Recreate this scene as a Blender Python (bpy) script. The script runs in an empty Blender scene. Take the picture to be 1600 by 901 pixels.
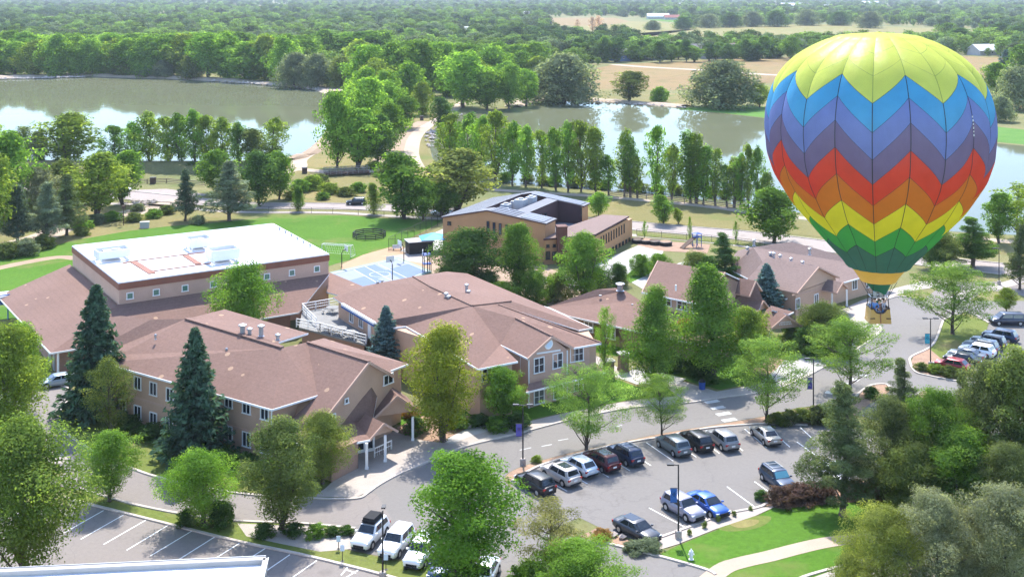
import bpy, bmesh, math, random
import numpy as np
from mathutils import Vector, Matrix
from mathutils.geometry import tessellate_polygon

# ---------------------------------------------------------------- camera, sky, sun, exposure
SC = bpy.context.scene
COL = SC.collection
CAM_H, FPX, VH, UC = 49.0, 1800.0, -14.0, 800.0      # camera height, focal length in photo px, horizon row, centre column
cam_d = bpy.data.cameras.new('camera')
cam = bpy.data.objects.new('camera', cam_d); COL.objects.link(cam)
cam.location = (0, 0, CAM_H); cam.rotation_euler = (math.pi/2, 0, 0)
cam_d.sensor_width = 36; cam_d.lens = FPX/1600*36
cam_d.shift_y = -(450.5-VH)/1600
cam_d.clip_end = 30000; cam_d.clip_start = 0.5
SC.camera = cam
SUN_EL, SUN_AZ = math.radians(53), math.radians(3)    # azimuth to the left of straight ahead (+Y)
W = bpy.data.worlds.new('World'); SC.world = W; W.use_nodes = True
nt = W.node_tree; nt.nodes.clear()
sky = nt.nodes.new('ShaderNodeTexSky'); sky.sky_type = 'NISHITA'; sky.sun_disc = False
sky.sun_elevation = SUN_EL; sky.sun_rotation = -SUN_AZ
sky.altitude = 1500; sky.air_density = 0.8; sky.dust_density = 1.6; sky.ozone_density = 0.5
bg = nt.nodes.new('ShaderNodeBackground'); bg.inputs[1].default_value = 0.15
wo = nt.nodes.new('ShaderNodeOutputWorld')
nt.links.new(sky.outputs[0], bg.inputs[0]); nt.links.new(bg.outputs[0], wo.inputs[0])
sun_d = bpy.data.lights.new('sun', 'SUN'); sun_d.energy = 2.1; sun_d.angle = math.radians(0.5); sun_d.color = (1, .955, .88)
sun = bpy.data.objects.new('sun', sun_d); COL.objects.link(sun)
sdir = Vector((-math.sin(SUN_AZ)*math.cos(SUN_EL), math.cos(SUN_AZ)*math.cos(SUN_EL), math.sin(SUN_EL)))
sun.rotation_euler = sdir.to_track_quat('Z', 'Y').to_euler(); sun.location = (0, 0, 200)
SC.view_settings.view_transform = 'Standard'; SC.view_settings.look = 'None'
SC.view_settings.exposure = 2.12; SC.view_settings.gamma = 1
SC.render.engine = 'CYCLES'
cy = SC.cycles
cy.max_bounces = 6; cy.diffuse_bounces = 3; cy.glossy_bounces = 2; cy.transmission_bounces = 2; cy.transparent_max_bounces = 4
cy.volume_bounces = 0; cy.use_denoising = True; cy.caustics_reflective = False; cy.caustics_refractive = False
cy.use_adaptive_sampling = True; cy.adaptive_threshold = 0.02

# ---------------------------------------------------------------- helpers
RNG = random.Random(7)
def P(u, v, z=0.0):
    d = (CAM_H - z)*FPX/(v - VH)
    return Vector(((u-UC)*d/FPX, d, z))
def pxm(v, z=0.0): return (CAM_H - z)/(v - VH)          # metres per photo px at a row
def proj(x, y, z=0.0): return UC + FPX*x/y, VH + FPX*(CAM_H - z)/y

def tag(o, label=None, cat=None, group=None, kind=None):
    if label: o['label'] = label
    if cat: o['category'] = cat
    if group: o['group'] = group
    if kind: o['kind'] = kind
    return o
def thing(name, label, cat, loc=(0, 0, 0), rz=0.0, group=None):
    o = bpy.data.objects.new(name, None); o.empty_display_size = .3
    o.location = loc; o.rotation_euler = (0, 0, rz); COL.objects.link(o)
    return tag(o, label, cat, group)
def mk(name, me, parent=None, world=True):
    """link a mesh object; with world=True its vertices are world coordinates, put under an unrotated parent"""
    o = bpy.data.objects.new(name, me); COL.objects.link(o)
    if parent is not None:
        o.parent = parent
        if world:
            r = parent
            off = Vector((0, 0, 0))
            while r is not None:
                off += Vector(r.location); r = r.parent
            o.location = -off
    return o
class MB:
    """mesh builder"""
    def __init__(s): s.v = []; s.f = []; s.m = []
    def add(s, vs, fs, mi=0):
        b = len(s.v); s.v += [tuple(p) for p in vs]
        for f in fs: s.f.append(tuple(b+i for i in f)); s.m.append(mi)
        return s
    def box(s, c, size, rz=0.0, mi=0, taper=1.0):
        hx, hy, hz = size[0]/2, size[1]/2, size[2]/2
        cs, sn = math.cos(rz), math.sin(rz); vs = []
        for z, k in ((-hz, 1.0), (hz, taper)):
            for x, y in ((-hx, -hy), (hx, -hy), (hx, hy), (-hx, hy)):
                vs.append((c[0]+(x*cs-y*sn)*k, c[1]+(x*sn+y*cs)*k, c[2]+z))
        return s.add(vs, [(3,2,1,0),(4,5,6,7),(0,1,5,4),(1,2,6,5),(2,3,7,6),(3,0,4,7)], mi)
    def bar(s, a, b, w, h=None, mi=0):
        """square bar from a to b"""
        h = h or w; a = Vector(a); b = Vector(b); d = (b-a)
        if d.length < 1e-6: return s
        d.normalize(); up = Vector((0,0,1)) if abs(d.z) < .95 else Vector((1,0,0))
        sx = d.cross(up).normalized(); sz = sx.cross(d).normalized()
        vs = []
        for p in (a, b):
            for i, j in ((-1,-1),(1,-1),(1,1),(-1,1)): vs.append(p + sx*(i*w/2) + sz*(j*h/2))
        return s.add(vs, [(3,2,1,0),(4,5,6,7),(0,1,5,4),(1,2,6,5),(2,3,7,6),(3,0,4,7)], mi)
    def tube(s, pts, rad, n=8, mi=0, caps=True):
        pts = [Vector(p) for p in pts]; rings = []
        for i, p in enumerate(pts):
            d = (pts[min(i+1, len(pts)-1)] - pts[max(i-1, 0)]).normalized()
            up = Vector((0,0,1)) if abs(d.z) < .9 else Vector((1,0,0))
            a = d.cross(up).normalized(); b = d.cross(a).normalized()
            r = rad[i] if hasattr(rad, '__len__') else rad
            rings.append([p + a*(r*math.cos(2*math.pi*k/n)) + b*(r*math.sin(2*math.pi*k/n)) for k in range(n)])
        vs = [q for r in rings for q in r]; fs = []
        for i in range(len(rings)-1):
            for k in range(n):
                fs.append((i*n+k, (i+1)*n+k, (i+1)*n+(k+1) % n, i*n+(k+1) % n))
        if caps:
            fs.append(tuple(range(n))); fs.append(tuple(reversed(range((len(rings)-1)*n, len(rings)*n))))
        return s.add(vs, fs, mi)
    def lathe(s, prof, c=(0,0,0), n=16, mi=0):
        vs = []; fs = []
        for r, z in prof:
            for k in range(n): vs.append((c[0]+r*math.cos(2*math.pi*k/n), c[1]+r*math.sin(2*math.pi*k/n), c[2]+z))
        for i in range(len(prof)-1):
            for k in range(n): fs.append((i*n+k, i*n+(k+1) % n, (i+1)*n+(k+1) % n, (i+1)*n+k))
        fs.append(tuple(reversed(range(n)))); fs.append(tuple(range((len(prof)-1)*n, len(prof)*n)))
        return s.add(vs, fs, mi)
    def poly(s, pts, mi=0, thick=0.0, mi_side=None):
        """flat (or nearly flat) polygon, triangulated; thick > 0 gives it a body below"""
        pts = [Vector(p) for p in pts]
        tri = tessellate_polygon([[Vector((p.x, p.y, 0)) for p in pts]])
        n = len(pts); fs = []
        for t in tri:
            a, b, c = (pts[i] for i in t)
            nz = (b.x-a.x)*(c.y-a.y) - (b.y-a.y)*(c.x-a.x)
            fs.append(tuple(t) if nz > 0 else tuple(reversed(t)))
        if not thick: return s.add(pts, fs, mi)
        low = [p - Vector((0,0,thick)) for p in pts]
        s.add(pts, fs, mi)
        s.add(low, [tuple(reversed(f)) for f in fs], mi if mi_side is None else mi_side)
        s.add(pts+low, [(i, i+n, (i+1) % n + n, (i+1) % n) for i in range(n)], mi if mi_side is None else mi_side)
        return s
    def quad(s, a, b, c, d, mi=0): return s.add([a, b, c, d], [(0,1,2,3)], mi)
    def mesh(s, name, mats, smooth=False):
        me = bpy.data.meshes.new(name)
        me.from_pydata([tuple(p) for p in s.v], [], s.f)
        if not isinstance(mats, (list, tuple)): mats = [mats]
        for m in mats: me.materials.append(m)
        if len(mats) > 1: me.polygons.foreach_set('material_index', s.m)
        if smooth: me.polygons.foreach_set('use_smooth', [True]*len(me.polygons))
        me.update(); return me
    def build(s, name, mats, parent=None, world=True, smooth=False):
        return mk(name, s.mesh(name, mats, smooth), parent, world)
def fixn(o):
    bm = bmesh.new(); bm.from_mesh(o.data); bmesh.ops.recalc_face_normals(bm, faces=bm.faces); bm.to_mesh(o.data); bm.free(); return o

def smooth_px(pts, n=5, closed=False):
    out = []; L = len(pts)
    rng = range(L if closed else L-1)
    for i in rng:
        p0 = pts[(i-1) % L] if closed or i > 0 else pts[0]
        p1 = pts[i]; p2 = pts[(i+1) % L]
        p3 = pts[(i+2) % L] if closed or i+2 < L else pts[-1]
        for k in range(n):
            t = k/n
            out.append(tuple(.5*((2*b)+(-a+c)*t+(2*a-5*b+4*c-d)*t*t+(-a+3*b-3*c+d)*t**3) for a, b, c, d in zip(p0, p1, p2, p3)))
    if not closed: out.append(tuple(pts[-1]))
    return out
def sheet(name, px, z, mat, sm=0, kind='structure', label=None):
    if sm: px = smooth_px(px, sm, True)
    o = MB().poly([P(u, v, 0) + Vector((0, 0, z)) for u, v in px]).build(name, mat)
    return tag(o, label, None, None, kind)
def strip_pts(px, sm=4):
    return [P(u, v, 0) for u, v in (smooth_px(px, sm) if sm else px)]
def ribbon(name, px, width, z, mat, sm=4, kind='structure', label=None):
    pts = strip_pts(px, sm); m = MB(); L = []; R = []
    for i, p in enumerate(pts):
        d = (pts[min(i+1, len(pts)-1)] - pts[max(i-1, 0)]).normalized(); nn = Vector((-d.y, d.x, 0))
        L.append(p + nn*width/2 + Vector((0,0,z))); R.append(p - nn*width/2 + Vector((0,0,z)))
    n = len(pts)
    m.add(L+R, [(i, i+n, i+1+n, i+1) for i in range(n-1)])
    return tag(m.build(name, mat), label, None, None, kind)
def kerb(px, sm=4, w=.3, h=.13, mat=None, name='kerb'):
    pts = strip_pts(px, sm); m = MB(); n = len(pts); rows = []
    for i, p in enumerate(pts):
        d = (pts[min(i+1, n-1)] - pts[max(i-1, 0)]).normalized(); nn = Vector((-d.y, d.x, 0))
        rows += [p+nn*w/2, p+nn*w/2+Vector((0,0,h)), p-nn*w/2+Vector((0,0,h)), p-nn*w/2]
    fs = []
    for i in range(n-1):
        for k in range(3): fs.append((4*i+k, 4*i+k+1, 4*i+4+k+1, 4*i+4+k))
    fs += [(0,1,2,3), (4*n-1,4*n-2,4*n-3,4*n-4)]
    m.add(rows, fs)
    return tag(fixn(m.build(name, mat or M['kerb'])), None, None, None, 'structure')
ORD = ['first','second','third','fourth','fifth','sixth','seventh','eighth','ninth','tenth','eleventh','twelfth','thirteenth','fourteenth','fifteenth','sixteenth','seventeenth','eighteenth','nineteenth','twentieth']
def ordinal(i):
    if i < 20: return ORD[i]
    tens = {2:'twenty',3:'thirty',4:'forty',5:'fifty'}
    n = i+1; t, r = divmod(n, 10)
    return (tens[t]+'-'+ORD[r-1]) if r else tens[t][:-1]+'ieth'

# ---------------------------------------------------------------- materials
M = {}
def nodes(name):
    m = bpy.data.materials.new(name); m.use_nodes = True
    t = m.node_tree; b = t.nodes['Principled BSDF']; M[name] = m
    return m, t, b
def N(t, kind, **kw):
    n = t.nodes.new('ShaderNode'+kind)
    for k, v in kw.items():
        if k.startswith('i_'): n.inputs[k[2:].replace('_', ' ')].default_value = v
        else: setattr(n, k, v)
    return n
def rgba(c): return (c[0], c[1], c[2], 1)
def coords(t, scale=(1,1,1)):
    tc = N(t, 'TexCoord'); mp = N(t, 'Mapping'); mp.inputs['Scale'].default_value = scale
    t.links.new(tc.outputs['Object'], mp.inputs[0]); return mp.outputs[0]
def noise(t, vec, scale, detail=3, rough=.55):
    n = N(t, 'TexNoise'); n.inputs['Scale'].default_value = scale; n.inputs['Detail'].default_value = detail; n.inputs['Roughness'].default_value = rough
    t.links.new(vec, n.inputs['Vector']); return n.outputs['Fac']
def ramp(t, fac, stops):
    r = N(t, 'ValToRGB'); e = r.color_ramp.elements
    while len(e) < len(stops): e.new(.5)
    for k, (p, c) in zip(e, stops): k.position = p; k.color = rgba(c) if hasattr(c, '__len__') else (c, c, c, 1)
    t.links.new(fac, r.inputs[0]); return r.outputs[0]
def mixc(t, fac, a, b, blend='MIX'):
    n = N(t, 'Mix', data_type='RGBA', blend_type=blend)
    for s, v in ((n.inputs[0], fac), (n.inputs[6], a), (n.inputs[7], b)):
        if hasattr(v, 'is_linked') or hasattr(v, 'links'): t.links.new(v, s)
        elif hasattr(v, '__len__'): s.default_value = rgba(v)
        else: s.default_value = v
    return n.outputs[2]
def bump(t, b, h, strength=.3, dist=.05):
    n = N(t, 'Bump'); n.inputs['Strength'].default_value = strength; n.inputs['Distance'].default_value = dist
    t.links.new(h, n.inputs['Height']); t.links.new(n.outputs[0], b.inputs['Normal'])
def plain(name, c, rough=.7, var=.12, scale=1.5, metal=0.0, spec=.3, fine=0.0):
    m, t, b = nodes(name)
    b.inputs['Roughness'].default_value = rough; b.inputs['Metallic'].default_value = metal
    b.inputs['Specular IOR Level'].default_value = spec
    if var:
        v = coords(t); f = noise(t, v, scale, 5, .65)
        a = tuple(x*(1-var) for x in c); d = tuple(min(1, x*(1+var)) for x in c)
        col = ramp(t, f, [(.3, a), (.7, d)])
        if fine:
            f2 = noise(t, v, 9.0, 2, .7); col = mixc(t, fine, col, ramp(t, f2, [(.35, tuple(x*.55 for x in c)), (.65, tuple(min(1, x*1.45) for x in c))]))
        t.links.new(col, b.inputs['Base Color'])
    else: b.inputs['Base Color'].default_value = rgba(c)
    return m
plain('kerb', (.44,.38,.33), .85, .15, .7)
plain('concrete', (.34,.295,.258), .85, .13, .35, fine=.15)
plain('white_concrete', (.37,.35,.325), .85, .1, .5)
plain('dirt', (.30,.215,.145), .95, .2, .25, fine=.25)
plain('pale_path', (.37,.29,.22), .95, .12, .2, fine=.12)
plain('mulch', (.29,.185,.125), .95, .25, .8, fine=.35)
plain('worn_paint', (.42,.42,.41), .7, .2, 1.2, fine=.2)
plain('paint_white', (.7,.7,.68), .6, .08, 3)
plain('white_trim', (.78,.77,.74), .55, .05, 1)
plain('white_roof', (.60,.60,.615), .6, .05, .15)
plain('rust', (.22,.085,.052), .7, .12, .6)
plain('wall_pink', (.50,.325,.24), .85, .07, .4, fine=.06)
plain('wall_tan', (.49,.315,.215), .85, .08, .4, fine=.06)
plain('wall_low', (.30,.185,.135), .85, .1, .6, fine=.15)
plain('cladding', (.40,.215,.098), .6, .08, .3)
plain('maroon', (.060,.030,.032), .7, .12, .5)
plain('brown_brick', (.12,.052,.036), .8, .15, 1.2, fine=.2)
plain('metal_roof', (.185,.19,.205), .8, .08, .4, spec=.15)
plain('solar', (.085,.105,.15), .5, .1, .6)
plain('hvac', (.36,.37,.39), .5, .06, 1)
plain('black_metal', (.018,.018,.02), .5, .1, 2)
plain('grey_metal', (.35,.36,.38), .4, .1, 2, metal=.6)
plain('wood', (.21,.155,.115), .85, .2, 1.0, fine=.2)
plain('brown_wood', (.09,.055,.04), .8, .2, 1.5)
plain('stone', (.40,.34,.30), .9, .3, .8, fine=.3)
plain('court_blue', (.085,.14,.25), .7, .06, .4)
plain('court_pale', (.18,.21,.26), .7, .05, .4)
plain('court_green', (.17,.23,.19), .7, .06, .4)
plain('sand', (.36,.235,.14), .95, .1, .4, fine=.15)
plain('bark', (.10,.075,.06), .95, .25, 3)
plain('pale_bark', (.26,.23,.20), .95, .2, 3)
plain('awning_blue', (.05,.30,.62), .6, .05, 2)
plain('banner_blue', (.03,.10,.30), .7, .05, 2)
plain('banner_teal', (.04,.30,.38), .7, .05, 2)
plain('banner_purple', (.10,.08,.30), .7, .05, 2)
plain('banner_red', (.40,.06,.10), .7, .05, 2)
plain('sign_pale', (.55,.66,.75), .5, .05, 2)
plain('bin_blue', (.03,.08,.30), .5, .05, 2)
plain('deck', (.19,.185,.175), .8, .15, .8)
plain('rubber', (.02,.02,.022), .9, .1, 3)
plain('rim', (.45,.46,.48), .35, .05, 2, metal=.7)
plain('house_wall', (.38,.36,.34), .8, .1, .3)
plain('house_roof', (.17,.155,.155), .85, .12, .4)
plain('house_roof_brown', (.25,.17,.14), .85, .12, .4)
plain('red_roof', (.28,.09,.07), .85, .12, .4)
plain('skin', (.45,.27,.19), .6, 0)
plain('hair', (.04,.025,.018), .8, 0)
plain('cloth_grey', (.30,.30,.34), .85, .1, 3)
plain('cloth_blue', (.10,.20,.42), .85, .1, 3)
plain('cloth_green', (.05,.22,.10), .85, .1, 3)
plain('cloth_brown', (.17,.09,.07), .85, .1, 3)
plain('cloth_white', (.6,.6,.6), .85, .05, 3)
plain('leather', (.055,.035,.028), .6, .15, 2)
def special_mats():
    # glass of buildings
    m, t, b = nodes('glass'); oi = N(t, 'ObjectInfo'); t.links.new(ramp(t, oi.outputs['Random'], [(.0,(.014,.02,.03)),(.55,(.02,.026,.036)),(.75,(.05,.056,.062)),(1.,(.13,.13,.125))]), b.inputs['Base Color']); b.inputs['Roughness'].default_value = .06; b.inputs['Specular IOR Level'].default_value = .6
    m, t, b = nodes('glass_green'); b.inputs['Base Color'].default_value = (.10,.20,.15,1); b.inputs['Roughness'].default_value = .1
    m, t, b = nodes('car_glass'); b.inputs['Base Color'].default_value = (.012,.017,.022,1); b.inputs['Roughness'].default_value = .05; b.inputs['Specular IOR Level'].default_value = .7
    m, t, b = nodes('windscreen_blue'); b.inputs['Base Color'].default_value = (.12,.34,.42,1); b.inputs['Roughness'].default_value = .15  # even blue base colour for one car's windscreen
    m, t, b = nodes('headlight'); b.inputs['Base Color'].default_value = (.75,.78,.8,1); b.inputs['Roughness'].default_value = .1
    m, t, b = nodes('taillight'); b.inputs['Base Color'].default_value = (.35,.015,.015,1); b.inputs['Roughness'].default_value = .15
    # car paint takes the object's own colour
    m, t, b = nodes('car_paint'); oi = N(t, 'ObjectInfo'); t.links.new(oi.outputs['Color'], b.inputs['Base Color'])
    b.inputs['Metallic'].default_value = .35; b.inputs['Roughness'].default_value = .32; b.inputs['Coat Weight'].default_value = .35; b.inputs['Coat Roughness'].default_value = .05
    # shingle roofs with courses, weathering and pale repair patches
    for nm, c, patch in (('shingle', (.188,.114,.089), .5), ('shingle_grey', (.20,.142,.122), 0)):
        m, t, b = nodes(nm); b.inputs['Roughness'].default_value = .92; b.inputs['Specular IOR Level'].default_value = .2
        v = coords(t)
        big = ramp(t, noise(t, v, .12, 4, .6), [(.3, tuple(x*.86 for x in c)), (.7, tuple(x*1.13 for x in c))])
        fine = ramp(t, noise(t, v, 3.2, 3, .8), [(.3, tuple(x*.62 for x in c)), (.7, tuple(x*1.38 for x in c))])
        col = mixc(t, .45, big, fine)
        wv = N(t, 'TexWave', wave_type='BANDS', bands_direction='Z'); wv.inputs['Scale'].default_value = 1.35; wv.inputs['Distortion'].default_value = .6; wv.inputs['Detail'].default_value = 1
        t.links.new(v, wv.inputs['Vector'])
        col = mixc(t, ramp(t, wv.outputs['Fac'], [(.0, .11), (.22, 0)]), col, tuple(x*.45 for x in c))
        if patch:
            vo = N(t, 'TexVoronoi'); vo.inputs['Scale'].default_value = .42; t.links.new(v, vo.inputs['Vector'])
            sep = N(t, 'SeparateColor'); t.links.new(vo.outputs['Color'], sep.inputs[0])
            a = N(t, 'Math', operation='LESS_THAN'); t.links.new(vo.outputs['Distance'], a.inputs[0]); a.inputs[1].default_value = .135
            g = N(t, 'Math', operation='GREATER_THAN'); t.links.new(sep.outputs[0], g.inputs[0]); g.inputs[1].default_value = .55
            k = N(t, 'Math', operation='MULTIPLY'); t.links.new(a.outputs[0], k.inputs[0]); t.links.new(g.outputs[0], k.inputs[1])
            k2 = N(t, 'Math', operation='MULTIPLY'); t.links.new(k.outputs[0], k2.inputs[0]); k2.inputs[1].default_value = .62
            col = mixc(t, k2.outputs[0], col, (.45,.30,.19))
        t.links.new(col, b.inputs['Base Color']); bump(t, b, noise(t, v, 6, 3), .3, .03)
    # asphalt with patches, cracks and wear
    for nm, c in (('asphalt', (.174,.160,.147)), ('asphalt_warm', (.198,.173,.156)), ('street', (.29,.245,.22)), ('asphalt_dark', (.14,.135,.138))):
        m, t, b = nodes(nm); b.inputs['Roughness'].default_value = .9; b.inputs['Specular IOR Level'].default_value = .25
        v = coords(t)
        big = ramp(t, noise(t, v, .07, 6, .6), [(.25, tuple(x*.92 for x in c)), (.5, c), (.75, tuple(x*1.08 for x in c))])
        fine = ramp(t, noise(t, v, 2.5, 4, .8), [(.3, tuple(x*.75 for x in c)), (.7, tuple(x*1.25 for x in c))])
        col = mixc(t, .35, big, fine)
        vo = N(t, 'TexVoronoi', feature='DISTANCE_TO_EDGE'); vo.inputs['Scale'].default_value = .11
        nz = N(t, 'TexNoise'); nz.inputs['Scale'].default_value = .4; nz.inputs['Detail'].default_value = 4; t.links.new(v, nz.inputs['Vector'])
        ad = N(t, 'VectorMath', operation='MULTIPLY_ADD'); t.links.new(nz.outputs['Color'], ad.inputs[0]); ad.inputs[1].default_value = (4,4,4); t.links.new(v, ad.inputs[2])
        t.links.new(ad.outputs[0], vo.inputs['Vector'])
        ck = ramp(t, vo.outputs['Distance'], [(.0, .28), (.010, 0)])
        col = mixc(t, ck, col, tuple(x*.45 for x in c))
        sp = N(t, 'TexVoronoi'); sp.inputs['Scale'].default_value = .27; t.links.new(ad.outputs[0], sp.inputs['Vector'])
        sc_ = N(t, 'SeparateColor'); t.links.new(sp.outputs['Color'], sc_.inputs[0])
        gt = N(t, 'Math', operation='GREATER_THAN'); t.links.new(sc_.outputs[1], gt.inputs[0]); gt.inputs[1].default_value = .6
        st_ = N(t, 'Math', operation='MULTIPLY'); t.links.new(gt.outputs[0], st_.inputs[0]); t.links.new(ramp(t, sp.outputs['Distance'], [(.0, .38), (.28, 0)]), st_.inputs[1])
        col = mixc(t, st_.outputs[0], col, tuple(x*.35 for x in c))
        t.links.new(col, b.inputs['Base Color'])
    # grasses
    def grass(nm, a, c, d, s1=.05, dry=None):
        m, t, b = nodes(nm); b.inputs['Roughness'].default_value = 1; b.inputs['Specular IOR Level'].default_value = .1
        v = coords(t)
        col = ramp(t, noise(t, v, s1, 6, .65), [(.28, a), (.5, c), (.72, d)])
        f2 = noise(t, v, 1.7, 5, .8)
        col = mixc(t, .5, col, mixc(t, 1.0, col, ramp(t, f2, [(.3, .55), (.7, 1.4)]), 'MULTIPLY'))
        if dry:
            col = mixc(t, ramp(t, noise(t, v, .09, 4, .6), [(.54, 0), (.68, .8)]), col, dry)
        t.links.new(col, b.inputs['Base Color']); bump(t, b, f2, .6, .15)
    grass('lawn', (.060,.135,.014), (.073,.158,.017), (.092,.168,.022), .06, (.155,.16,.05))
    grass('lawn_dull', (.095,.128,.03), (.13,.158,.038), (.155,.162,.05), .1, (.20,.165,.07))
    grass('meadow', (.13,.132,.045), (.19,.165,.066), (.25,.195,.085), .03, (.12,.15,.042))
    grass('dry_field', (.20,.135,.066), (.235,.165,.078), (.195,.155,.062), .012, (.14,.13,.048))
    grass('tan_field', (.185,.165,.062), (.215,.185,.07), (.15,.165,.05), .006, (.13,.145,.05))
    grass('ground', (.10,.125,.05), (.17,.165,.07), (.23,.19,.09), .02, (.12,.145,.05))
    grass('reeds', (.07,.16,.03), (.09,.19,.035), (.12,.2,.05), .1)
    # water: murky, nearly still
    m, t, b = nodes('water'); t.nodes.remove(b); out = t.nodes['Material Output']
    v = coords(t, (.35, 1, 1)); bp = N(t, 'Bump'); bp.inputs['Strength'].default_value = .03; bp.inputs['Distance'].default_value = .05; t.links.new(noise(t, v, .5, 4, .6), bp.inputs['Height'])
    fr = N(t, 'Fresnel'); fr.inputs['IOR'].default_value = 1.33; t.links.new(bp.outputs[0], fr.inputs['Normal'])
    k = N(t, 'Math', operation='MULTIPLY'); t.links.new(fr.outputs[0], k.inputs[0]); k.inputs[1].default_value = .42
    df = N(t, 'BsdfDiffuse'); t.links.new(ramp(t, noise(t, v, .02, 3), [(.3, (.098,.107,.062)), (.7, (.112,.118,.070))]), df.inputs[0])
    gl = N(t, 'BsdfGlossy'); gl.inputs['Roughness'].default_value = .04; gl.inputs['Color'].default_value = (.88,.95,1,1); t.links.new(bp.outputs[0], gl.inputs['Normal'])
    mx = N(t, 'MixShader'); t.links.new(k.outputs[0], mx.inputs[0]); t.links.new(df.outputs[0], mx.inputs[1]); t.links.new(gl.outputs[0], mx.inputs[2]); t.links.new(mx.outputs[0], out.inputs[0])
    # corrugated cladding
    # leaves
    for nm in ('leaf', 'needle'):
        m, t, b = nodes(nm); t.nodes.remove(b); out = t.nodes['Material Output']
        oi = N(t, 'ObjectInfo'); at = N(t, 'Attribute', attribute_name='tone')
        rnd = N(t, 'MapRange'); t.links.new(oi.outputs['Random'], rnd.inputs[0]); rnd.inputs[3].default_value = .88; rnd.inputs[4].default_value = 1.12
        mu = N(t, 'Math', operation='MULTIPLY'); t.links.new(rnd.outputs[0], mu.inputs[0]); t.links.new(at.outputs['Fac'], mu.inputs[1])
        hs = N(t, 'HueSaturation'); t.links.new(oi.outputs['Color'], hs.inputs['Color']); t.links.new(mu.outputs[0], hs.inputs['Value'])
        hu = N(t, 'MapRange'); t.links.new(at.outputs['Fac'], hu.inputs[0]); hu.inputs[1].default_value = .6; hu.inputs[2].default_value = 1.4; hu.inputs[3].default_value = .515; hu.inputs[4].default_value = .488
        t.links.new(hu.outputs[0], hs.inputs['Hue'])
        df = N(t, 'BsdfDiffuse'); tr = N(t, 'BsdfTranslucent'); mx = N(t, 'MixShader'); mx.inputs[0].default_value = .6 if nm == 'leaf' else .32
        t.links.new(hs.outputs[0], df.inputs[0]); 
        tc = mixc(t, 1.0, hs.outputs[0], (1.45,1.4,.7), 'MULTIPLY'); t.links.new(tc, tr.inputs[0])
        t.links.new(df.outputs[0], mx.inputs[1]); t.links.new(tr.outputs[0], mx.inputs[2]); t.links.new(mx.outputs[0], out.inputs[0])
special_mats()
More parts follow.
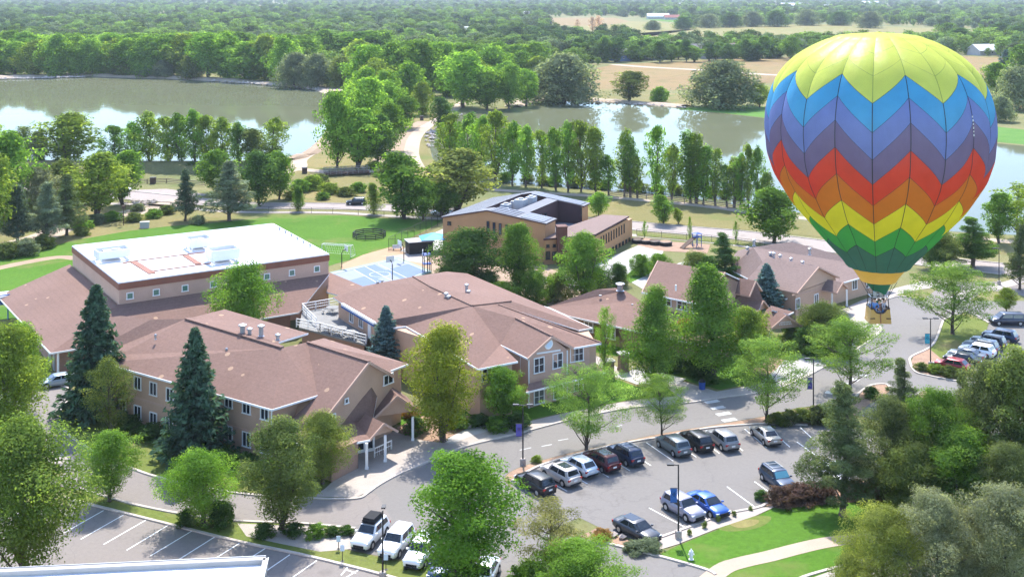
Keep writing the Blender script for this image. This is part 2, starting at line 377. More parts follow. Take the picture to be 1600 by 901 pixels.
# ---------------------------------------------------------------- ground, water, roads
def build_setting():
    g = MB(); g.quad((-7000,-200,0),(7000,-200,0),(7000,7400,0),(-7000,7400,0)); tag(g.build('ground', M['ground']), None, None, None, 'structure')
    # lakes lie a little above the base sheet; banks stand proud of them
    LL = [(-260,124),(-60,125),(0,124),(60,122),(130,120),(200,121),(280,123),(360,128),(430,133),(500,139),(528,147),(532,165),(522,190),(508,215),(480,236),(450,247),(400,254),(300,259),(200,259),(100,255),(0,255),(-300,258)]
    sheet('lake_water', LL, .02, M['water'])
    RL = [(684,188),(700,178),(760,176),(800,168),(832,158),(925,158),(1005,163),(1070,168),(1125,177),(1197,185),(1300,195),(1420,208),(1558,224),(1700,238),(2000,262),(2000,420),(1700,378),(1600,368),(1475,361),(1300,338),(1200,327),(1095,313),(1000,304),(940,298),(860,293),(770,288),(720,280),(678,255),(672,232),(674,205)]
    sheet('lake_water', RL, .02, M['water'])
    def bank(px, w, h, mat, name='bank'):
        pts = strip_pts(px, 5); m = MB(); n = len(pts); rows = []
        rr = random.Random(3)
        for i, p in enumerate(pts):
            d = (pts[min(i+1, n-1)] - pts[max(i-1, 0)]).normalized(); nn = Vector((-d.y, d.x, 0))
            j = rr.uniform(.6, 1.2)
            rows += [p+nn*w*.5*j, p+nn*w*.25+Vector((0,0,h*j)), p-nn*w*.25+Vector((0,0,h*j)), p-nn*w*.5]
        m.add(rows, [(4*i+k, 4*i+k+1, 4*i+5+k, 4*i+4+k) for i in range(n-1) for k in range(3)])
        return tag(fixn(m.build(name, mat)), None, None, None, 'structure')
    bank([(-260,123),(-60,124),(0,122),(60,120),(130,118),(200,120),(280,122),(360,127),(430,132),(500,138),(530,146)], 14, 1.2, M['pale_path'], 'shore')
    bank([(532,150),(534,168),(524,194),(512,216),(484,240),(452,250)], 5, .9, M['dirt'], 'shore')
    bank([(800,167),(832,157),(925,157),(1005,162),(1070,167)], 9, .8, M['pale_path'], 'shore')
    sheet('reed_bed', [(1058,170),(1125,165),(1300,170),(1600,203),(1900,230),(1900,256),(1700,236),(1558,222),(1420,205),(1300,193),(1197,184.5),(1125,176.5),(1070,172)], .05, M['reeds'])
    # fields far away
    sheet('field', [(905,112),(960,101),(1050,97),(1200,90),(1400,84),(1700,95),(1700,135),(1400,128),(1200,130),(1060,141),(925,143)], .03, M['dry_field'])
    sheet('field', [(1000,52),(1120,43),(1300,38),(1480,46),(1560,50),(1560,62),(1200,61),(1010,60)], .03, M['tan_field'])
    sheet('field', [(880,50),(890,42),(960,32),(1040,36),(1100,44),(1010,58),(900,54)], .03, M['tan_field'])
    sheet('field', [(856,28),(960,28),(985,34),(940,41),(868,40)], .05, M['dry_field'])
    sheet('field', [(1000,30),(1060,26),(1110,30),(1060,36)], .05, M['lawn'])
    sheet('field', [(-40,36),(30,35),(40,40),(-40,41)], .05, M['tan_field'])
    sheet('field', [(1560,160),(1700,160),(1700,178),(1560,172)], .05, M['dry_field'])
    ribbon('farm_track', [(958,101),(1010,105),(1100,110),(1200,117),(1330,122)], 9, .06, M['pale_path'])
    sheet('meadow', [(905,140),(1000,138),(1080,150),(1080,166),(1000,160),(925,156)], .04, M['meadow'])
    # strip between the lakes
    sheet('meadow', [(440,262),(480,244),(512,222),(535,200),(545,170),(700,172),(676,205),(668,235),(690,268),(720,300),(560,312),(470,300)], .035, M['meadow'])
    sheet('meadow', [(290,309),(470,290),(560,292),(640,300),(700,310),(640,319),(400,315)], .045, M['meadow'])
    ribbon('dirt_track', [(598,262),(606,245),(620,226),(640,205),(668,190)], 7.5, .05, M['dirt'])
    ribbon('gravel_path', [(652,262),(645,250),(643,236),(648,216),(662,201),(682,189),(700,178),(716,166),(724,160)], 4.6, .055, M['pale_path'])
    ribbon('gravel_path', [(440,270),(466,262),(468,250),(490,236),(510,224),(520,214)], 4.6, .055, M['pale_path'])
    ribbon('gravel_path', [(466,264),(500,268),(530,271),(580,268),(600,262),(640,258)], 4.0, .06, M['pale_path'])
    sheet('meadow', [(800,315),(935,318),(995,312),(1100,322),(1200,340),(1500,372),(1700,392),(1700,408),(1500,392),(1300,372),(1170,360),(1000,346),(900,345),(800,335)], .035, M['meadow'])
    ribbon('gravel_path', [(760,296),(870,303),(950,308),(1100,322),(1180,333),(1300,346),(1480,368),(1600,380)], 3.2, .05, M['pale_path'])
    # dike slope by the left lake
    def dike(a, b, mat):
        pts = strip_pts(a, 5); m = MB(); n = len(pts); rows = []
        for p in pts:
            rows += [p+Vector((0,5,0)), p+Vector((0,2.4,1.9)), p+Vector((0,-.6,1.9)), p+Vector((0,-6.5,.02))]
        m.add(rows, [(4*i+k, 4*i+k+1, 4*i+5+k, 4*i+4+k) for i in range(n-1) for k in range(3)])
        tag(fixn(m.build('dike', mat)), None, None, None, 'structure')
    dike([(-80,264),(50,263),(150,264),(260,264),(350,264),(440,262)], None, M['ground'])
    # street behind the school with pale pavements
    TOP = [(-200,280),(100,291),(205,299),(332,312),(400,317),(520,318),(630,321),(760,329),(900,339),(995,347),(1075,354),(1170,362),(1295,377),(1440,399),(1560,411),(1700,426)]
    BOT = [(-200,304),(100,307),(205,312),(332,322),(400,326),(520,327),(627,331),(760,339),(900,350),(995,360),(1112,370),(1170,377),(1295,394),(1440,415),(1525,424),(1700,446)]
    sheet('street', smooth_px(TOP, 4)+list(reversed(smooth_px(BOT, 4))), .008, M['street'])
    kerb(BOT); kerb(TOP)
    ribbon('pavement', [(-100,316),(205,319),(332,329),(400,331.5),(520,332.5),(600,337),(690,342)], 2.2, .03, M['concrete'])
    ribbon('pavement', [(970,366),(1112,378),(1190,388),(1300,402)], 2.2, .03, M['concrete'])
    sheet('street', [(205,297),(260,295),(335,305),(332,314),(260,308)], .012, M['street'])
    ribbon('gravel_path', [(-60,400),(60,372),(110,350),(180,338),(250,322),(285,312)], 6.5, .03, M['pale_path'])
    sheet('meadow', [(-100,330),(160,312),(330,328),(400,336),(330,352),(250,357),(120,378),(0,404),(-100,420)], .022, M['meadow'])
    # lawns of the school
    sheet('lawn', [(-120,440),(0,402),(60,390),(120,375),(200,361),(260,354),(337,348),(400,342),(425,335),(550,337),(592,341),(692,344),(680,352),(610,388),(560,402),(525,412),(470,430),(300,470),(0,500),(-120,520)], .026, M['lawn'])
    ribbon('track', [(-60,432),(30,412),(90,402),(120,404)], 2.6, .032, M['dirt'])
    # playground: sand, court, pads
    sheet('playground_sand', [(532,414),(610,386),(640,390),(670,405),(660,432),(640,440),(560,440)], .030, M['sand'], 2)
    court = [(513,424),(623,401),(668,424),(570,458)]
    A, B_, C_, D_ = (P(u, v) for u, v in [(508,427),(622,402),(676,424),(566,466)])
    def ct(s, t, z): return (A*(1-s)+B_*s)*(1-t) + (D_*(1-s)+C_*s)*t + Vector((0,0,z))
    def cq(nm, s0, s1, t0, t1, z, mat): tag(MB().quad(ct(s0,t1,z),ct(s1,t1,z),ct(s1,t0,z),ct(s0,t0,z)).build(nm, mat), None, None, None, 'structure')
    cq('court', 0,1,0,1,.045,M['court_green']); cq('court', .04,.96,.06,.94,.049,M['court_blue'])
    cq('court', .06,.33,.1,.42,.053,M['court_pale']); cq('court', .62,.95,.1,.42,.053,M['court_pale']); cq('court', .40,.60,.62,.9,.053,M['court_pale'])
    for s0,s1,t0,t1 in ((.04,.96,.06,.075),(.04,.96,.925,.94),(.04,.05,.06,.94),(.95,.96,.06,.94),(.49,.5,.06,.94),(.33,.34,.1,.9),(.66,.67,.1,.9)):
        cq('court_line', s0,s1,t0,t1,.057,M['worn_paint'])
    cm = MB(); cc = ct(.495,.5,.058)
    for k in range(28):
        a, b2 = 2*math.pi*k/28, 2*math.pi*(k+1)/28
        f = lambda a, r: cc + Vector((r*math.cos(a), r*math.sin(a), 0))
        cm.quad(f(a,1.7), f(a,1.85), f(b2,1.85), f(b2,1.7))
    tag(fixn(cm.build('court_line', M['worn_paint'])), None, None, None, 'structure')
    sheet('pavement', [(610,400),(640,396),(668,402),(664,412),(640,408),(620,410)], .036, M['concrete'])
    sheet('playground_pad', [(660,372),(692,358),(700,372),(690,392),(650,400),(625,392)], .034, M['white_concrete'])
    # patio between the modern building and the long wing
    sheet('patio', [(925,414),(996,384),(1040,386),(1034,398),(1010,410),(985,428),(940,440),(910,432)], .03, M['white_concrete'])
    sheet('patio', [(985,440),(1002,428),(1045,416),(1090,402),(1110,408),(1080,418),(1030,436),(1005,452)], .031, M['white_concrete'])
    sheet('mulch_bed', [(996,374),(1110,382),(1105,396),(1030,392),(996,383)], .032, M['mulch'])
    sheet('lawn', [(975,433),(1000,412),(1020,410),(1015,428),(985,442)], .034, M['lawn'])
    sheet('lawn', [(995,364),(1112,374),(1180,382),(1180,386),(1112,379),(995,369)], .034, M['lawn_dull'])
    sheet('garden_soil', [(640,400),(760,400),(860,420),(990,470),(870,480),(760,450),(680,430)], .028, M['dirt'])
    ribbon('gravel_path', [(820,450),(880,432),(905,452),(935,440)], 2.5, .036, M['concrete'])
    # main drive
    FAR = [(60,598),(92,600),(112,612),(104,630),(91,647),(90,660),(100,673),(130,695),(196,728),(263,750),(374,771),(488,779),(556,779),(575,770),(592,758),(625,740),(676,719),(726,698),(800,680),(895,655),(987,637),(1070,630),(1125,622),(1200,611),(1250,593),(1297,568),(1340,545),(1374,520),(1374,510),(1360,503),(1352,492),(1370,474),(1385,468),(1405,463),(1425,466),(1440,470)]
    NEAR = [(1474,500),(1462,532),(1450,545),(1425,557),(1422,566),(1430,581),(1450,587),(1492,595),(1560,606),(1700,640),(1700,700),(1500,690),(1385,660),(1275,634),(1200,649),(1112,664),(1033,677),(975,689),(913,702),(838,721),(800,735),(788,748),(800,765),(812,790),(850,830),(928,842),(1026,866),(1112,892),(1135,930),(700,960),(700,892),(545,858),(545,828),(473,818),(371,814),(283,803),(208,788),(170,777),(123,764),(88,723),(50,690),(20,680),(20,600)]
    sheet('driveway', smooth_px(FAR, 3)+smooth_px(NEAR, 3), .010, M['asphalt'])
    kerb(FAR[1:]); kerb(NEAR[:9])
    kerb([(555,826),(473,818),(371,814),(283,803),(208,788),(170,777),(123,764)])
    kerb([(928,844),(1026,868),(1100,889),(1118,898)])
    sheet('concrete_apron', [(18,684),(60,678),(112,720),(88,726),(60,715),(10,720),(-60,700)], .016, M['concrete'])
    sheet('asphalt_patch', [(-40,610),(20,600),(95,604),(88,640),(95,668),(110,690),(88,722),(50,688),(-40,672)], .014, M['asphalt_warm'])
    ribbon('asphalt_patch', [(110,735),(200,760),(290,776),(400,792),(520,800),(600,790)], 6.0, .013, M['asphalt_warm'])
    # right-hand lot beyond the island
    sheet('parking_lot', [(1474,500),(1500,470),(1560,470),(1700,470),(1700,700),(1560,606),(1492,595),(1530,585)], .012, M['asphalt'])
    sheet('driveway', [(1440,470),(1474,500),(1540,452),(1700,480),(1700,455),(1560,440),(1480,440)], .011, M['asphalt_warm'])
    # central parking lot
    LOT = [(796,752),(836,731),(880,716),(940,700),(990,690),(1033,683),(1100,670),(1150,665),(1200,662),(1262,664),(1330,668),(1420,690),(1420,740),(1300,755),(1210,770),(1191,791),(1143,801),(1111,811),(1073,825),(1034,839),(1000,845),(952,831),(905,808),(850,832),(812,792)]
    sheet('parking_lot', LOT, .014, M['asphalt'])
    kerb([(800,752),(836,731),(880,716),(940,700),(990,690),(1033,683),(1100,670),(1150,665),(1200,662),(1262,664)])
    kerb([(1210,772),(1191,791),(1143,801),(1111,811),(1073,825),(1034,839)])
    sheet('planting_strip', smooth_px([(790,746),(800,736),(838,722),(913,703),(975,690),(1033,678),(1112,665),(1200,650),(1275,635)],3)+smooth_px([(1275,662),(1262,662),(1200,660),(1150,663),(1100,668),(1033,681),(990,688),(940,698),(880,714),(836,729),(800,750)],3), .05, M['mulch'])
    sheet('planting_strip', [(1034,841),(1073,827),(1111,813),(1143,803),(1191,793),(1215,790),(1180,806),(1120,826),(1060,850),(1020,862),(1000,852)], .05, M['concrete'])
    sheet('planting_strip', [(905,838),(930,826),(952,833),(1000,850),(1026,866),(928,843)], .05, M['mulch'])
    ln = MB()
    def line(a, b, w=.12, z=.02):
        A_, B2 = P(*a), P(*b); d = (B2-A_).normalized(); n = Vector((-d.y, d.x, 0))*w/2; zz = Vector((0,0,z))
        ln.quad(A_-n+zz, B2-n+zz, B2+n+zz, A_+n+zz)
    ends = [(854,779),(886,767),(918,755.5),(951,745),(984,735),(1017,727),(1052,720),(1088,714),(1124,708),(1161,704),(1198,699),(1234,698)]
    for i, e in enumerate(ends):
        ang = math.radians(130 - 26*i/10)
        q = P(*e); h = q + Vector((math.cos(ang), math.sin(ang), 0))*5.4
        line(e, proj(h.x, h.y)) if i else None
    for a, b in (((1014,793),(1074,825)),((1055,776),(1108,812)),((1094,767),(1143,800)),((1136,760),(1180,792)),((1179,752),(1222,783)),((970,812),(1034,840)),((1245,690),(1290,722)),((1250,667),(1275,690)),((1260,740),(1300,770))):
        line(a, b)
    tag(ln.build('parking_lines', M['paint_white']), None, None, None, 'structure')
    # kerbside lot at the lower left
    sheet('parking_lot', [(120,784),(263,820),(376,848),(468,867),(600,899),(680,930),(680,1000),(-200,1000),(-200,870),(20,800)], .012, M['asphalt_warm'])
    kerb([(100,778),(120,783),(263,819),(376,847),(468,866),(575,892),(640,910)])
    ln = MB()
    for a, b in (((162,797),(126,842)),((193,804),(126,842)),((228,812),(162,850)),((263,820),(198,859)),((300,829),(235,868)),((336,838),(274,877)),((376,847),(333,874)),((415,856),(370,884)),((453,866),(415,892)),((495,875),(455,903)),((560,890),(530,908))):
        if a == (162,797): b = (100,832)
        line(a, b, .12, .018)
    tag(ln.build('parking_lines', M['paint_white']), None, None, None, 'structure')
    ln = MB(); line((548,880),(533,898),.12,.018); line((548,880),(566,886),.12,.018); line((540,889),(556,895),.12,.018)
    tag(ln.build('parking_symbol', M['paint_white']), None, None, None, 'structure')
    sheet('verge', smooth_px([(100,776),(123,766),(170,779),(208,790),(283,805),(371,816),(473,820),(545,860),(700,893),(720,925)],3)+smooth_px([(640,908),(575,891),(468,865),(376,846),(263,818),(120,782)],3), .05, M['lawn_dull'])
    sheet('gravel_bed', [(371,818),(473,822),(545,830),(548,858),(500,862),(440,850),(385,838)], .055, M['concrete'])
    for a, b in (((545,858),(570,838)),((584,866),(612,842)),((622,876),(648,850)),((660,884),(684,858)),((700,892),(722,866))):
        pass
    # white dashes and crossing on the drive
    ln = MB()
    for a, b in (((846,697),(862,694)),((872,688),(888,685)),((812,703),(830,699)),((960,667),(972,664)),):
        line(a, b, .16, .016)
    for k in range(4):
        u, v = 1102+9*k, 629+9.5*k; line((u, v), (u+21, v-3.5), .8, .018)
    for k in range(5):
        u, v = 1290+12*k, 612-7*k; line((u, v), (u+16, v+3), .9, .018)
    tag(ln.build('road_markings', M['worn_paint']), None, None, None, 'structure')
    # pavements in front of the school
    sheet('pavement', smooth_px([(556,777),(575,768),(592,756),(625,738),(676,717),(726,696),(800,678),(895,653),(987,635),(1070,628),(1125,620),(1200,609),(1250,591),(1297,566)],3)+smooth_px([(1285,556),(1240,578),(1200,596),(1125,611),(1070,618),(987,626),(895,643),(800,664),(740,676),(700,690),(660,688),(600,672),(560,690),(520,752),(488,776)],3), .05, M['concrete'])
    sheet('pavement', [(955,586),(1000,575),(1035,583),(1072,592),(1060,600),(1035,600),(1000,600),(995,601)], .054, M['white_concrete'])
    sheet('pavement', [(920,560),(932,556),(985,585),(965,592)], .053, M['concrete'])
    sheet('pavement', [(1035,598),(1060,594),(1120,612),(1100,622),(1060,622)], .053, M['concrete'])
    sheet('pavement', [(1215,575),(1240,545),(1270,560),(1300,560),(1330,535),(1345,548),(1297,567),(1250,590),(1205,605),(1190,596)], .054, M['white_concrete'])
    sheet('pavement', [(1310,486),(1345,470),(1400,450),(1440,440),(1480,436),(1480,448),(1440,452),(1405,460),(1372,471),(1352,490),(1362,502),(1376,510),(1376,520),(1360,530),(1340,520),(1325,500)], .052, M['concrete'])
    ribbon('pavement', [(1480,470),(1520,455),(1560,448),(1620,430)], 2.4, .04, M['concrete'])
    ribbon('pavement', [(1280,560),(1310,545),(1340,525)], 2.2, .05, M['concrete'])
    # lawns round the buildings
    sheet('lawn', smooth_px([(112,614),(106,630),(93,647),(92,660),(102,672),(132,693),(196,726),(263,748),(374,768),(488,776)],3)+[(520,750),(540,720),(430,700),(300,690),(200,640),(160,600),(120,600)], .045, M['lawn_dull'])
    sheet('lawn', [(610,660),(680,676),(745,672),(800,662),(895,641),(987,624),(1070,616),(1060,602),(995,604),(955,590),(915,570),(870,600),(760,640),(640,640)], .040, M['lawn'])
    sheet('lawn', [(1000,560),(1060,592),(1125,609),(1200,594),(1215,575),(1180,560),(1090,540),(930,515),(880,530),(920,548),(960,556)], .041, M['lawn'])
    sheet('mulch_bed', [(1200,560),(1235,550),(1220,575),(1200,590),(1170,580)], .046, M['mulch'])
    sheet('mulch_bed', [(1235,490),(1310,486),(1330,510),(1335,530),(1300,556),(1262,552),(1240,540)], .045, M['mulch'])
    sheet('mulch_bed', [(640,690),(700,690),(760,664),(740,650),(660,650),(620,668)], .048, M['mulch'])
    sheet('stone_steps', [(690,690),(745,662),(775,660),(800,664),(740,680),(705,694)], .056, M['white_concrete'])
    # island at the right with the locust
    sheet('island_lawn', [(1474,500),(1464,532),(1452,545),(1440,550),(1470,562),(1500,540),(1540,520),(1545,505),(1510,488)], .05, M['lawn_dull'])
    sheet('mulch_bed', [(1452,545),(1427,557),(1424,566),(1432,580),(1450,585),(1490,593),(1500,580),(1470,560)], .054, M['mulch'])
    kerb([(1545,505),(1510,487),(1474,500)])
    sheet('island', [(1330,626),(1345,612),(1362,602),(1385,601),(1390,612),(1360,630),(1335,650),(1325,645)], .06, M['mulch'], 2); kerb([(1330,628),(1345,612),(1362,602),(1385,601),(1392,610)])
    sheet('island', [(1432,618),(1440,611),(1456,613),(1458,619),(1446,623)], .06, M['mulch'], 2); kerb([(1432,618),(1440,611),(1456,613),(1458,619)])
    # lawn and path at the lower right
    sheet('lawn', [(1026,868),(1060,852),(1120,828),(1180,808),(1215,790),(1280,785),(1400,770),(1700,760),(1700,1000),(1146,960),(1118,895)], .040, M['lawn'])
    sheet('worn_turf', [(1118,822),(1145,812),(1180,806),(1205,808),(1195,820),(1170,828),(1135,830)], .044, M['lawn_dull'], 3)
    sheet('worn_turf', [(1140,818),(1165,812),(1186,813),(1178,821),(1155,825)], .048, M['tan_field'], 3)
    ribbon('footpath', [(1090,922),(1128,890),(1158,879),(1200,869.5),(1240,859),(1283,849),(1320,844),(1400,838),(1500,838)], 1.75, .06, M['pale_path'])
    sheet('pavement', [(1230,925),(1262,905),(1310,888),(1355,875),(1420,868),(1700,868),(1700,990),(1200,990)], .05, M['concrete'])
    kerb([(1230,916),(1255,902),(1310,886),(1355,874),(1420,867)])
    sheet('mulch_bed', [(1195,790),(1215,772),(1300,757),(1420,745),(1700,740),(1700,775),(1420,778),(1290,788),(1220,795)], .046, M['mulch'])
build_setting()
# ---------------------------------------------------------------- buildings
def unit2(a): return Vector((a.x, a.y, 0)).normalized()
def offset_poly(pts, d):
    """move every edge of a plan polygon inwards by d"""
    pts = [Vector((p.x, p.y, 0)) for p in pts]; n = len(pts)
    area = sum(pts[i].x*pts[(i+1) % n].y - pts[(i+1) % n].x*pts[i].y for i in range(n))
    if area < 0: pts.reverse()
    out = []
    for i in range(n):
        a, b, c = pts[i-1], pts[i], pts[(i+1) % n]
        d1, d2 = (b-a).normalized(), (c-b).normalized()
        n1, n2 = Vector((-d1.y, d1.x, 0)), Vector((-d2.y, d2.x, 0))
        k = (n1+n2); l = max(.5, k.length_squared/2); out.append(b + k/l*d if k.length > .2 else b + n1*d)
    return out
def prism(m, plan, z0, z1, mi=0):
    n = len(plan)
    top = [Vector((p.x, p.y, z1)) for p in plan]; bot = [Vector((p.x, p.y, z0)) for p in plan]
    m.poly(top, mi)
    m.add(bot+top, [(i, (i+1) % n, (i+1) % n + n, i+n) for i in range(n)], mi)
WIN = {}
def window_mesh(w, h, cols, rows, fm):
    k = (round(w, 2), round(h, 2), cols, rows, fm)
    if k not in WIN:
        m = MB(); t = .11; d = .10
        m.box((0,0,h/2-t/2), (w,d,t)); m.box((0,0,-h/2+t/2), (w+.1,d+.06,t))
        for s in (-1,1): m.box((s*(w/2-t/2),0,0), (t,d,h-2*t))
        for c in range(1, cols): m.box((-w/2+t+(w-2*t)*c/cols,.01,0), (.085 if cols == 2 else .06,d-.02,h-2*t))
        for r in range(1, rows): m.box((0,.02,-h/2+t+(h-2*t)*r/rows), (w-2*t,d-.05,.05))
        p = MB(); p.box((0,.035,0), (w-2*t,.03,h-2*t))
        WIN[k] = (m.mesh('window', M[fm]), p.mesh('pane', M['glass']))
    return WIN[k]
def window(parent, pos, rz, w, h, cols=2, rows=1, fm='white_trim', glass=None):
    a, b = window_mesh(w, h, cols, rows, fm)
    o = mk('window', a, parent, False); o.location = Vector(pos) - parent.location; o.rotation_euler = (0,0,rz)
    if glass: b = b.copy(); b.materials[0] = M[glass]
    q = mk('pane', b, o, False); return o
def wall_at(A, B, u, v, out=.05):
    """point on the vertical wall plane through A-B seen at photo pixel (u,v), its facing angle"""
    A = Vector((A.x, A.y, 0)); B = Vector((B.x, B.y, 0)); d = (B-A); k = (u-UC)/FPX
    # x = k*y ; A + t d
    t = (k*A.y - A.x)/(d.x - k*d.y); p = A + d*t
    z = CAM_H - p.y*(v-VH)/FPX
    e = d.normalized(); nrm = Vector((e.y, -e.x, 0))
    if nrm.dot(Vector((0,0,0))-A) < 0: nrm = -nrm
    rz = math.atan2(nrm.y, nrm.x) + math.pi/2
    return Vector((p.x, p.y, z)) + nrm*out, rz, nrm
def wins(parent, A, B, lst, w, h, cols=2, rows=1, fm='white_trim', glass=None, out=.05):
    for u, v in lst:
        p, rz, _ = wall_at(A, B, u, v, out); window(parent, p, rz, w, h, cols, rows, fm, glass)
def roofs(parent, faces, mat='shingle', thick=.16, name='roof'):
    m = MB()
    for f in faces: m.poly([P(*q) if not isinstance(q, Vector) else q for q in f], 0, thick, 1)
    return m.build(name, [M[mat], M['white_trim']], parent)
def trim(parent, segs, name='fascia', mat='white_trim', w=.15, h=.2, drop=.1):
    for s in segs:
        m = MB(); pts = [P(*q) if not isinstance(q, Vector) else q for q in s]
        for a, b in zip(pts, pts[1:]): m.bar(a-Vector((0,0,drop)), b-Vector((0,0,drop)), w, h)
        m.build(name, M[mat], parent)
def gable_roof(parent, ra, rb, hw, drop, wallmat='wall_tan', mat='shingle', over=.35):
    """gable roof along ridge ra->rb (rb is the free end) with its end wall"""
    d = unit2(rb-ra); n = Vector((-d.y, d.x, 0)); dz = Vector((0,0,-drop)); m = MB()
    for s in (1,-1):
        q = [ra, rb, rb+n*s*hw+dz, ra+n*s*hw+dz]
        m.poly(q, 0, .2, 1)
    r = m.build('roof', [M[mat], M['wall_pink']], parent)
    g = MB(); e = rb - d*over; dn = Vector((0,0,-.22)); k = (hw-.35)/hw
    L, R = e+n*hw*k+dz*k+dn, e-n*hw*k+dz*k+dn; T = e+dn
    b = d*.18
    g.add([L,R,T,L-b,R-b,T-b], [(0,1,2),(5,4,3),(0,3,4,1),(1,4,5,2),(2,5,3,0)])
    o = fixn(g.build('gable', M[wallmat], parent))
    t = MB()
    for s in (1,-1): t.bar(rb+Vector((0,0,-.1)), rb+n*s*hw+dz+Vector((0,0,-.1)), .14, .24)
    t.build('bargeboard', M['wall_pink'], parent)
    return L, R
def column(parent, p, h, w=.32, mat='white_trim'):
    w *= .8; m = MB(); m.box((p.x,p.y,h/2), (w,w,h)); m.box((p.x,p.y,.12), (w+.08,w+.08,.24))
    return m.build('column', M[mat], parent)
def vent(parent, p, h=.9, r=.16, cap=True, mat='grey_metal', name='vent_pipe'):
    m = MB(); m.lathe([(r*1.5,0),(r,.1),(r,h),(r*1.6,h),(r*1.6,h+.14),(r*.6,h+.25)] if cap else [(r,0),(r,h)], p, 10)
    return m.build(name, M[mat], parent, smooth=False)
def railing(parent, pts, h=1.05, mat='white_trim', step=1.8, rails=3, post=.09, name='railing'):
    m = MB()
    for a, b in zip(pts, pts[1:]):
        L = (b-a).length; n = max(1, int(L/step))
        for i in range(n+1):
            q = a.lerp(b, i/n); m.bar(q, q+Vector((0,0,h)), post)
        for k in range(rails):
            z = h*(k+1)/rails; m.bar(a+Vector((0,0,z)), b+Vector((0,0,z)), .06 if k < rails-1 else .1)
        nb = int(L/.3)
        for i in range(nb):
            q = a.lerp(b, (i+.5)/nb); m.bar(q+Vector((0,0,.1)), q+Vector((0,0,h)), .025)
    return m.build(name, M[mat], parent)

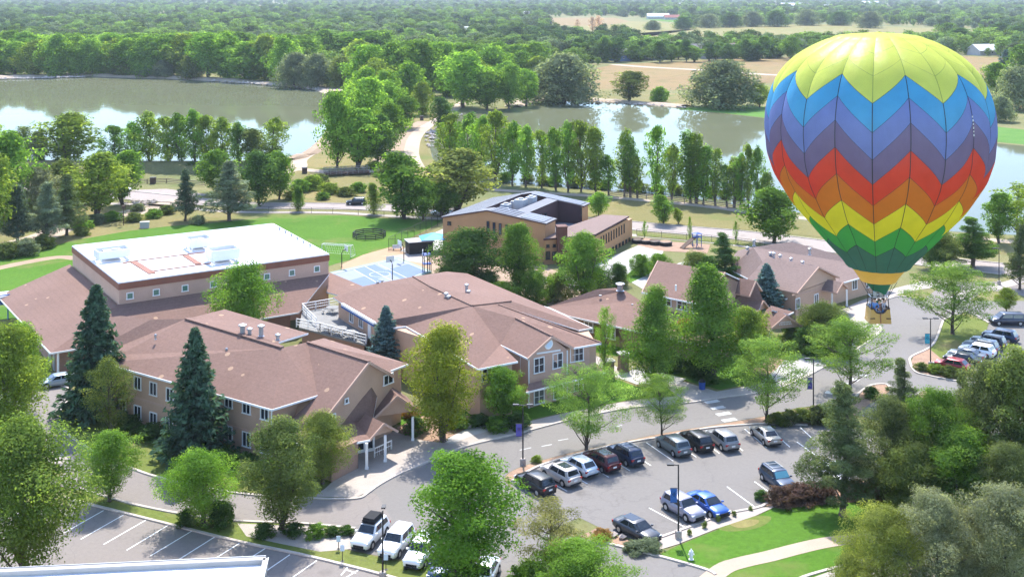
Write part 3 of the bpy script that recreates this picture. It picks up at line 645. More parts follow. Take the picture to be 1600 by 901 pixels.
def gym():
    FL, FR, BL, BR = P(185,443,9), P(515,398,9), P(112,385,9), P(427,350,9)
    root = thing('gym_building', 'large gym block with flat white roof, rust coloured band and small square windows', 'school building', (FL.x, FL.y, 0))
    plan = [FL, FR, BR, BL]; ins = offset_poly(plan, .12)
    m = MB(); prism(m, ins, 0, 8.2); m.build('wall', M['wall_pink'], root)
    m = MB(); out = offset_poly(plan, 0); m.add([Vector((p.x,p.y,8.1)) for p in out]+[Vector((p.x,p.y,8.98)) for p in out], [(i,(i+1)%4,(i+1)%4+4,i+4) for i in range(4)]); m.poly([Vector((p.x,p.y,8.1)) for p in out]); m.build('fascia_band', M['rust'], root)
    m = MB(); m.poly([Vector((p.x,p.y,9.0)) for p in out], 0, .02)
    for i in range(4):
        a, b = Vector((*out[i].xy, 9.07)), Vector((*out[(i+1)%4].xy, 9.07)); c = sum((Vector((*q.xy,9.07)) for q in out), Vector())/4
        a = a.lerp(c, .012); b = b.lerp(c, .012); m.bar(a, b, .3, .16)
    m.build('roof', M['white_roof'], root)
    ax = unit2(out[1]-out[0]); 
    e = unit2(FR-FL); n = unit2(BL-FL); rz = math.atan2(e.y, e.x)
    def unit(u, v, sx, sy, h):
        c = P(u, v, 9.4); m = MB(); t = .12
        for s in (-1,1):
            m.box((c.x+n.x*s*sy/2, c.y+n.y*s*sy/2, 9.5+h/2), (sx,t,h), rz); m.box((c.x+e.x*s*sx/2, c.y+e.y*s*sx/2, 9.5+h/2), (t,sy-t*1.1,h), rz)
        for i in (-1,1):
            for j in (-1,1): m.box((c.x+e.x*i*sx*.42+n.x*j*sy*.42, c.y+e.y*i*sx*.42+n.y*j*sy*.42, 9.26), (.15,.15,.5), rz)
        o = m.build('rooftop_screen', M['white_trim'], root)
        u_ = MB(); u_.box((c.x,c.y,9.9), (sx*.55,sy*.55,1.1), rz); u_.box((c.x+e.x*sx*.08,c.y+e.y*sx*.08,10.5), (sx*.2,sy*.3,.14), rz)
        u_.build('air_unit', M['hvac'], o)
    unit(175,401,4.6,3.0,1.15); unit(310,384,3.4,3.2,1.25); unit(348,404,4.2,3.0,1.5)
    m = MB()
    def st(a, b, w): m.bar(P(a[0],a[1],9.06), P(b[0],b[1],9.06), w, .1)
    st((192,411),(207,408),.35); st((207,408),(292,397),.25); st((292,397),(320,394),.3); st((209,409),(238,427),1.0); st((290,399),(310,412),.9); st((235,424),(330,411),.25)
    m.build('roof_sleeper', M['rust'], root)
    wins(root, ins[0], ins[1], [(203,462),(244,456.5),(289,450),(333,444),(378,437.5),(417,432),(456,426),(495,420)], .95, .95, 1, 1, 'white_trim', 'glass_green')
    # lean-to roofs on the left and the front
    E1, E0 = P(79,551,3.3), P(0,466,3.3); d = unit2(E0-E1); E0 = E1 + d*33
    T1, T0 = P(183,476,6.1), P(107,413,6.05); T0 = T1 + n*28
    Ef = E1 + e*33.5; Tf = T1 + e*31.5
    roofs(root, [[E1, T1, T0, E0], [Ef, Tf, T1, E1]], 'shingle')
    trim(root, [[E0, E1, Ef]])
    m = MB(); pl = [E1+e*1.2+n*1.2, Ef-e*.8+n*1.2, Ef-e*.8+n*7, E1+e*7+n*7, E1+e*7+n*28, E1+e*1.2+n*28]
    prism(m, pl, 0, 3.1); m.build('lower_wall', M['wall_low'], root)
    column(root, E1+e*1.0+n*.4+Vector((0,0,-3.3)), 3.1, .25)
    m = MB(); q = E1+n*6+e*1.12; m.box((q.x,q.y,1.1), (.1,1.6,2.2), rz); m.build('door', M['grey_metal'], root); m = MB(); q = E1+n*3.4+e*1.12; m.box((q.x,q.y,1.1), (.1,1.0,2.2), rz); m.build('door', M['grey_metal'], root)
    # pipe vents on the back edge
    for i in range(6):
        q = out[1].lerp(out[2], .25+.11*i); vent(root, Vector((q.x-e.x*.7, q.y-e.y*.7, 9.0)), .25, .1)
    # white canopy and sign at the far left
    m = MB(); m.poly([P(-40,462,3.6), P(0,456,3.6), P(33,452,3.6), P(26,459,3.6), P(0,464,3.6), P(-40,476,3.6)], 0, .25); m.build('canopy', M['white_roof'], root)
    s = thing('entrance_sign', 'dark blue sign with a pale letter at the left edge by the gym', 'sign', (P(2,500).x, P(2,500).y, 0))
    c = P(2,500); m = MB(); m.box((c.x,c.y,3.0), (2.4,.16,1.5), .5); m.box((c.x-.8,c.y-.45,1.15), (.14,.14,2.3)); m.box((c.x+.8,c.y+.45,1.15), (.14,.14,2.3)); m.build('panel', M['banner_blue'], s)
    text(s, 'C', (c.x+.55*math.cos(.5)+.06, c.y+.55*math.sin(.5)-.14, 2.62), .5, .95, M['paint_white'])
def text(parent, body, pos, rz, size, mat, name='lettering', tilt=math.pi/2):
    cu = bpy.data.curves.new(name, 'FONT'); cu.body = body; cu.size = size; cu.extrude = .012; cu.align_x = 'CENTER'; cu.materials.append(mat)
    tmp = bpy.data.objects.new(name, cu); me = bpy.data.meshes.new_from_object(tmp); bpy.data.objects.remove(tmp); o = bpy.data.objects.new(name, me); COL.objects.link(o); o.parent = parent
    r = parent; off = Vector((0,0,0))
    while r is not None: off += Vector(r.location); r = r.parent
    o.location = Vector(pos) - off; o.rotation_euler = (tilt, 0, rz); return o

def building_a():
    Z = 6.0
    c0, c1 = P(160,566,Z), P(425,639,Z); c2 = P(496,617,Z)
    e = unit2(c1-c0); n = Vector((-e.y, e.x, 0))
    root = thing('classroom_building', 'two storey tan classroom block in front with white windows and gabled entrance porch', 'school building', (c1.x, c1.y, 0))
    r1, r2 = P(291,498,9.3), P(441,543,9.3); V, R = P(480,534.5,9.0), P(577,565,8.9)
    gl = P(514,646,5.2)
    lo1, lo2 = P(430,678,3.1), P(478,697,3.1)
    bk1, bk2, bk3 = P(506,528,6.9), P(638,568,6.6), P(610,578.5,6.6)
    gr = P(616,587,6.4)
    roofs(root, [[c0, c1, r2, r1, P(187,554,6.4)], [c1, c2, V, r2], [V, c2, lo1, lo2, P(503,668,4.0), gl, R],
                 [V, R, gr, bk3, bk2, bk1],
                 [P(187,554,6.4), r1, P(236,499,8.9), P(189,493,8.4), P(140,500,7.4), P(150,544,6.0), P(171,547,6.0)],
                 [r1, r2, P(435,534,9.5), P(481,520,9.0), P(420,503,9.0), P(351,483,9.2)]])
    trim(root, [[c0, c1, c2], [P(171,547,6.0), P(187,554,6.3)], [lo1, lo2], [P(435,534,9.3), P(481,520,8.9)], [bk3, bk2]])
    m = MB(); m.bar(r1+Vector((0,0,.06)), r2+Vector((0,0,.06)), .5, .16); m.bar(V+Vector((0,0,.05)), R+Vector((0,0,.05)), .3, .12); m.build('ridge_cap', M['shingle'], root)
    trim(root, [[gl, R, gr]], 'bargeboard', 'wall_pink', .14, .3)
    # walls
    W0, W1 = c0 + n*.55, c1 + n*.55 - e*.55
    depth = 13.5
    m = MB()
    plan = [Vector((p.x,p.y,0)) for p in (W0, W1, W1+n*4.2)]
    far = W1 + n*depth; plan += [Vector((*far.xy,0)), Vector((*(W0+n*depth).xy,0))]
    prism(m, plan, 0, 5.85)
    m.build('wall', M['wall_tan'], root)
    m = MB(); m.bar(Vector((*(W0-n*.03).xy, 2.75)), Vector((*(W1-n*.03).xy, 2.75)), .08, .22); m.build('string_course', M['wall_pink'], root)
    # cross wing: gable wall facing right-front
    g = MB()
    a = Vector((*gl.xy, 0)); b = Vector((*gr.xy, 0)); ins = -unit2(Vector(((R-V).x, (R-V).y, 0)))*.4
    a2, b2, t2 = a+ins, b+ins, R+ins+Vector((0,0,-.25)); lo = Vector((*P(503,668,4.0).xy,0))+ins
    pts = [lo, b2, Vector((*b2.xy, gr.z-.25)), t2, Vector((*a2.xy, gl.z-.25)), Vector((*lo.xy, 3.6))]
    bk = ins.normalized()*9
    k = len(pts)
    g.add(pts+[p+bk for p in pts], [tuple(range(k))]+[tuple(reversed(range(k, 2*k)))]+[(i, i+k, (i+1)%k+k, (i+1)%k) for i in range(k)])
    o = fixn(g.build('gable_wall', M['wall_tan'], root))
    # right-hand wing under the back eave
    m = MB(); s = Vector((*bk2.xy,0)); q = Vector((*bk3.xy,0)); pl = [s - e*.6 - unit2(s-q)*.5, q - e*.6, q - e*14, s - e*14 - unit2(s-q)*.5]
    prism(m, pl, 0, 6.4); m.build('wing_wall', M['wall_tan'], root)
    # lower lean-to walls beside the entrance
    m = MB(); l1, l2 = Vector((*lo1.xy,0))+n*.5, Vector((*lo2.xy,0))+n*.5
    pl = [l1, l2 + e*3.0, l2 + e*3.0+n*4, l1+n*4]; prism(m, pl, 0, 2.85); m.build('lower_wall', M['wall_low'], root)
    # windows, read off the front wall
    up = [(216,598),(240,606.5),(265,616),(358,626),(386,636),(417,646)]
    up = [(215.5,598),(240,607),(266,616.5),(357.5,625.5),(385.5,635),(414,644.5)]
    dn = [(192,634),(215.5,644),(240,655),(265,664),(357.5,676),(385.5,686),(414,696)]
    wins(root, W0, W1, up, 1.25, 1.55, 2, 1); wins(root, W0, W1, dn, 1.25, 1.65, 2, 1)
    A_, B_ = lo, b2
    wins(root, A_, B_, [(541,626)], .62, .62, 1, 1); wins(root, A_, B_, [(521,651)], .6, .75, 1, 1); wins(root, A_, B_, [(606.5,592)], 1.6, 1.15, 2, 1)
    m = MB(); d1 = W1 - e*.02 - n*.03; m.bar(Vector((*d1.xy,0)), Vector((*d1.xy,5.8)), .12); m.build('downpipe', M['white_trim'], root)
    # entrance porch
    slope = [P(580,605,5.9), P(591,608.5,5.2), P(583,653,2.95), P(578,686,2.75), P(553,691,2.75), P(531,663,3.3)]
    roofs(root, [slope]); trim(root, [[slope[4], slope[3]]])
    apex = P(610,616.5,4.95); back = P(580,603,4.98)
    Lc, Rc = P(583,653,2.85), P(658,644,2.7)
    def porch(Lc, Rc, rise, depth):
        s = unit2(Rc-Lc); f = Vector((s.y,-s.x,0)); a = (Lc+Rc)/2 + Vector((0,0,rise)); gable_roof(root, a-f*depth, a, (Rc-Lc).length/2, rise, 'wall_tan'); return f
    d = porch(Lc, Rc, 2.15, 5.0); porch(P(578,686,2.7), P(622,672.5,2.7), 1.25, 3.5)
    for u, v, h in ((573,733,2.7),(602,721,2.75),(645,688,2.6)): column(root, P(u,v), h)
    m = MB(); c = P(571,716) + Vector((-.3,1.6,0)); f = d
    rz = math.atan2(d.y, d.x) + math.pi/2
    m.box((c.x,c.y,1.3), (2.2,.14,2.5), rz); o = m.build('door', M['white_trim'], root)
    g2 = MB(); 
    for s in (-.5,.5): g2.box((c.x+math.cos(rz)*s+f.x*.07, c.y+math.sin(rz)*s+f.y*.07, 1.35), (.75,.06,1.9), rz)
    g2.build('pane', M['glass'], o)
    railing(root, [P(585,715), P(598,709), P(612,702)], 1.0, 'white_trim', 1.5, 2, .07)
    # chimney pipes
    vent(root, P(379,525,9.0), 1.2, .3); vent(root, P(390,527,9.0), .9, .22); vent(root, P(408,525,9.4), 1.1, .27); vent(root, P(434,531,9.4), .5, .2)
    vent(root, P(243,530,8.0), .4, .1); vent(root, P(354,552,8.0), .4, .1)
def deck():
    z = 3.5
    root = thing('roof_terrace', 'roof terrace with white railings between the front and middle blocks', 'terrace', (P(510,520).x, P(510,520,0).y, 0))
    pts = [P(472,487,z), P(535,476,z), P(544,486,z), P(577,520,z), P(572,538,z), P(467,511,z)]
    m = MB(); m.poly(pts, 0, .25); m.build('deck', M['deck'], root)
    m = MB(); prism(m, offset_poly(pts, .4), 0, z-.27); m.build('wall', M['wall_low'], root)
    railing(root, [P(494,510,z), P(472,487,z), P(535,476,z)], 1.15, 'white_trim', 2.0, 3, .1)
    railing(root, [P(463,511,z), P(500,518,z), P(572,537,z)], 1.15, 'white_trim', 1.8, 3, .1)
    for i, (u, v) in enumerate([(513,517),(531,521),(550,527),(520,488)]):
        c = P(u, v, z); lab = ['white terrace table nearest the long railing bend','white terrace table in the middle of the row on the deck','white terrace table by the blue spruce end of the deck','white terrace table by the back railing of the deck'][i]
        t = thing('terrace_table', lab, 'table', (c.x, c.y, z), .3, 'tables on the roof terrace')
        q = MB(); q.lathe([(.95,.72),(.98,.75),(.95,.79)], (0,0,0), 14); o = q.build('table_top', M['deck'], t, False)
        q = MB(); q.lathe([(.35,0),(.06,.05),(.06,.72)], (0,0,0), 8); q.build('pedestal', M['grey_metal'], t, False)
        for k in range(4):
            q = MB(); a = k*math.pi/2; q.box((1.35*math.cos(a),1.35*math.sin(a),.42), (.35,.9,.06), a); q.bar((1.35*math.cos(a),1.35*math.sin(a),0),(1.35*math.cos(a),1.35*math.sin(a),.42),.07)
            q.build('bench', M['deck'], t, False)

def building_b():
    Z = 6.2
    p = lambda u, v, z=Z: P(u, v, z)
    b1, b2, b3, b4, b5 = p(535,474), p(586,504), p(634,509), p(675,532), p(747,576)
    b6, b7 = p(809,564), p(782,538)
    c1, c2, c3, c4 = p(825,559.5,6.0), p(863,525,8.0), p(896,543,6.05), p(939,535.5,6.0)
    c5, c6 = p(925,512,6.2), p(904.5,515,6.25)
    r0, r1, r2, r3, r4 = p(645.5,432,8.8), p(673,448,9), p(738,477.5,9), p(799,470.5,9), p(779,476,8.9)
    w0 = p(806,497,8.25)
    k1, k2, k3, k4 = p(698,424,6.5), p(730,427,6.4), p(760,439.5,6.3), p(850,478,6.25)
    l1, l2, l3 = p(597,441,8), p(567,447,7.2), p(520,464,6.2)
    root = thing('gabled_school_building', 'two storey pink block in the middle with gable, round vent and blue edged roof', 'school building', (b5.x, b5.y, 0))
    roofs(root, [[b1, b2, p(616,511), b3, b4, b5, r2, r1, r0, l1, l2, l3], [r2, b5, b6, b7, w0, r4, r3], [b7, c1, c2, w0], [r4, w0, c2, c3, c4], [r3, r4, c6, c5], [r0, r1, r2, r3, c5, k4, k3, k2, k1]])
    roofs(root, [[P(512,424,4.6), P(567,447,4.6), P(552,467,4.2), P(510,456,4.2)]]); roofs(root, [[P(822,612,2.95), P(945,581,2.95), P(935,572,3.35), P(826,599,3.35)]])
    trim(root, [[b2, p(616,511), b3, b4, b5, b6], [b7, c1], [c3, c4], [c6, c5, k4], [P(822,612,2.95), P(945,581,2.95)], [P(552,467,4.2), P(567,447,4.6)]])
    trim(root, [[b1, b2]], 'gutter', 'white_trim', .4, .3); trim(root, [[b1+Vector((0,0,.02)), b2+Vector((0,0,.02))]], 'awning', 'banner_blue', .5, .16, .42)
    trim(root, [[c1, c2, c3]], 'bargeboard', 'wall_pink', .14, .3)
    m = MB()
    for a, b in ((r0,r1),(r1,r2),(r2,r3),(r4,c4),(w0,c2)): m.bar(a+Vector((0,0,.05)), b+Vector((0,0,.05)), .3, .12)
    m.build('ridge_cap', M['shingle'], root)
    plan = offset_poly([b1, b2, b4, b5, b6, b7, c1, c4, c5, k4, k3, k1, l1, l3], .55)
    m = MB(); prism(m, plan, 0, 5.95); m.build('wall', M['wall_tan'], root)
    # gable wing wall in lighter pink
    d = unit2(c3-c1); nn = Vector((d.y,-d.x,0)); A = Vector((*c1.xy,0))+d*.3-nn*.3; B = Vector((*c3.xy,0))-d*.75-nn*.3; T = c2 - nn*.3 - Vector((0,0,.2))
    g = MB(); pts = [A, B, Vector((*B.xy,5.9)), T, Vector((*A.xy,5.85))]; k = len(pts); bk = -nn*3
    g.add(pts+[q+bk for q in pts], [tuple(range(k)), tuple(reversed(range(k,2*k)))]+[(i,i+k,(i+1)%k+k,(i+1)%k) for i in range(k)])
    fixn(g.build('gable_wall', M['wall_pink'], root))
    A2 = B + d*.05 - nn*.25; B2 = Vector((*c4.xy,0)) - d*1.5 - nn*.35
    m = MB(); prism(m, [A2, B2, B2-nn*3, A2-nn*3], 0, 5.9); m.build('bay_wall', M['wall_pink'], root)
    wins(root, A, B, [(842,570),(871,563)], 1.55, 1.85, 2, 2); wins(root, A, B, [(842,619),(872,611)], 1.55, 1.8, 2, 2)
    wins(root, A2, B2, [(901,553)], 1.9, 1.8, 3, 2); wins(root, A2, B2, [(900,600)], 2.0, 1.7, 3, 2)
    wp, rz, nr = wall_at(A, B, 856.5, 537, .03)
    m = MB(); m.lathe([(.62,0),(.62,.1),(.5,.12)], (0,0,0), 24); o = m.build('round_vent', M['white_trim'], root, False); o.location = wp - root.location; o.rotation_euler = (math.pi/2,0,rz)
    q = MB(); q.lathe([(.42,.10),(.42,.14)], (0,0,0), 24); i = q.build('dial', M['sign_pale'], o, False)
    a, _, _ = wall_at(A, B, 838, 552, .06); b, _, _ = wall_at(A, B, 875, 546.5, .06)
    m = MB(); m.bar(a, b, .1, .18); 
    for q0 in (A, B): m.bar(q0+nn*.06, Vector((*q0.xy,5.8))+nn*.06, .16)
    m.build('trim_board', M['white_trim'], root)
    L0, L1 = plan[0], plan[1]
    # windows on the terrace wall and the side wall
    wl = sorted(plan, key=lambda q: (q-Vector((b1.x,b1.y,0))).length)[0]; wr = sorted(plan, key=lambda q: (q-Vector((b2.x,b2.y,0))).length)[0]
    wins(root, wl, wr, [(549.5,495),(564.5,503)], 1.3, 1.5, 2, 1)
    pz, rz2, n2 = wall_at(wl, wr, 578, 513, .05); m = MB(); m.box((pz.x,pz.y,pz.z-.3), (.95,.1,2.1), rz2); m.build('door', M['white_trim'], root)
    q5 = sorted(plan, key=lambda q: (q-Vector((b5.x,b5.y,0))).length)[0]; q6 = sorted(plan, key=lambda q: (q-Vector((b6.x,b6.y,0))).length)[0]
    wins(root, q5, q6, [(757,585),(772,582)], .8, 1.6, 1, 2)
    q7 = sorted(plan, key=lambda q: (q-Vector((b7.x,b7.y,0))).length)[0]; qc = sorted(plan, key=lambda q: (q-Vector((c1.x,c1.y,0))).length)[0]
    wins(root, q7, qc, [(818,570)], 1.0, 1.9, 1, 2)
    for u, v, h in ((697,470,.9),(701,472,.7),(729,462,1.4),(732,466,.9),(590,445,.3),(597,443,.3)):
        vent(root, P(u, v, 8.3 if u < 710 else 7.9) if u > 600 else P(u, v, 7.6), h, .2 if h > .5 else .14)

def building_c():
    root = thing('long_school_building', 'long low wing with raised middle roof, row of high windows and gabled porch', 'school building', (P(992,516,3.3).x, P(992,516,3.3).y, 0))
    p = P
    f0, f1, f2 = p(856,479,3.4), p(888,493,3.3), p(992,516,3.3); d = unit2(f2-f1); f3 = f2 + d*11; n = Vector((-d.y,d.x,0))
    w0, w1 = p(1003,471,5.0), p(1049,487,4.95)
    w1 = w0 + d*max((w1-w0).dot(d), 8); w2 = w1 + d*2.5
    roofs(root, [[f0, f1, f2, f3, w2, w1, w0, p(977,454,5.6), p(962,449.5,5.8), p(932,452,5.6)]])
    u0, u1 = p(1003,456,6.8), p(1079,472,6.8); u2 = u1 + d*2.0
    r0 = p(1028,407,9.7); r1 = r0 + d*((u2-u0).dot(d)+1.0)
    bo = n*((r0-u0).dot(n))
    dz = Vector((0,0,-2.9))
    roofs(root, [[u0, u2, r1, r0], [r0, r1, r1+bo+dz, r0+bo+dz]])
    trim(root, [[f0, f1, f2, f3]]); trim(root, [[u0, u2]]); trim(root, [[w1+Vector((0,0,.1)), w2+Vector((0,0,.1))]])
    trim(root, [[u0, r0], [u2, r1]], 'bargeboard', 'wall_pink', .14, .3)
    b0, b1_ = u0+n*.6+d*.5, u2+n*.6-d*.5
    m = MB(); wd = (bo*2 - n*1.2)
    prism(m, [Vector((*q.xy,0)) for q in (b0, b1_, b1_+wd, b0+wd)], 0, 6.6)
    for s, q in ((0,b0),(1,b1_)):
        t = (r0 if s == 0 else r1) + (d*.5 if s == 0 else -d*.5) + Vector((0,0,-.3)); m.add([Vector((*q.xy,6.55)), Vector((*(q+wd).xy,6.55)), t, Vector((*(q+d*.01).xy,6.55))], [(0,1,2),(2,1,0)])
    m.build('wall', M['wall_tan'], root)
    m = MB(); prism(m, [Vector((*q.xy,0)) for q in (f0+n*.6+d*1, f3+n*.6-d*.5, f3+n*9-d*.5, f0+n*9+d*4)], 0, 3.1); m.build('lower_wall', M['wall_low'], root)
    wins(root, b0, b1_, [(1041.5,469.5),(1066,476),(1090,483)], 1.7, 1.5, 2, 2)
    a, b = f1+n*.6, f2+n*.6
    wins(root, a, b, [(958,521),(952,519)], .85, 1.7, 1, 2); wins(root, a, b, [(920,510),(1030,535)], 1.6, 1.5, 2, 2)
    # small gables and link roof
    roofs(root, [[p(1150,433,8), p(1181,438.5,8), p(1192,469,5.5), p(1186,484,4.6), p(1140,478,4.6)]])
    gable_roof(root, p(1152,433.5,8.05), p(1181,438.5,8.05), 1.9, 1.75, 'wall_tan'); gable_roof(root, p(1168,464,5.6), p(1193,469,5.6), 1.8, 1.5, 'wall_tan')
    m = MB(); q = p(1176,450,7.5); prism(m, [Vector((q.x-5,q.y+1,0)), Vector((q.x-.6,q.y-3.5,0)), Vector((q.x+.9,q.y-.4,0)), Vector((q.x-3,q.y+4,0))], 0, 4.6); m.build('link_wall', M['wall_low'], root)
    ap = p(1229,492,4.9); bk = p(1204,478,4.95); L, R = gable_roof(root, bk, ap, 2.75, 1.9, 'wall_tan')
    roofs(root, [[p(1204,477,5.3), p(1240,487,4.6), p(1232,491,4.5), p(1206,484,5.0)]]); trim(root, [[p(1240,487,4.6), p(1232,491,4.5)]])
    dd = unit2(ap-bk); nn = Vector((-dd.y,dd.x,0))
    for q in (ap+nn*2.3-dd*.4, ap-nn*2.3-dd*.4, ap+nn*2.3-dd*4, ap-nn*2.3-dd*4): column(root, Vector((q.x,q.y,0)), 3.0, .3)
    m = MB()   # pale raised strokes of the lettering on the porch gable, too small to read
    mid = ap - dd*.33 + Vector((0,0,-1.05))
    for k, (o, w) in enumerate(((.0,1.5),(.28,1.7))):
        for j in range(8):
            s = -w/2 + w*j/7; q = mid + nn*s + Vector((0,0,-o)); m.box((q.x,q.y,q.z), (.12,.06,.16), math.atan2(nn.y,nn.x))
    m.build('lettering', M['paint_white'], root)
    vent(root, p(969,454,5.7), .9, .42, True); vent(root, p(938,463,5.0), .2, .2, False); vent(root, p(988,477,4.6), .2, .15, False); vent(root, p(1056,454,8.2), .8, .12, False, 'white_trim')

def building_d():
    z = 3.3; p = P
    e1, e2 = p(1228,466,z), p(1342,434,z); d = unit2(e2-e1); e2 = e1 + d*((e2-e1).length+9); n = Vector((-d.y,d.x,0))
    root = thing('office_building', 'low building with greyish hipped roof and gabled front behind the hot air balloon', 'school building', (e1.x, e1.y, 0))
    r1, r2 = p(1177,386,7.2), p(1238,378,7.4); 
    hl = e1 + n*24 - d*1.0; hr = e2 + n*24
    hl = p(1140,420,z)
    roofs(root, [[e1, e2, r2, r1], [e1, r1, p(1150,392,4.5), hl], [r2, e2, hr], [r1, r2, hr, p(1150,392,4.5)]], 'shingle_grey')
    trim(root, [[hl, e1, e2]])
    plan = offset_poly([e1, e2, hr, hl], .6); m = MB(); prism(m, plan, 0, 3.15); m.build('wall', M['wall_tan'], root)
    ap = p(1279.5,416.6,7.2); g1, g2 = p(1236,461,4.3), p(1303,433,4.6)
    dd = unit2(Vector(((g2-g1).y, -(g2-g1).x, 0))); 
    if dd.y > 0: dd = -dd
    hw = (g2-g1).length/2
    L, R = gable_roof(root, ap - dd*9, ap, hw, 2.75, 'wall_tan', 'shingle_grey')
    A, B = Vector((*(L-dd*.1).xy,0)), Vector((*(R-dd*.1).xy,0))
    if A.x > B.x: A, B = B, A
    m = MB(); prism(m, [A, B, B-dd*6, A-dd*6], 0, 4.25); m.build('bay_wall', M['wall_tan'], root)
    wins(root, A, B, [(1246,474),(1275,467)], 1.25, 1.6, 2, 1)
    m = MB(); a, _, _ = wall_at(A, B, 1237, 461, .06); b, _, _ = wall_at(A, B, 1300, 448, .06); m.bar(a, b, .1, .16); m.build('trim_board', M['wall_pink'], root)
    ap2 = p(1317,441,4.6); gable_roof(root, ap2 - dd*5, ap2, 1.9, 1.25, 'wall_tan', 'shingle_grey')
    column(root, p(1323,478), 3.1, .3); column(root, p(1300,484), 3.1, .3)
    W0, W1 = e1+n*.6, e2+n*.6
    wins(root, W0, W1, [(1335,444.5)], 1.4, 1.6, 2, 1); wins(root, W0, W1, [(1357,443)], 1.4, 1.3, 2, 1)
    for u, v, zz, h in ((1209,405,6.0,.9),(1211,412,5.7,.5),(1204,398,6.4,.25),(1219,402,6.2,.25),(1236,407,6.0,.25),(1254,412,5.8,.25),(1265,398,6.4,.9),(1168,390,6.6,.3),(1178,384,7.0,.9)):
        vent(root, p(u, v, zz), h, .2)

def building_e():
    p = P
    FL, FR = p(692,338,6.8), p(852,348,7.2)
    F = p(762,327.5,8.7); bk = Vector((9.0,19.5,0))
    BL, BR, K = FL+bk, FR+bk, F+bk
    root = thing('modern_building', 'modern tan clad building with grey sloped roofs, sunken roof court and dark inner walls', 'school building', (FR.x, FR.y, 0))
    def q(s, t, dz=0.0):
        """s along the ridge from the front, t across: -1 left eave, 0 ridge, 1 right eave"""
        r = F.lerp(K, s); e = (FL if t < 0 else FR).lerp(BL if t < 0 else BR, s); v = r.lerp(e, abs(t)); return v + Vector((0,0,dz))
    def gq(s, t, z): v = q(s, t); return Vector((v.x, v.y, z))
    # wall body with the sunken court and the recess on the right side left open
    m = MB()
    def wallseg(s0, t0, s1, t1, zb=0.0, both=False):
        a, b = q(s0,t0,-.12), q(s1,t1,-.12); a0, b0 = Vector((a.x,a.y,zb)), Vector((b.x,b.y,zb)); m.add([a0,b0,b,a], [(0,1,2,3)])
    wallseg(0,-1,0,-.0001); wallseg(0,0,0,1); wallseg(1,-1,0,-1); wallseg(1,1,1,0); wallseg(1,-.0001,1,-1); wallseg(0,1,.22,1); wallseg(.85,1,1,1)
    o = m.build('wall', M['cladding'], root)
    m = MB()
    def strip(s0, s1, t0, t1):
        m.poly([q(s0,t0), q(s1,t0), q(s1,t1), q(s0,t1)], 0, .25, 1) 
    for a, b in ((-1.03,-.2),):
        strip(-.02,1.02,a,b)
    strip(-.02,.12,-.2,0); strip(-.02,.12,0,.35); strip(.9,1.02,-.2,0); strip(.9,1.02,0,.35)
    strip(-.02,1.02,.35,.55); strip(-.02,.22,.55,1.03); strip(.85,1.02,.55,1.03)
    m.build('roof', [M['metal_roof'], M['maroon']], root)
    # seams and panels
    m = MB()
    for k in range(14):
        s = k/13*.98+.01; m.bar(q(s,-1.0,.03), q(s,-.22,.03), .06, .05)
    m.build('roof_seam', M['grey_metal'], root)
    m = MB()
    for k in range(4):
        s0 = -.0+.052*k; m.poly([q(s0,.58,.1), q(s0+.047,.58,.1), q(s0+.047,.97,.1), q(s0,.97,.1)], 0, .06)
        m.poly([q(s0,.06,.1), q(s0+.025,.06,.1), q(s0+.025,.5,.1), q(s0,.5,.1)], 0, .06)
    for k in range(3):
        s0 = .86+.05*k; m.poly([q(s0,.06,.1), q(s0+.044,.06,.1), q(s0+.044,.97,.1), q(s0,.97,.1)], 0, .06)
    m.build('solar_panel', M['solar'], root)
    # court floor and dark inner walls
    m = MB(); zf = 6.0
    m.poly([gq(.12,-.2,zf), gq(.9,-.2,zf), gq(.9,.35,zf), gq(.12,.35,zf)]); m.build('court_floor', M['concrete'], root)
    m = MB()
    for (s0,t0,s1,t1) in ((.12,-.2,.9,-.2),(.9,-.2,.9,.35),(.9,.35,.12,.35),(.12,.35,.12,-.2)):
        a, b = q(s0,t0,-.2), q(s1,t1,-.2); m.quad(Vector((a.x,a.y,zf)), Vector((b.x,b.y,zf)), b, a)
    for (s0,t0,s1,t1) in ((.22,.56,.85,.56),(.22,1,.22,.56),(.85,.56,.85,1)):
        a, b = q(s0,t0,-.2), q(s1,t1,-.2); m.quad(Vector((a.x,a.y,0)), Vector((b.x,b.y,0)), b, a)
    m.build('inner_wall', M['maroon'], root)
    m = MB(); m.poly([gq(.22,.56,3.6), gq(.85,.56,3.6), gq(.85,1.0,3.6), gq(.22,1.0,3.6)], 0, .3); m.build('lower_roof', M['metal_roof'], root)
    u = MB()
    rr = random.Random(5)
    for s, t, sx, sy, h in ((.32,.05,1.6,1.4,1.6),(.42,-.05,1.8,1.6,2.2),(.55,.12,2.2,2.0,2.8),(.62,-.1,1.2,1.2,1.8),(.68,.2,2.2,1.6,2.9),(.24,.12,1.4,1.0,1.0),(.78,.1,1.6,1.6,1.6)):
        c = gq(s, t, zf+h/2); u.box(c, (sx,sy,h), math.radians(65)); u.lathe([(.5,h/2),(.5,h/2+.25),(.2,h/2+.3)], c, 10)
    u.build('air_unit', M['hvac'], root)
    # windows on the front: tall narrow, dark framed
    fa, fb = Vector((*FL.xy,0)), Vector((*FR.xy,0))
    wins(root, fa, fb, [(702,349)], .75, .75, 1, 1, 'black_metal'); wins(root, fa, fb, [(762.5,354),(772,356),(781.5,357.5),(791.5,359.5),(801,361),(810,362.5)], .5, 2.0, 1, 1, 'black_metal')
    wins(root, fa, fb, [(772.5,371.5)], .6, .5, 1, 1, 'black_metal')
    ra, rb = q(.22,.57), q(.85,.57)
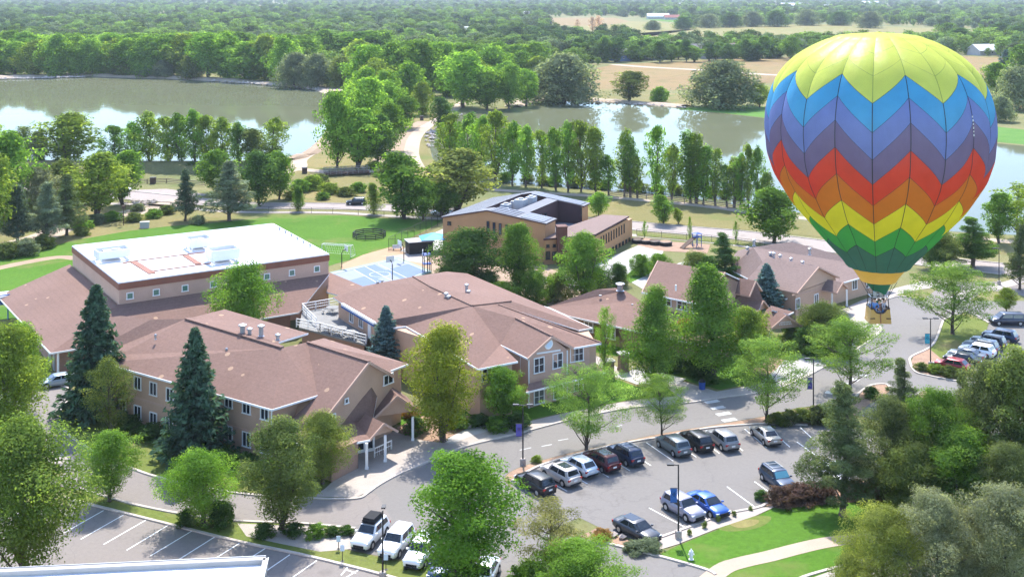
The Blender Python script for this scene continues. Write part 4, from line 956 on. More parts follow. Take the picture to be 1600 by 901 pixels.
    wins(root, ra, rb, [(846,337),(852,335.5),(880,330),(888,328)], 1.0, .8, 1, 1, 'black_metal')
    sa, sb = q(.85,1), q(1,1)
    wins(root, sa, sb, [(908,330)], .5, 1.6, 1, 1, 'black_metal')
    # low curved wing on the right
    zt = 4.7
    A, B_, C, D_ = p(849,373,zt), p(886,370,zt), p(930,366,5.0), p(983,337.5,5.1)
    E_, F_ = p(942,335,5.1), p(884,355,4.9)
    low = D_ + (D_-C).normalized()*2.8
    m = MB(); m.poly([A, B_, C, D_, E_, F_], 0, .3, 1); m.build('wing_roof', [M['shingle_grey'], M['maroon']], root)
    wp = [Vector((q_.x, q_.y, 0)) for q_ in (A, B_, C, D_, E_, F_)]
    m = MB(); plan = offset_poly(wp, .15); prism(m, plan, 0, 4.5); 
    e_ = unit2(D_-C); n_ = Vector((-e_.y, e_.x, 0)); c0 = wp[3]-e_*.3; pl = [c0+n_*.2, c0+e_*2.6+n_*.2, c0+e_*2.6+n_*6, c0+n_*6]; prism(m, pl, 0, 4.2)
    m.build('wing_wall', M['cladding'], root)
    wc, wd = wp[2]+n_*.15, wp[3]+n_*.15
    wins(root, wc, wd, [(939+4.0*k, 377-2.25*k) for k in range(10)], .38, 1.75, 1, 1, 'black_metal')
    wins(root, wc, wd, [(947+5.2*k, 398-2.9*k) for k in range(8)], .9, 1.7, 1, 1, 'black_metal')
    fa2, fb2 = wp[0], wp[1]
    wins(root, fa2, fb2, [(856,384.5),(866,384)], .6, .6, 1, 1, 'black_metal'); wins(root, fa2, fb2, [(856,399),(866,399.5)], .85, 1.5, 1, 1, 'black_metal')
    m = MB(); c = p(877.5,412); m.box((c.x,c.y,3.35), (1.75,2.0,6.7), .15); m.box((c.x,c.y,6.8), (1.95,2.2,.14), .15); m.build('chimney', M['brown_brick'], root)
def near_roof():
    z = 8.0
    a, b = P(-60,893,z), P(415,871,z); root = thing('white_roofed_building', 'edge of a white flat roof with parapet at the bottom left corner', 'building', (b.x, b.y, 0))
    d = unit2(b-a); n = Vector((d.y,-d.x,0)); a = a - d*10
    c1, c0 = b + n*9, a + n*9
    m = MB(); prism(m, [Vector((*q.xy,0)) for q in offset_poly([a,b,c1,c0], .1)], 0, z-.5); m.build('wall', M['wall_pink'], root)
    m = MB(); m.poly([Vector((*q.xy,z-.35)) for q in (a,b,c1,c0)], 0, .1); m.build('roof', M['white_roof'], root)
    m = MB(); lo = Vector((0,0,-.35)); m.bar(a+lo, b+lo, .5, .7); m.bar(b+lo, c1+lo, .35, .7); m.build('parapet', M['white_concrete'], root)
    m = MB(); m.bar(a-n*.27-Vector((0,0,.05)), b-n*.27-Vector((0,0,.05)), .06, .2); m.bar(b+d*.2-Vector((0,0,.05)), c1+d*.2-Vector((0,0,.05)), .06, .2); m.build('coping', M['grey_metal'], root)
def build_buildings():
    gym(); building_a(); deck(); building_b(); building_c(); building_d(); building_e(); near_roof()
build_buildings()
# ---------------------------------------------------------------- trees: tapered trunk with limbs, crown of many leaf faces
def leaf_mesh(name, cen, rad, rng, n, ll, lw, mat, up=.25, spread=.5, droop=0.0, tones=None, shell=.36, stretch=.6):
    cen = np.array(cen); rad = np.array(rad)
    w = rad[:,0]*rad[:,1] + rad[:,0]*rad[:,2]; idx = rng.choice(len(cen), n, p=w/w.sum())
    d = rng.normal(size=(n,3)); d[:,2] += up; d /= np.linalg.norm(d, axis=1)[:,None]
    fr = 1 - shell*rng.random(n)**1.3 + (rng.random(n) < .07)*rng.random(n)*.2
    pos = cen[idx] + d*rad[idx]*fr[:,None]
    ax = cen.copy(); ax[:,2] = 0; ax /= (np.linalg.norm(ax, axis=1)[:,None]+.05); ax[:,2] = .75; ax += rng.normal(size=ax.shape)*.35; ax /= np.linalg.norm(ax, axis=1)[:,None]
    pr = (d*ax[idx]).sum(1)[:,None]; pos += ax[idx]*pr*rad[idx].mean(1)[:,None]*stretch*fr[:,None] - (d - ax[idx]*pr)*rad[idx].mean(1)[:,None]*.22*np.maximum(0, pr)
    nrm = d*spread + rng.normal(size=(n,3))*.42 + np.array([0,0,.35]); nrm /= np.linalg.norm(nrm, axis=1)[:,None]
    t = np.cross(nrm, rng.normal(size=(n,3))); t[:,2] -= droop; t -= nrm*(t*nrm).sum(1)[:,None]; t /= np.linalg.norm(t, axis=1)[:,None]
    b = np.cross(nrm, t)
    s = rng.uniform(.65, 1.35, n)[:,None]
    L = t*ll*s*.5; Wd = b*lw*s*.5
    V = np.stack([pos-L, pos-Wd*.9+L*.1, pos+L, pos+Wd*.9+L*.1], 1).reshape(-1,3)
    lt = rng.uniform(.66, 1.34, len(cen)) if tones is None else np.array(tones)
    tone = lt[idx]*rng.uniform(.84, 1.16, n)
    return quads_mesh(name, V, tone, mat)
def quads_mesh(name, V, tone, mat):
    n = len(V)//4; me = bpy.data.meshes.new(name)
    me.vertices.add(4*n); me.vertices.foreach_set('co', np.ascontiguousarray(V, dtype=np.float32).ravel())
    me.loops.add(4*n); me.loops.foreach_set('vertex_index', np.arange(4*n, dtype=np.int32))
    me.polygons.add(n); me.polygons.foreach_set('loop_start', np.arange(0, 4*n, 4, dtype=np.int32))
    me.update(calc_edges=True)
    at = me.attributes.new('tone', 'FLOAT', 'FACE'); at.data.foreach_set('value', np.asarray(tone, dtype=np.float32))
    me.materials.append(M[mat]); me.update(); return me
def fit(crown, trunk, w):
    n = len(crown.vertices); a = np.empty(n*3, dtype=np.float32); crown.vertices.foreach_get('co', a); c = a.reshape(-1,3)
    r = np.percentile(np.hypot(c[:,0], c[:,1]), 95.5); kx = w*.5/r; kz = 1/np.percentile(c[:,2], 99.8)
    for me in (crown, trunk):
        b = np.empty(len(me.vertices)*3, dtype=np.float32); me.vertices.foreach_get('co', b); q = b.reshape(-1,3); q[:,:2] *= kx; q[:,2] *= kz
        me.vertices.foreach_set('co', b); me.update()
# kind: crown bottom, width for height 1, lobes, lobe radius, leaves, leaf length, leaf width, profile
KINDS = {
 'round':  dict(b=.20, w=.92, lobes=46, lr=.165, n=9000, ll=.034, lw=.022, prof='round', trunk=.022, limbs=9),
 'oval':   dict(b=.10, w=.52, lobes=60, lr=.10, n=10500, ll=.022, lw=.015, prof='oval', trunk=.016, limbs=10),
 'locust': dict(b=.24, w=1.05, lobes=54, lr=.13, n=7000, ll=.034, lw=.013, prof='flat', trunk=.018, limbs=16),
 'cotton': dict(b=.16, w=.72, lobes=42, lr=.135, n=8000, ll=.030, lw=.021, prof='irreg', trunk=.020, limbs=10),
 'poplar': dict(b=.14, w=.40, lobes=36, lr=.095, n=6500, ll=.024, lw=.016, prof='tall', trunk=.014, limbs=9),
 'willow': dict(b=.02, w=1.25, lobes=95, lr=.19, n=17000, ll=.046, lw=.022, prof='dome', trunk=.03, limbs=8),
 'bushy':  dict(b=.03, w=1.0, lobes=60, lr=.17, n=10000, ll=.038, lw=.025, prof='round', trunk=.020, limbs=8),
 'airy':   dict(b=.18, w=.74, lobes=30, lr=.105, n=5200, ll=.030, lw=.019, prof='irreg', trunk=.016, limbs=18),
 'wisp':   dict(b=.20, w=.36, lobes=24, lr=.075, n=3600, ll=.024, lw=.015, prof='tall', trunk=.013, limbs=12),
 'sparse': dict(b=.16, w=.85, lobes=34, lr=.12, n=3600, ll=.032, lw=.017, prof='irreg', trunk=.020, limbs=20),
 'shrub':  dict(b=.0, w=1.5, lobes=30, lr=.26, n=5000, ll=.075, lw=.045, prof='dome', trunk=.03, limbs=6),
 'pine':   dict(b=.20, w=.58, lobes=60, lr=.085, n=8500, ll=.040, lw=.009, prof='pine', trunk=.018, limbs=22),
 'olive':  dict(b=.04, w=.95, lobes=85, lr=.13, n=15000, ll=.034, lw=.013, prof='irreg', trunk=.022, limbs=12),
}
def prof_r(p, t, rng):
    if p == 'round': return max(.12, math.sin(math.pi*min(.985, max(.03, t**.85)))**.7)*rng.uniform(.74, 1.06)
    if p == 'oval': return max(.10, (math.sin(math.pi*min(.99, (t*.93+.06)**.62))**.95)*rng.uniform(.8, 1.05))
    if p == 'flat': return max(.15, math.sin(math.pi*min(.98, max(.04, t**.8*.96)))**.6)
    if p == 'irreg': return max(.14, math.sin(math.pi*min(.98, max(.05, t**.9)))**.6*rng.uniform(.72, 1.05))
    if p == 'tall': return max(.2, math.sin(math.pi*min(.98, max(.08, t**.85)))**.6*rng.uniform(.7, 1.0))
    if p == 'dome': return max(.12, (1-max(0, t)**2.2)**.6)
    if p == 'pine': return max(.10, (1-t)**.75*.98*rng.uniform(.8, 1.05))
def build_tree_meshes(kind, seed, lod):
    rng = np.random.default_rng(seed)
    if kind == 'spruce': return spruce_meshes(seed, lod)
    K = KINDS[kind]; nl = K['lobes']; W2 = K['w']/2; cen = []; rad = []
    if lod == 2: nl = max(10, nl//3)
    elif kind not in ('locust','sparse','pine'): nl = int(nl*1.35)
    lean = rng.normal(size=2)*.02
    ga = rng.random()*6.28
    for i in range(nl):
        t = ((i+.5)/nl); t = t**(.85 if kind not in ('pine',) else 1.1)
        t = min(1, max(0, t + rng.normal()*.03))
        R = prof_r(K['prof'], t, rng)*W2; lr = K['lr']*rng.uniform(.6, 1.25)*(1.5 if lod == 2 else .88)
        if kind == 'pine': lr *= (1.15-.55*t)
        ga += 2.399963 + rng.normal()*.35
        rr = max(0, R - lr*.75)*(math.sqrt(rng.random()*.75+.25) if i % 4 else rng.random()*.6)
        z = K['b'] + (1-K['b'])*t; z = min(z, 1-lr*.7)
        if K['prof'] == 'dome': z = max(z, lr*.7)
        cen.append((rr*math.cos(ga)+lean[0]*t, rr*math.sin(ga)+lean[1]*t, z))
        vz = {'flat': .5, 'pine': .5, 'tall': 1.3, 'oval': 1.15, 'willow': 1.1}.get(K['prof'], .85)
        rad.append((lr, lr, lr*vz))
    f = {0: (2.6, .66), 1: (.85, 1.2), 2: (.10, 2.7), 3: (3.9, .52)}[lod]
    crown = leaf_mesh('crown', cen, rad, rng, int(K['n']*f[0]), K['ll']*f[1], K['lw']*f[1]*(1.25 if lod == 2 else 1), 'needle' if kind == 'pine' else 'leaf',
                      up=.35, spread=1.0 if kind != 'pine' else .3, droop=.5 if kind in ('willow', 'olive') else 0)
    m = MB(); r0 = K['trunk']; top = K['b'] + (1-K['b'])*(.62 if kind != 'pine' else .97)
    path = [(lean[0]*s*.5+.012*math.sin(5*s+seed), .012*math.cos(4*s+seed), top*s) for s in (0, .03, .2, .4, .6, .8, 1)]
    nseg = 7 if lod in (0, 3) else 5
    m.tube(path, [r0*1.5, r0*1.05, r0*.9, r0*.75, r0*.58, r0*.4, r0*.15], nseg)
    if lod != 2:
        order = list(rng.permutation(len(cen)))[:K['limbs']]
        for j in order:
            c = Vector(cen[j]); s = max(.18 if kind not in ('willow','shrub') else .05, min(.9, (c.z - (.22 if kind != 'pine' else .0)*rng.uniform(.7,1.2))/top)); s = min(s, 1)
            k = s*6; i0 = min(5, int(k)); a = Vector(path[i0]).lerp(Vector(path[i0+1]), k-i0) if i0 < 6 else Vector(path[-1])
            mid = a.lerp(c, .5) + Vector((0,0,-.02 if kind != 'pine' else .0))
            m.tube([a, mid, c], [r0*.42, r0*.28, r0*.08], 4, caps=False)
        if kind in ('cotton', 'poplar', 'airy', 'wisp') and lod != 2:
            for q in range(2):
                a = rng.random()*6.28; ex = .10*K['w']; m.tube([(0,0,0), (ex*math.cos(a),ex*math.sin(a),.3), (ex*2.1*math.cos(a),ex*2.1*math.sin(a),.7)], [r0*.8, r0*.6, r0*.15], 5)
    tr = m.mesh('trunk', M['bark']); fit(crown, tr, K['w']); return crown, tr
def spruce_meshes(seed, lod):
    rng = np.random.default_rng(seed); nb = {0: 300, 1: 150, 2: 46}[lod]; per = {0: 34, 1: 24, 2: 9}[lod]
    V = []; T = []; H = .27
    for i in range(nb):
        t = ((i+.5)/nb)**1.15*.97 + .02; z0 = .035 + t*.955
        L = (H*(1-t)**.82 + .012)*rng.uniform(.72, 1.1); a = i*2.399963 + rng.normal()*.3
        di = np.array([math.cos(a), math.sin(a), 0]); sd = np.array([-di[1], di[0], 0])
        s = rng.random(per)**.7; drop = -.30*s*L*(1-.6*t) + .22*(s**3)*L
        wdt = .30*L*(1-.65*s) + .008
        pos = np.outer(s*L, di) + np.outer(rng.uniform(-1,1,per)*wdt, sd); pos[:,2] += z0 + drop + rng.normal(size=per)*.006
        n = di*.3 + rng.normal(size=(per,3))*.5 + np.array([0,0,.6]); n /= np.linalg.norm(n, axis=1)[:,None]
        tt = di + rng.normal(size=(per,3))*.55; tt[:,2] -= .35; tt -= n*(tt*n).sum(1)[:,None]; tt /= np.linalg.norm(tt, axis=1)[:,None]
        b = np.cross(n, tt); sc = {0: .026, 1: .036, 2: .075}[lod]*rng.uniform(.7,1.3,per)[:,None]; sc = sc*(1-.4*t)
        V.append(np.stack([pos-tt*sc, pos-b*sc*.42, pos+tt*sc, pos+b*sc*.42], 1).reshape(-1,3)); T.append(np.full(per, rng.uniform(.8,1.2))*rng.uniform(.75,1.25,per)*(.8+.4*s))
    me = quads_mesh('crown', np.concatenate(V), np.concatenate(T), 'needle')
    m = MB(); m.tube([(0,0,0),(0,0,.3),(0,0,.98)], [.016,.011,.002], 6)
    tr = m.mesh('trunk', M['bark']); fit(me, tr, .54); return me, tr
TREES = {}
NVAR = {0: 3, 1: 3, 2: 2, 3: 2}
def tree_meshes(kind, var, lod):
    k = (kind, var % NVAR[lod], lod)
    if k not in TREES: TREES[k] = build_tree_meshes(kind, 11*(var % NVAR[lod]) + 100*lod + sum(map(ord, kind)), lod)
    return TREES[k]
WID = {k: v['w'] for k, v in KINDS.items()}; WID['spruce'] = .54
TINT = {
 'green': (.075,.155,.026), 'bright': (.105,.215,.032), 'dark': (.050,.108,.028), 'yellow': (.20,.245,.025), 'lime': (.125,.20,.034), 'olive': (.085,.13,.036),
 'greygreen': (.105,.15,.085), 'silver': (.135,.175,.100), 'spruce': (.040,.084,.048), 'blue': (.062,.115,.100), 'pine': (.072,.108,.040), 'maroon': (.080,.062,.048), 'locust': (.092,.172,.040),
 'rust': (.17,.125,.04), 'mid': (.085,.175,.028), 'deep': (.042,.095,.024), 'pineblue': (.055,.09,.05)}
TCOUNT = [0]
NAMES = {'round': 'broadleaf_tree', 'oval': 'linden_tree', 'locust': 'locust_tree', 'cotton': 'cottonwood_tree', 'airy': 'cottonwood_tree', 'bushy': 'broadleaf_tree', 'wisp': 'poplar_tree', 'poplar': 'poplar_tree', 'willow': 'willow_tree', 'sparse': 'sparse_tree', 'shrub': 'shrub', 'pine': 'pine_tree', 'spruce': 'spruce_tree', 'olive': 'olive_tree'}
def tree_at(loc, h, w, kind, tint, label, group=None, name=None, cat=None, lod=None):
    i = TCOUNT[0]; TCOUNT[0] += 1
    d = loc.y
    if lod is None: lod = 0 if d < 215 and h > 2.5 else 1
    if kind == 'shrub' and lod == 0 and h < 1.6: lod = 1
    if lod == 0 and d < 128 and h > 5 and kind != 'spruce': lod = 3
    cm, tm = tree_meshes(kind, i*7+3, lod)
    o = thing(name or NAMES[kind], label, cat or ('shrub' if kind == 'shrub' else 'tree'), loc, (i*2.4) % 6.28, group)
    s = w/WID[kind]; o.scale = (s, s, h)
    c = TINT[tint] if isinstance(tint, str) else tint
    j = RNG.uniform(.92, 1.08)
    a = bpy.data.objects.new('crown', cm); a.color = (c[0]*j*1.72, c[1]*j*1.48, c[2]*j*1.65, 1); a.parent = o; COL.objects.link(a)
    b = bpy.data.objects.new('trunk', tm); b.parent = o; COL.objects.link(b)
    return o
def tree(u, vb, vt, wpx, kind, tint, label, group=None, z=0.0, **kw):
    p = P(u, vb, z); s = p.y/FPX
    return tree_at(p, (vb-vt)*s, wpx*s, kind, tint, label, group, **kw)
def row(group, what, items, kind, tints, z=0.0, **kw):
    """a row of alike trees, told apart by their place in the row"""
    items = sorted(items)
    for i, it in enumerate(items):
        u, vb, vt, w = it[:4]
        k = it[4] if len(it) > 4 else kind
        t = it[5] if len(it) > 5 else tints[i % len(tints)]
        tree(u, vb, vt, w, k, t, what.replace('#', ordinal(i)), group, z, **kw)
def build_trees():
    T = tree
    # foreground
    T(38,912,652,200,'round',(.070,.125,.026),'big leafy green tree filling the lower left corner')
    T(8,735,508,128,'cotton','lime','yellow green mottled tree at the left edge above the big corner tree')
    T(36,640,505,70,'cotton','mid','green tree behind the mottled tree at the left edge, below the gym eave')
    T(150,650,446,98,'spruce','spruce','tallest dark spruce, standing at the left corner of the front classroom block')
    T(172,678,560,82,'sparse','olive','thin sparse tree with bare twigs at the foot of the tallest spruce')
    T(305,718,513,98,'spruce','spruce','dark spruce in front of the middle of the front classroom block wall')
    T(170,784,672,96,'round','mid','small round tree on the grass verge, leftmost by the kerbside lot')
    T(318,818,702,122,'round','bright','dense bright green tree on the verge with dark bushes at its foot')
    T(440,828,656,114,'cotton',(.088,.138,.042),'dull olive tree with a visible trunk on the verge beside the low bushes')
    T(503,756,645,98,'round',(.125,.185,.045),'yellowish green tree hiding the corner of the entrance porch')
    T(690,690,508,116,'cotton',(.165,.225,.032),'yellow leaved tree between the front block and the gabled block')
    T(603,585,478,64,'spruce','blue','blue spruce beside the roof terrace')
    T(787,658,572,76,'round','mid','small green tree at the foot of the gabled block, left of its lower window')
    T(918,703,572,138,'locust','locust','airy locust on the planting strip in front of the gabled block')
    T(1033,683,588,84,'locust','locust','small flat topped locust on the strip between drive and lot, centre')
    T(1020,603,448,92,'oval','green','tall oval tree by the brick pillars, the left one of the pair')
    T(945,596,478,40,'sparse','mid','thin sparse young tree beside the brick gate pillars')
    T(1113,592,418,116,'oval','green','tallest oval tree, in front of the long wing, right one of the pair')
    T(1172,580,478,80,'cotton','lime','yellowish tree between the tall oval tree and the gabled porch')
    T(1072,560,497,48,'round','rust','small rusty yellow tree between the two tall oval trees')
    T(1199,658,528,118,'locust','locust','locust beside the drive below the gabled porch of the long wing')
    T(1328,612,500,136,'locust','locust','spreading locust on the kerb island left of the turning circle')
    T(1284,548,470,84,'round','olive','bronze green small tree in the bed between the two right buildings')
    T(1490,522,412,138,'locust','locust','spreading locust on the grass island beside the row of parked cars')
    T(1573,488,450,34,'round','lime','very small yellow green tree behind the dark people carrier')
    T(1210,380,295,92,'round','green','round green tree just left of the balloon behind the street fence')
    T(1135,452,365,64,'pine','dark','dark evergreen with narrow crown behind the raised roof of the long wing')
    T(1198,499,412,60,'spruce','blue','blue green spruce against the greyish hipped roof')
    T(733,460,357,130,'round','deep','dark round tree in front of the modern building, left one')
    T(812,462,348,70,'cotton','green','light tree with loose crown before the middle of the modern building')
    T(912,470,365,84,'cotton','mid','light green tree before the low wing of the modern building')
    T(380,551,410,104,'round','mid','round green tree standing before the gym wall')
    T(725,925,708,172,'cotton',(.085,.19,.026),'large bright green tree at the bottom centre hiding parked cars')
    T(860,900,785,132,'sparse',(.14,.165,.06),'sparse dry looking tree with reddish twigs at the bottom centre')
    T(905,945,846,150,'round','bright','bright green treetop at the bottom edge right of centre')
    T(828,915,878,70,'shrub','mid','green bush at the bottom edge between two bottom trees')
    T(1320,806,598,130,'pine','pine','pine with bare lower trunk on the lower right lawn')
    T(1412,700,562,78,'pine','pine','pine with pointed top above the dense trees, left of the island')
    T(1505,690,576,52,'pine','pine','narrow pine top below the row of parked cars')
    for a in ((1398,785,622,128,'olive','pine','dense grey green tree just right of the lawn pine'),(1462,790,606,130,'olive','green','dense mid green tree in the middle of the right hand thicket'),
              (1545,780,566,160,'olive','pine','dense tall tree of the right thicket below the parked cars'),(1600,800,545,130,'cotton','olive','tall tree cut by the right edge below the parked cars'),
              (1505,820,668,120,'cotton','green','mid green tree low in the right hand thicket'),(1425,812,690,110,'cotton','olive','olive tree low in the thicket beside the lawn'),(1575,840,690,120,'olive','pine','dark tree low in the thicket at the right edge')): T(*a)
    T(1380,945,792,150,'olive',(.125,.17,.04),'yellow green bushy tree at the bottom right beside the path')
    T(1468,955,768,150,'olive','silver','silvery green tree at the bottom, second from the right edge')
    T(1568,960,758,170,'olive','silver','silvery green tree filling the lower right corner')
    T(1520,900,800,120,'olive',(.13,.155,.075),'dry greyish tree between the two silvery corner trees')
    T(1330,925,862,60,'shrub','olive','low olive bush beside the bottom right path')
    # low planting, each bush a thing
    S = lambda u, vb, vt, w, t, l, g=None: T(u, vb, vt, w, 'shrub', t, l, g)
    row('clipped bushes in the gravel bed', '# bush from the left in the gravel bed beside the white cars', [(412,838,816,34),(458,836,816,34),(494,838,818,36),(519,836,821,24),(541,834,821,26)], 'shrub', ['dark','deep','mid'])
    row('maroon hedge bushes', '# maroon bush from the left along the lower right lawn', [(1218,788,760,46),(1248,783,756,54),(1283,779,754,52),(1338,776,750,50),(1368,778,750,48)], 'shrub', ['maroon'])
    row('hedge bushes at the end of the lot', '# hedge bush from the left by the lamp post at the lot end', [(1214,663,644,34),(1234,661,640,34),(1256,659,638,36),(1278,660,634,40),(1300,662,634,44)], 'shrub', ['olive','pine'])
    row('low junipers by the dark car', '# grey green juniper from the left beside the footpath lawn', [(995,860,846,44),(1016,858,842,40)], 'shrub', ['greygreen'])
    row('ground cover bushes on the island', '# low bush from the left at the foot of the red car', [(1440,578,566,24),(1462,582,568,30),(1484,588,572,32)], 'shrub', ['olive','lime'])
    row('bushes in the bed of the greyish building', '# bush from the left in the bed before the greyish building', [(1240,540,505,46),(1262,552,510,52),(1296,556,515,60),(1312,530,490,50),(1268,520,488,48),(1228,556,532,30)], 'shrub', ['olive','mid','dark'])
    row('bushes along the classroom wall', '# dark bush from the left along the foot of the front classroom block', [(200,672,648,50),(236,686,662,52),(276,702,675,56),(345,726,698,60),(385,738,708,50),(420,752,716,50)], 'shrub', ['deep','dark'])
    row('bushes at the gabled block', '# bush from the left at the foot of the gabled block', [(716,668,650,40),(748,664,648,36),(776,672,650,40),(812,668,645,40),(905,612,594,30),(650,676,652,44)], 'shrub', ['dark','mid'])
    row('courtyard shrubs', '# shrub from the left in the gardens before the modern building', [(700,456,415,60),(760,466,425,60),(790,480,440,56),(838,474,420,56),(872,470,428,52),(935,452,418,44),(965,446,410,40),(1002,430,398,38),(1086,425,392,50),(1030,420,396,40),(1108,432,400,40)], 'shrub', ['deep','dark','green','mid','olive'])
    S(345,822,782,44,'deep','dark bush at the foot of the dense bright verge tree')
    S(290,822,795,30,'deep','smaller dark bush left of the dense bright verge tree trunk')
    S(270,506,478,84,'lime','yellow green climber growing over the low roof in front of the gym')
    S(838,722,711,18,'lime','small yellow green shrub beside the lamp post base at the lot corner')
    S(940,842,826,34,'rust','dry low shrub beside the dark saloon')
    S(1112,600,585,26,'dark','dark shrub beside the blue bin')
    S(1090,585,560,60,'deep','broad dark shrub under the tall oval tree')
    S(1050,578,548,50,'dark','broad dark shrub between the two tall oval trees')
    S(1190,780,765,24,'dark','small dark shrub at the end of the lower parking row')
    S(1362,622,604,26,'dark','dark shrub on the small kerb island')
    S(640,650,632,36,'rust','dry shrub beside the entrance porch columns')
    S(730,905,880,40,'maroon','purple bush at the bottom under the large centre tree')
    row('tiny grass clumps by the lower parking row', '# grass clump from the left behind the kerb of the lower parking row', [(1077,836,825,9),(1101,825,814,9),(1122,815,803,9),(1147,806,797,8),(1173,797,790,8)], 'shrub', ['olive'], lod=2)
    # mid left
    for a in ((27,382,288,62,'pine','pineblue','leftmost pine beside the lawn edge'),(73,378,284,62,'pine','greygreen','pale grey pine in the middle of the three by the lawn edge'),(103,368,273,56,'pine','pine','right pine of the three by the lawn edge')): T(*a)
    T(152,338,240,98,'cotton','lime','dense yellow green tree by the left gravel path')
    T(95,330,248,66,'cotton','olive','loose tree behind the right pine at the lawn edge')
    T(62,345,262,62,'olive','silver','silvery bush tree behind the pale pine')
    T(14,345,205,90,'cotton','mid','tall light tree at the left edge above the pines')
    T(-20,390,240,80,'cotton','lime','tree cut by the left edge beside the pines')
    T(190,320,236,60,'cotton','mid','light tree right of the dense yellow green one by the path')
    T(290,345,265,44,'pine','pineblue','lone slim pine beside the street bend')
    T(338,302,235,62,'round','green','round tree below the left lake by the street')
    T(360,345,252,70,'pine','greygreen','broad grey green pine at the far edge of the lawn')
    T(405,322,236,72,'round','dark','dark broad tree beside the grey green pine at the lawn')
    T(437,312,236,52,'round','mid','green tree right of the dark broad tree by the street')
    T(467,330,290,20,'oval','mid','small young tree on the street verge')
    T(585,335,286,26,'oval','lime','small yellowish young tree beside the parked black car on the street')
    T(630,342,238,88,'cotton','green','tall loose tree by the street left of the modern building')
    T(660,345,278,58,'round','green','lower green tree by the street beside the tall loose tree')
    T(715,330,232,122,'cotton',(.13,.18,.05),'broad light olive tree behind the modern building')
    T(690,338,285,60,'round','green','green tree at the corner of the modern building')
    # between the lakes
    T(527,262,142,68,'round','bright','bright tree at the lake end of the left gravel path')
    T(560,262,170,84,'cotton','bright','big bright tree above the wooden bridge')
    T(590,258,178,56,'round','dark','dark tree beside the big bright tree above the bridge')
    T(610,236,160,60,'round','green','round tree on the strip between the lakes beside the dirt track')
    T(576,222,122,74,'round','bright','bright round tree behind the big bright tree on the strip')
    T(630,200,150,52,'cotton','green','darker tree beside the dirt track on the strip')
    T(725,168,80,90,'round','bright','largest round tree where the gravel path bends')
    T(690,205,152,40,'round','dark','small dark tree at the bend of the gravel path')
    T(760,172,112,64,'round','green','green tree right of the largest round tree by the path')
    T(795,170,100,52,'round','mid','bushy tree on the shore left of the big grey willow')
    T(880,160,84,118,'willow','greygreen','big grey green willow at the far shore of the right lake')
    T(822,166,108,52,'round','bright','bright tree touching the left side of the big grey willow')
    T(983,160,112,58,'cotton','olive','lone open tree on the far shore of the right lake')
    T(1031,160,135,32,'shrub','mid','round green bush on the far shore of the right lake')
    T(1128,168,94,116,'willow','greygreen','large grey green willow on the far shore near the balloon')
    T(1186,168,130,44,'round','lime','light green bush at the balloon edge by the far willow')
    T(935,338,300,34,'round','bright','small round bright tree beside the modern building')
    T(1036,350,304,36,'cotton','mid','small multi stemmed tree in the dry meadow by the street')
    T(1060,350,325,16,'cotton','lime','slim sapling in the dry meadow by the street')
    T(1590,372,283,96,'sparse','lime','half dead tree with bare branches at the right edge by the lake')
    T(1522,418,340,74,'pine','green','broad pine at the right below the lake')
    T(1592,452,350,46,'pine','pine','pine at the right edge beside the street')
    T(1455,420,372,52,'round','dark','dark tree beside the balloon mouth behind the street')
    T(1475,420,360,60,'round','olive','tree behind the dark tree at the right of the balloon mouth')
    T(1560,380,300,50,'cotton','mid','leafy tree beside the half dead tree by the lake')
    for i, (u, vb, vt) in enumerate(((1007,372,345),(1078,378,338),(1150,380,345))):
        T(u, vb, vt, 10, 'sparse', 'mid', ordinal(i)+' thin sapling from the left along the street fence', 'street saplings')
    # rows along the lakes
    rg = random.Random(21)
    row('trees along the near shore of the left lake', '# tree from the left on the near shore of the left lake',
        [(-22,262,188,60),(40,257,196,56,'sparse','olive'),(62,258,205,40,'cotton','greygreen'),(105,258,177,92,'cotton','lime'),(180,262,196,50),(212,262,190,48),(234,261,174,58),(262,262,182,46),(283,262,176,46),(304,262,170,50),(322,263,180,44),(348,262,182,54),(372,262,190,40),(398,262,200,46,'cotton','olive'),(425,258,183,54),(20,258,205,46)], 'airy', ['lime','mid','bright','lime'])
    near = [(702,262,178,50),(728,268,176,54),(752,276,180,50),(774,285,174,56),(800,290,190,52),(822,292,196,46),(846,294,204,44),(868,298,200,48),(888,300,190,46),(908,300,188,50),(700,240,185,40)]
    row('trees along the near shore of the right lake', '# leafy tree from the left on the near shore of the right lake', near, 'airy', ['bright','lime','mid'])
    pop = []
    u = 932
    while u < 1200:
        pop.append((u, 303+ (u-932)*.098, rg.uniform(186,250)+(u-932)*.075, rg.uniform(24,42), rg.choice(['wisp','wisp','poplar','airy']))); u += rg.choice([9,12,15,19,24,30])
    row('slender poplars along the right lake', '# slender tree from the left in the row along the right lake', pop, 'poplar', ['lime','bright','lime','mid'])
    # far shore of the left lake
    fs = []
    u = -30
    while u < 470:
        vb = 121 + max(0, (u-200))*.045; fs.append((u, vb-3+rg.uniform(-2,2), rg.uniform(48,66), rg.uniform(56,84))); u += rg.uniform(24,34)
    fs = [f+(rg.choice(['bushy','bushy','bushy','cotton','willow']),) for f in fs]
    row('front trees on the far shore of the left lake', '# tree from the left in the front row beyond the left lake', fs, 'round', ['bright','mid','bright','lime'])
    fs = []
    u = -20
    while u < 860:
        fs.append((u, 106-(u>500)*6+(u>600)*22+rg.uniform(-3,3), rg.uniform(46,56)+(u>600)*14, rg.uniform(54,80))); u += rg.uniform(26,36)
    fs = [f+(rg.choice(['bushy','bushy','round','cotton','willow']),) for f in fs]
    row('second row of trees behind the left lake', '# tree from the left in the second row behind the left lake', fs, 'round', ['mid','green','bright','mid'])
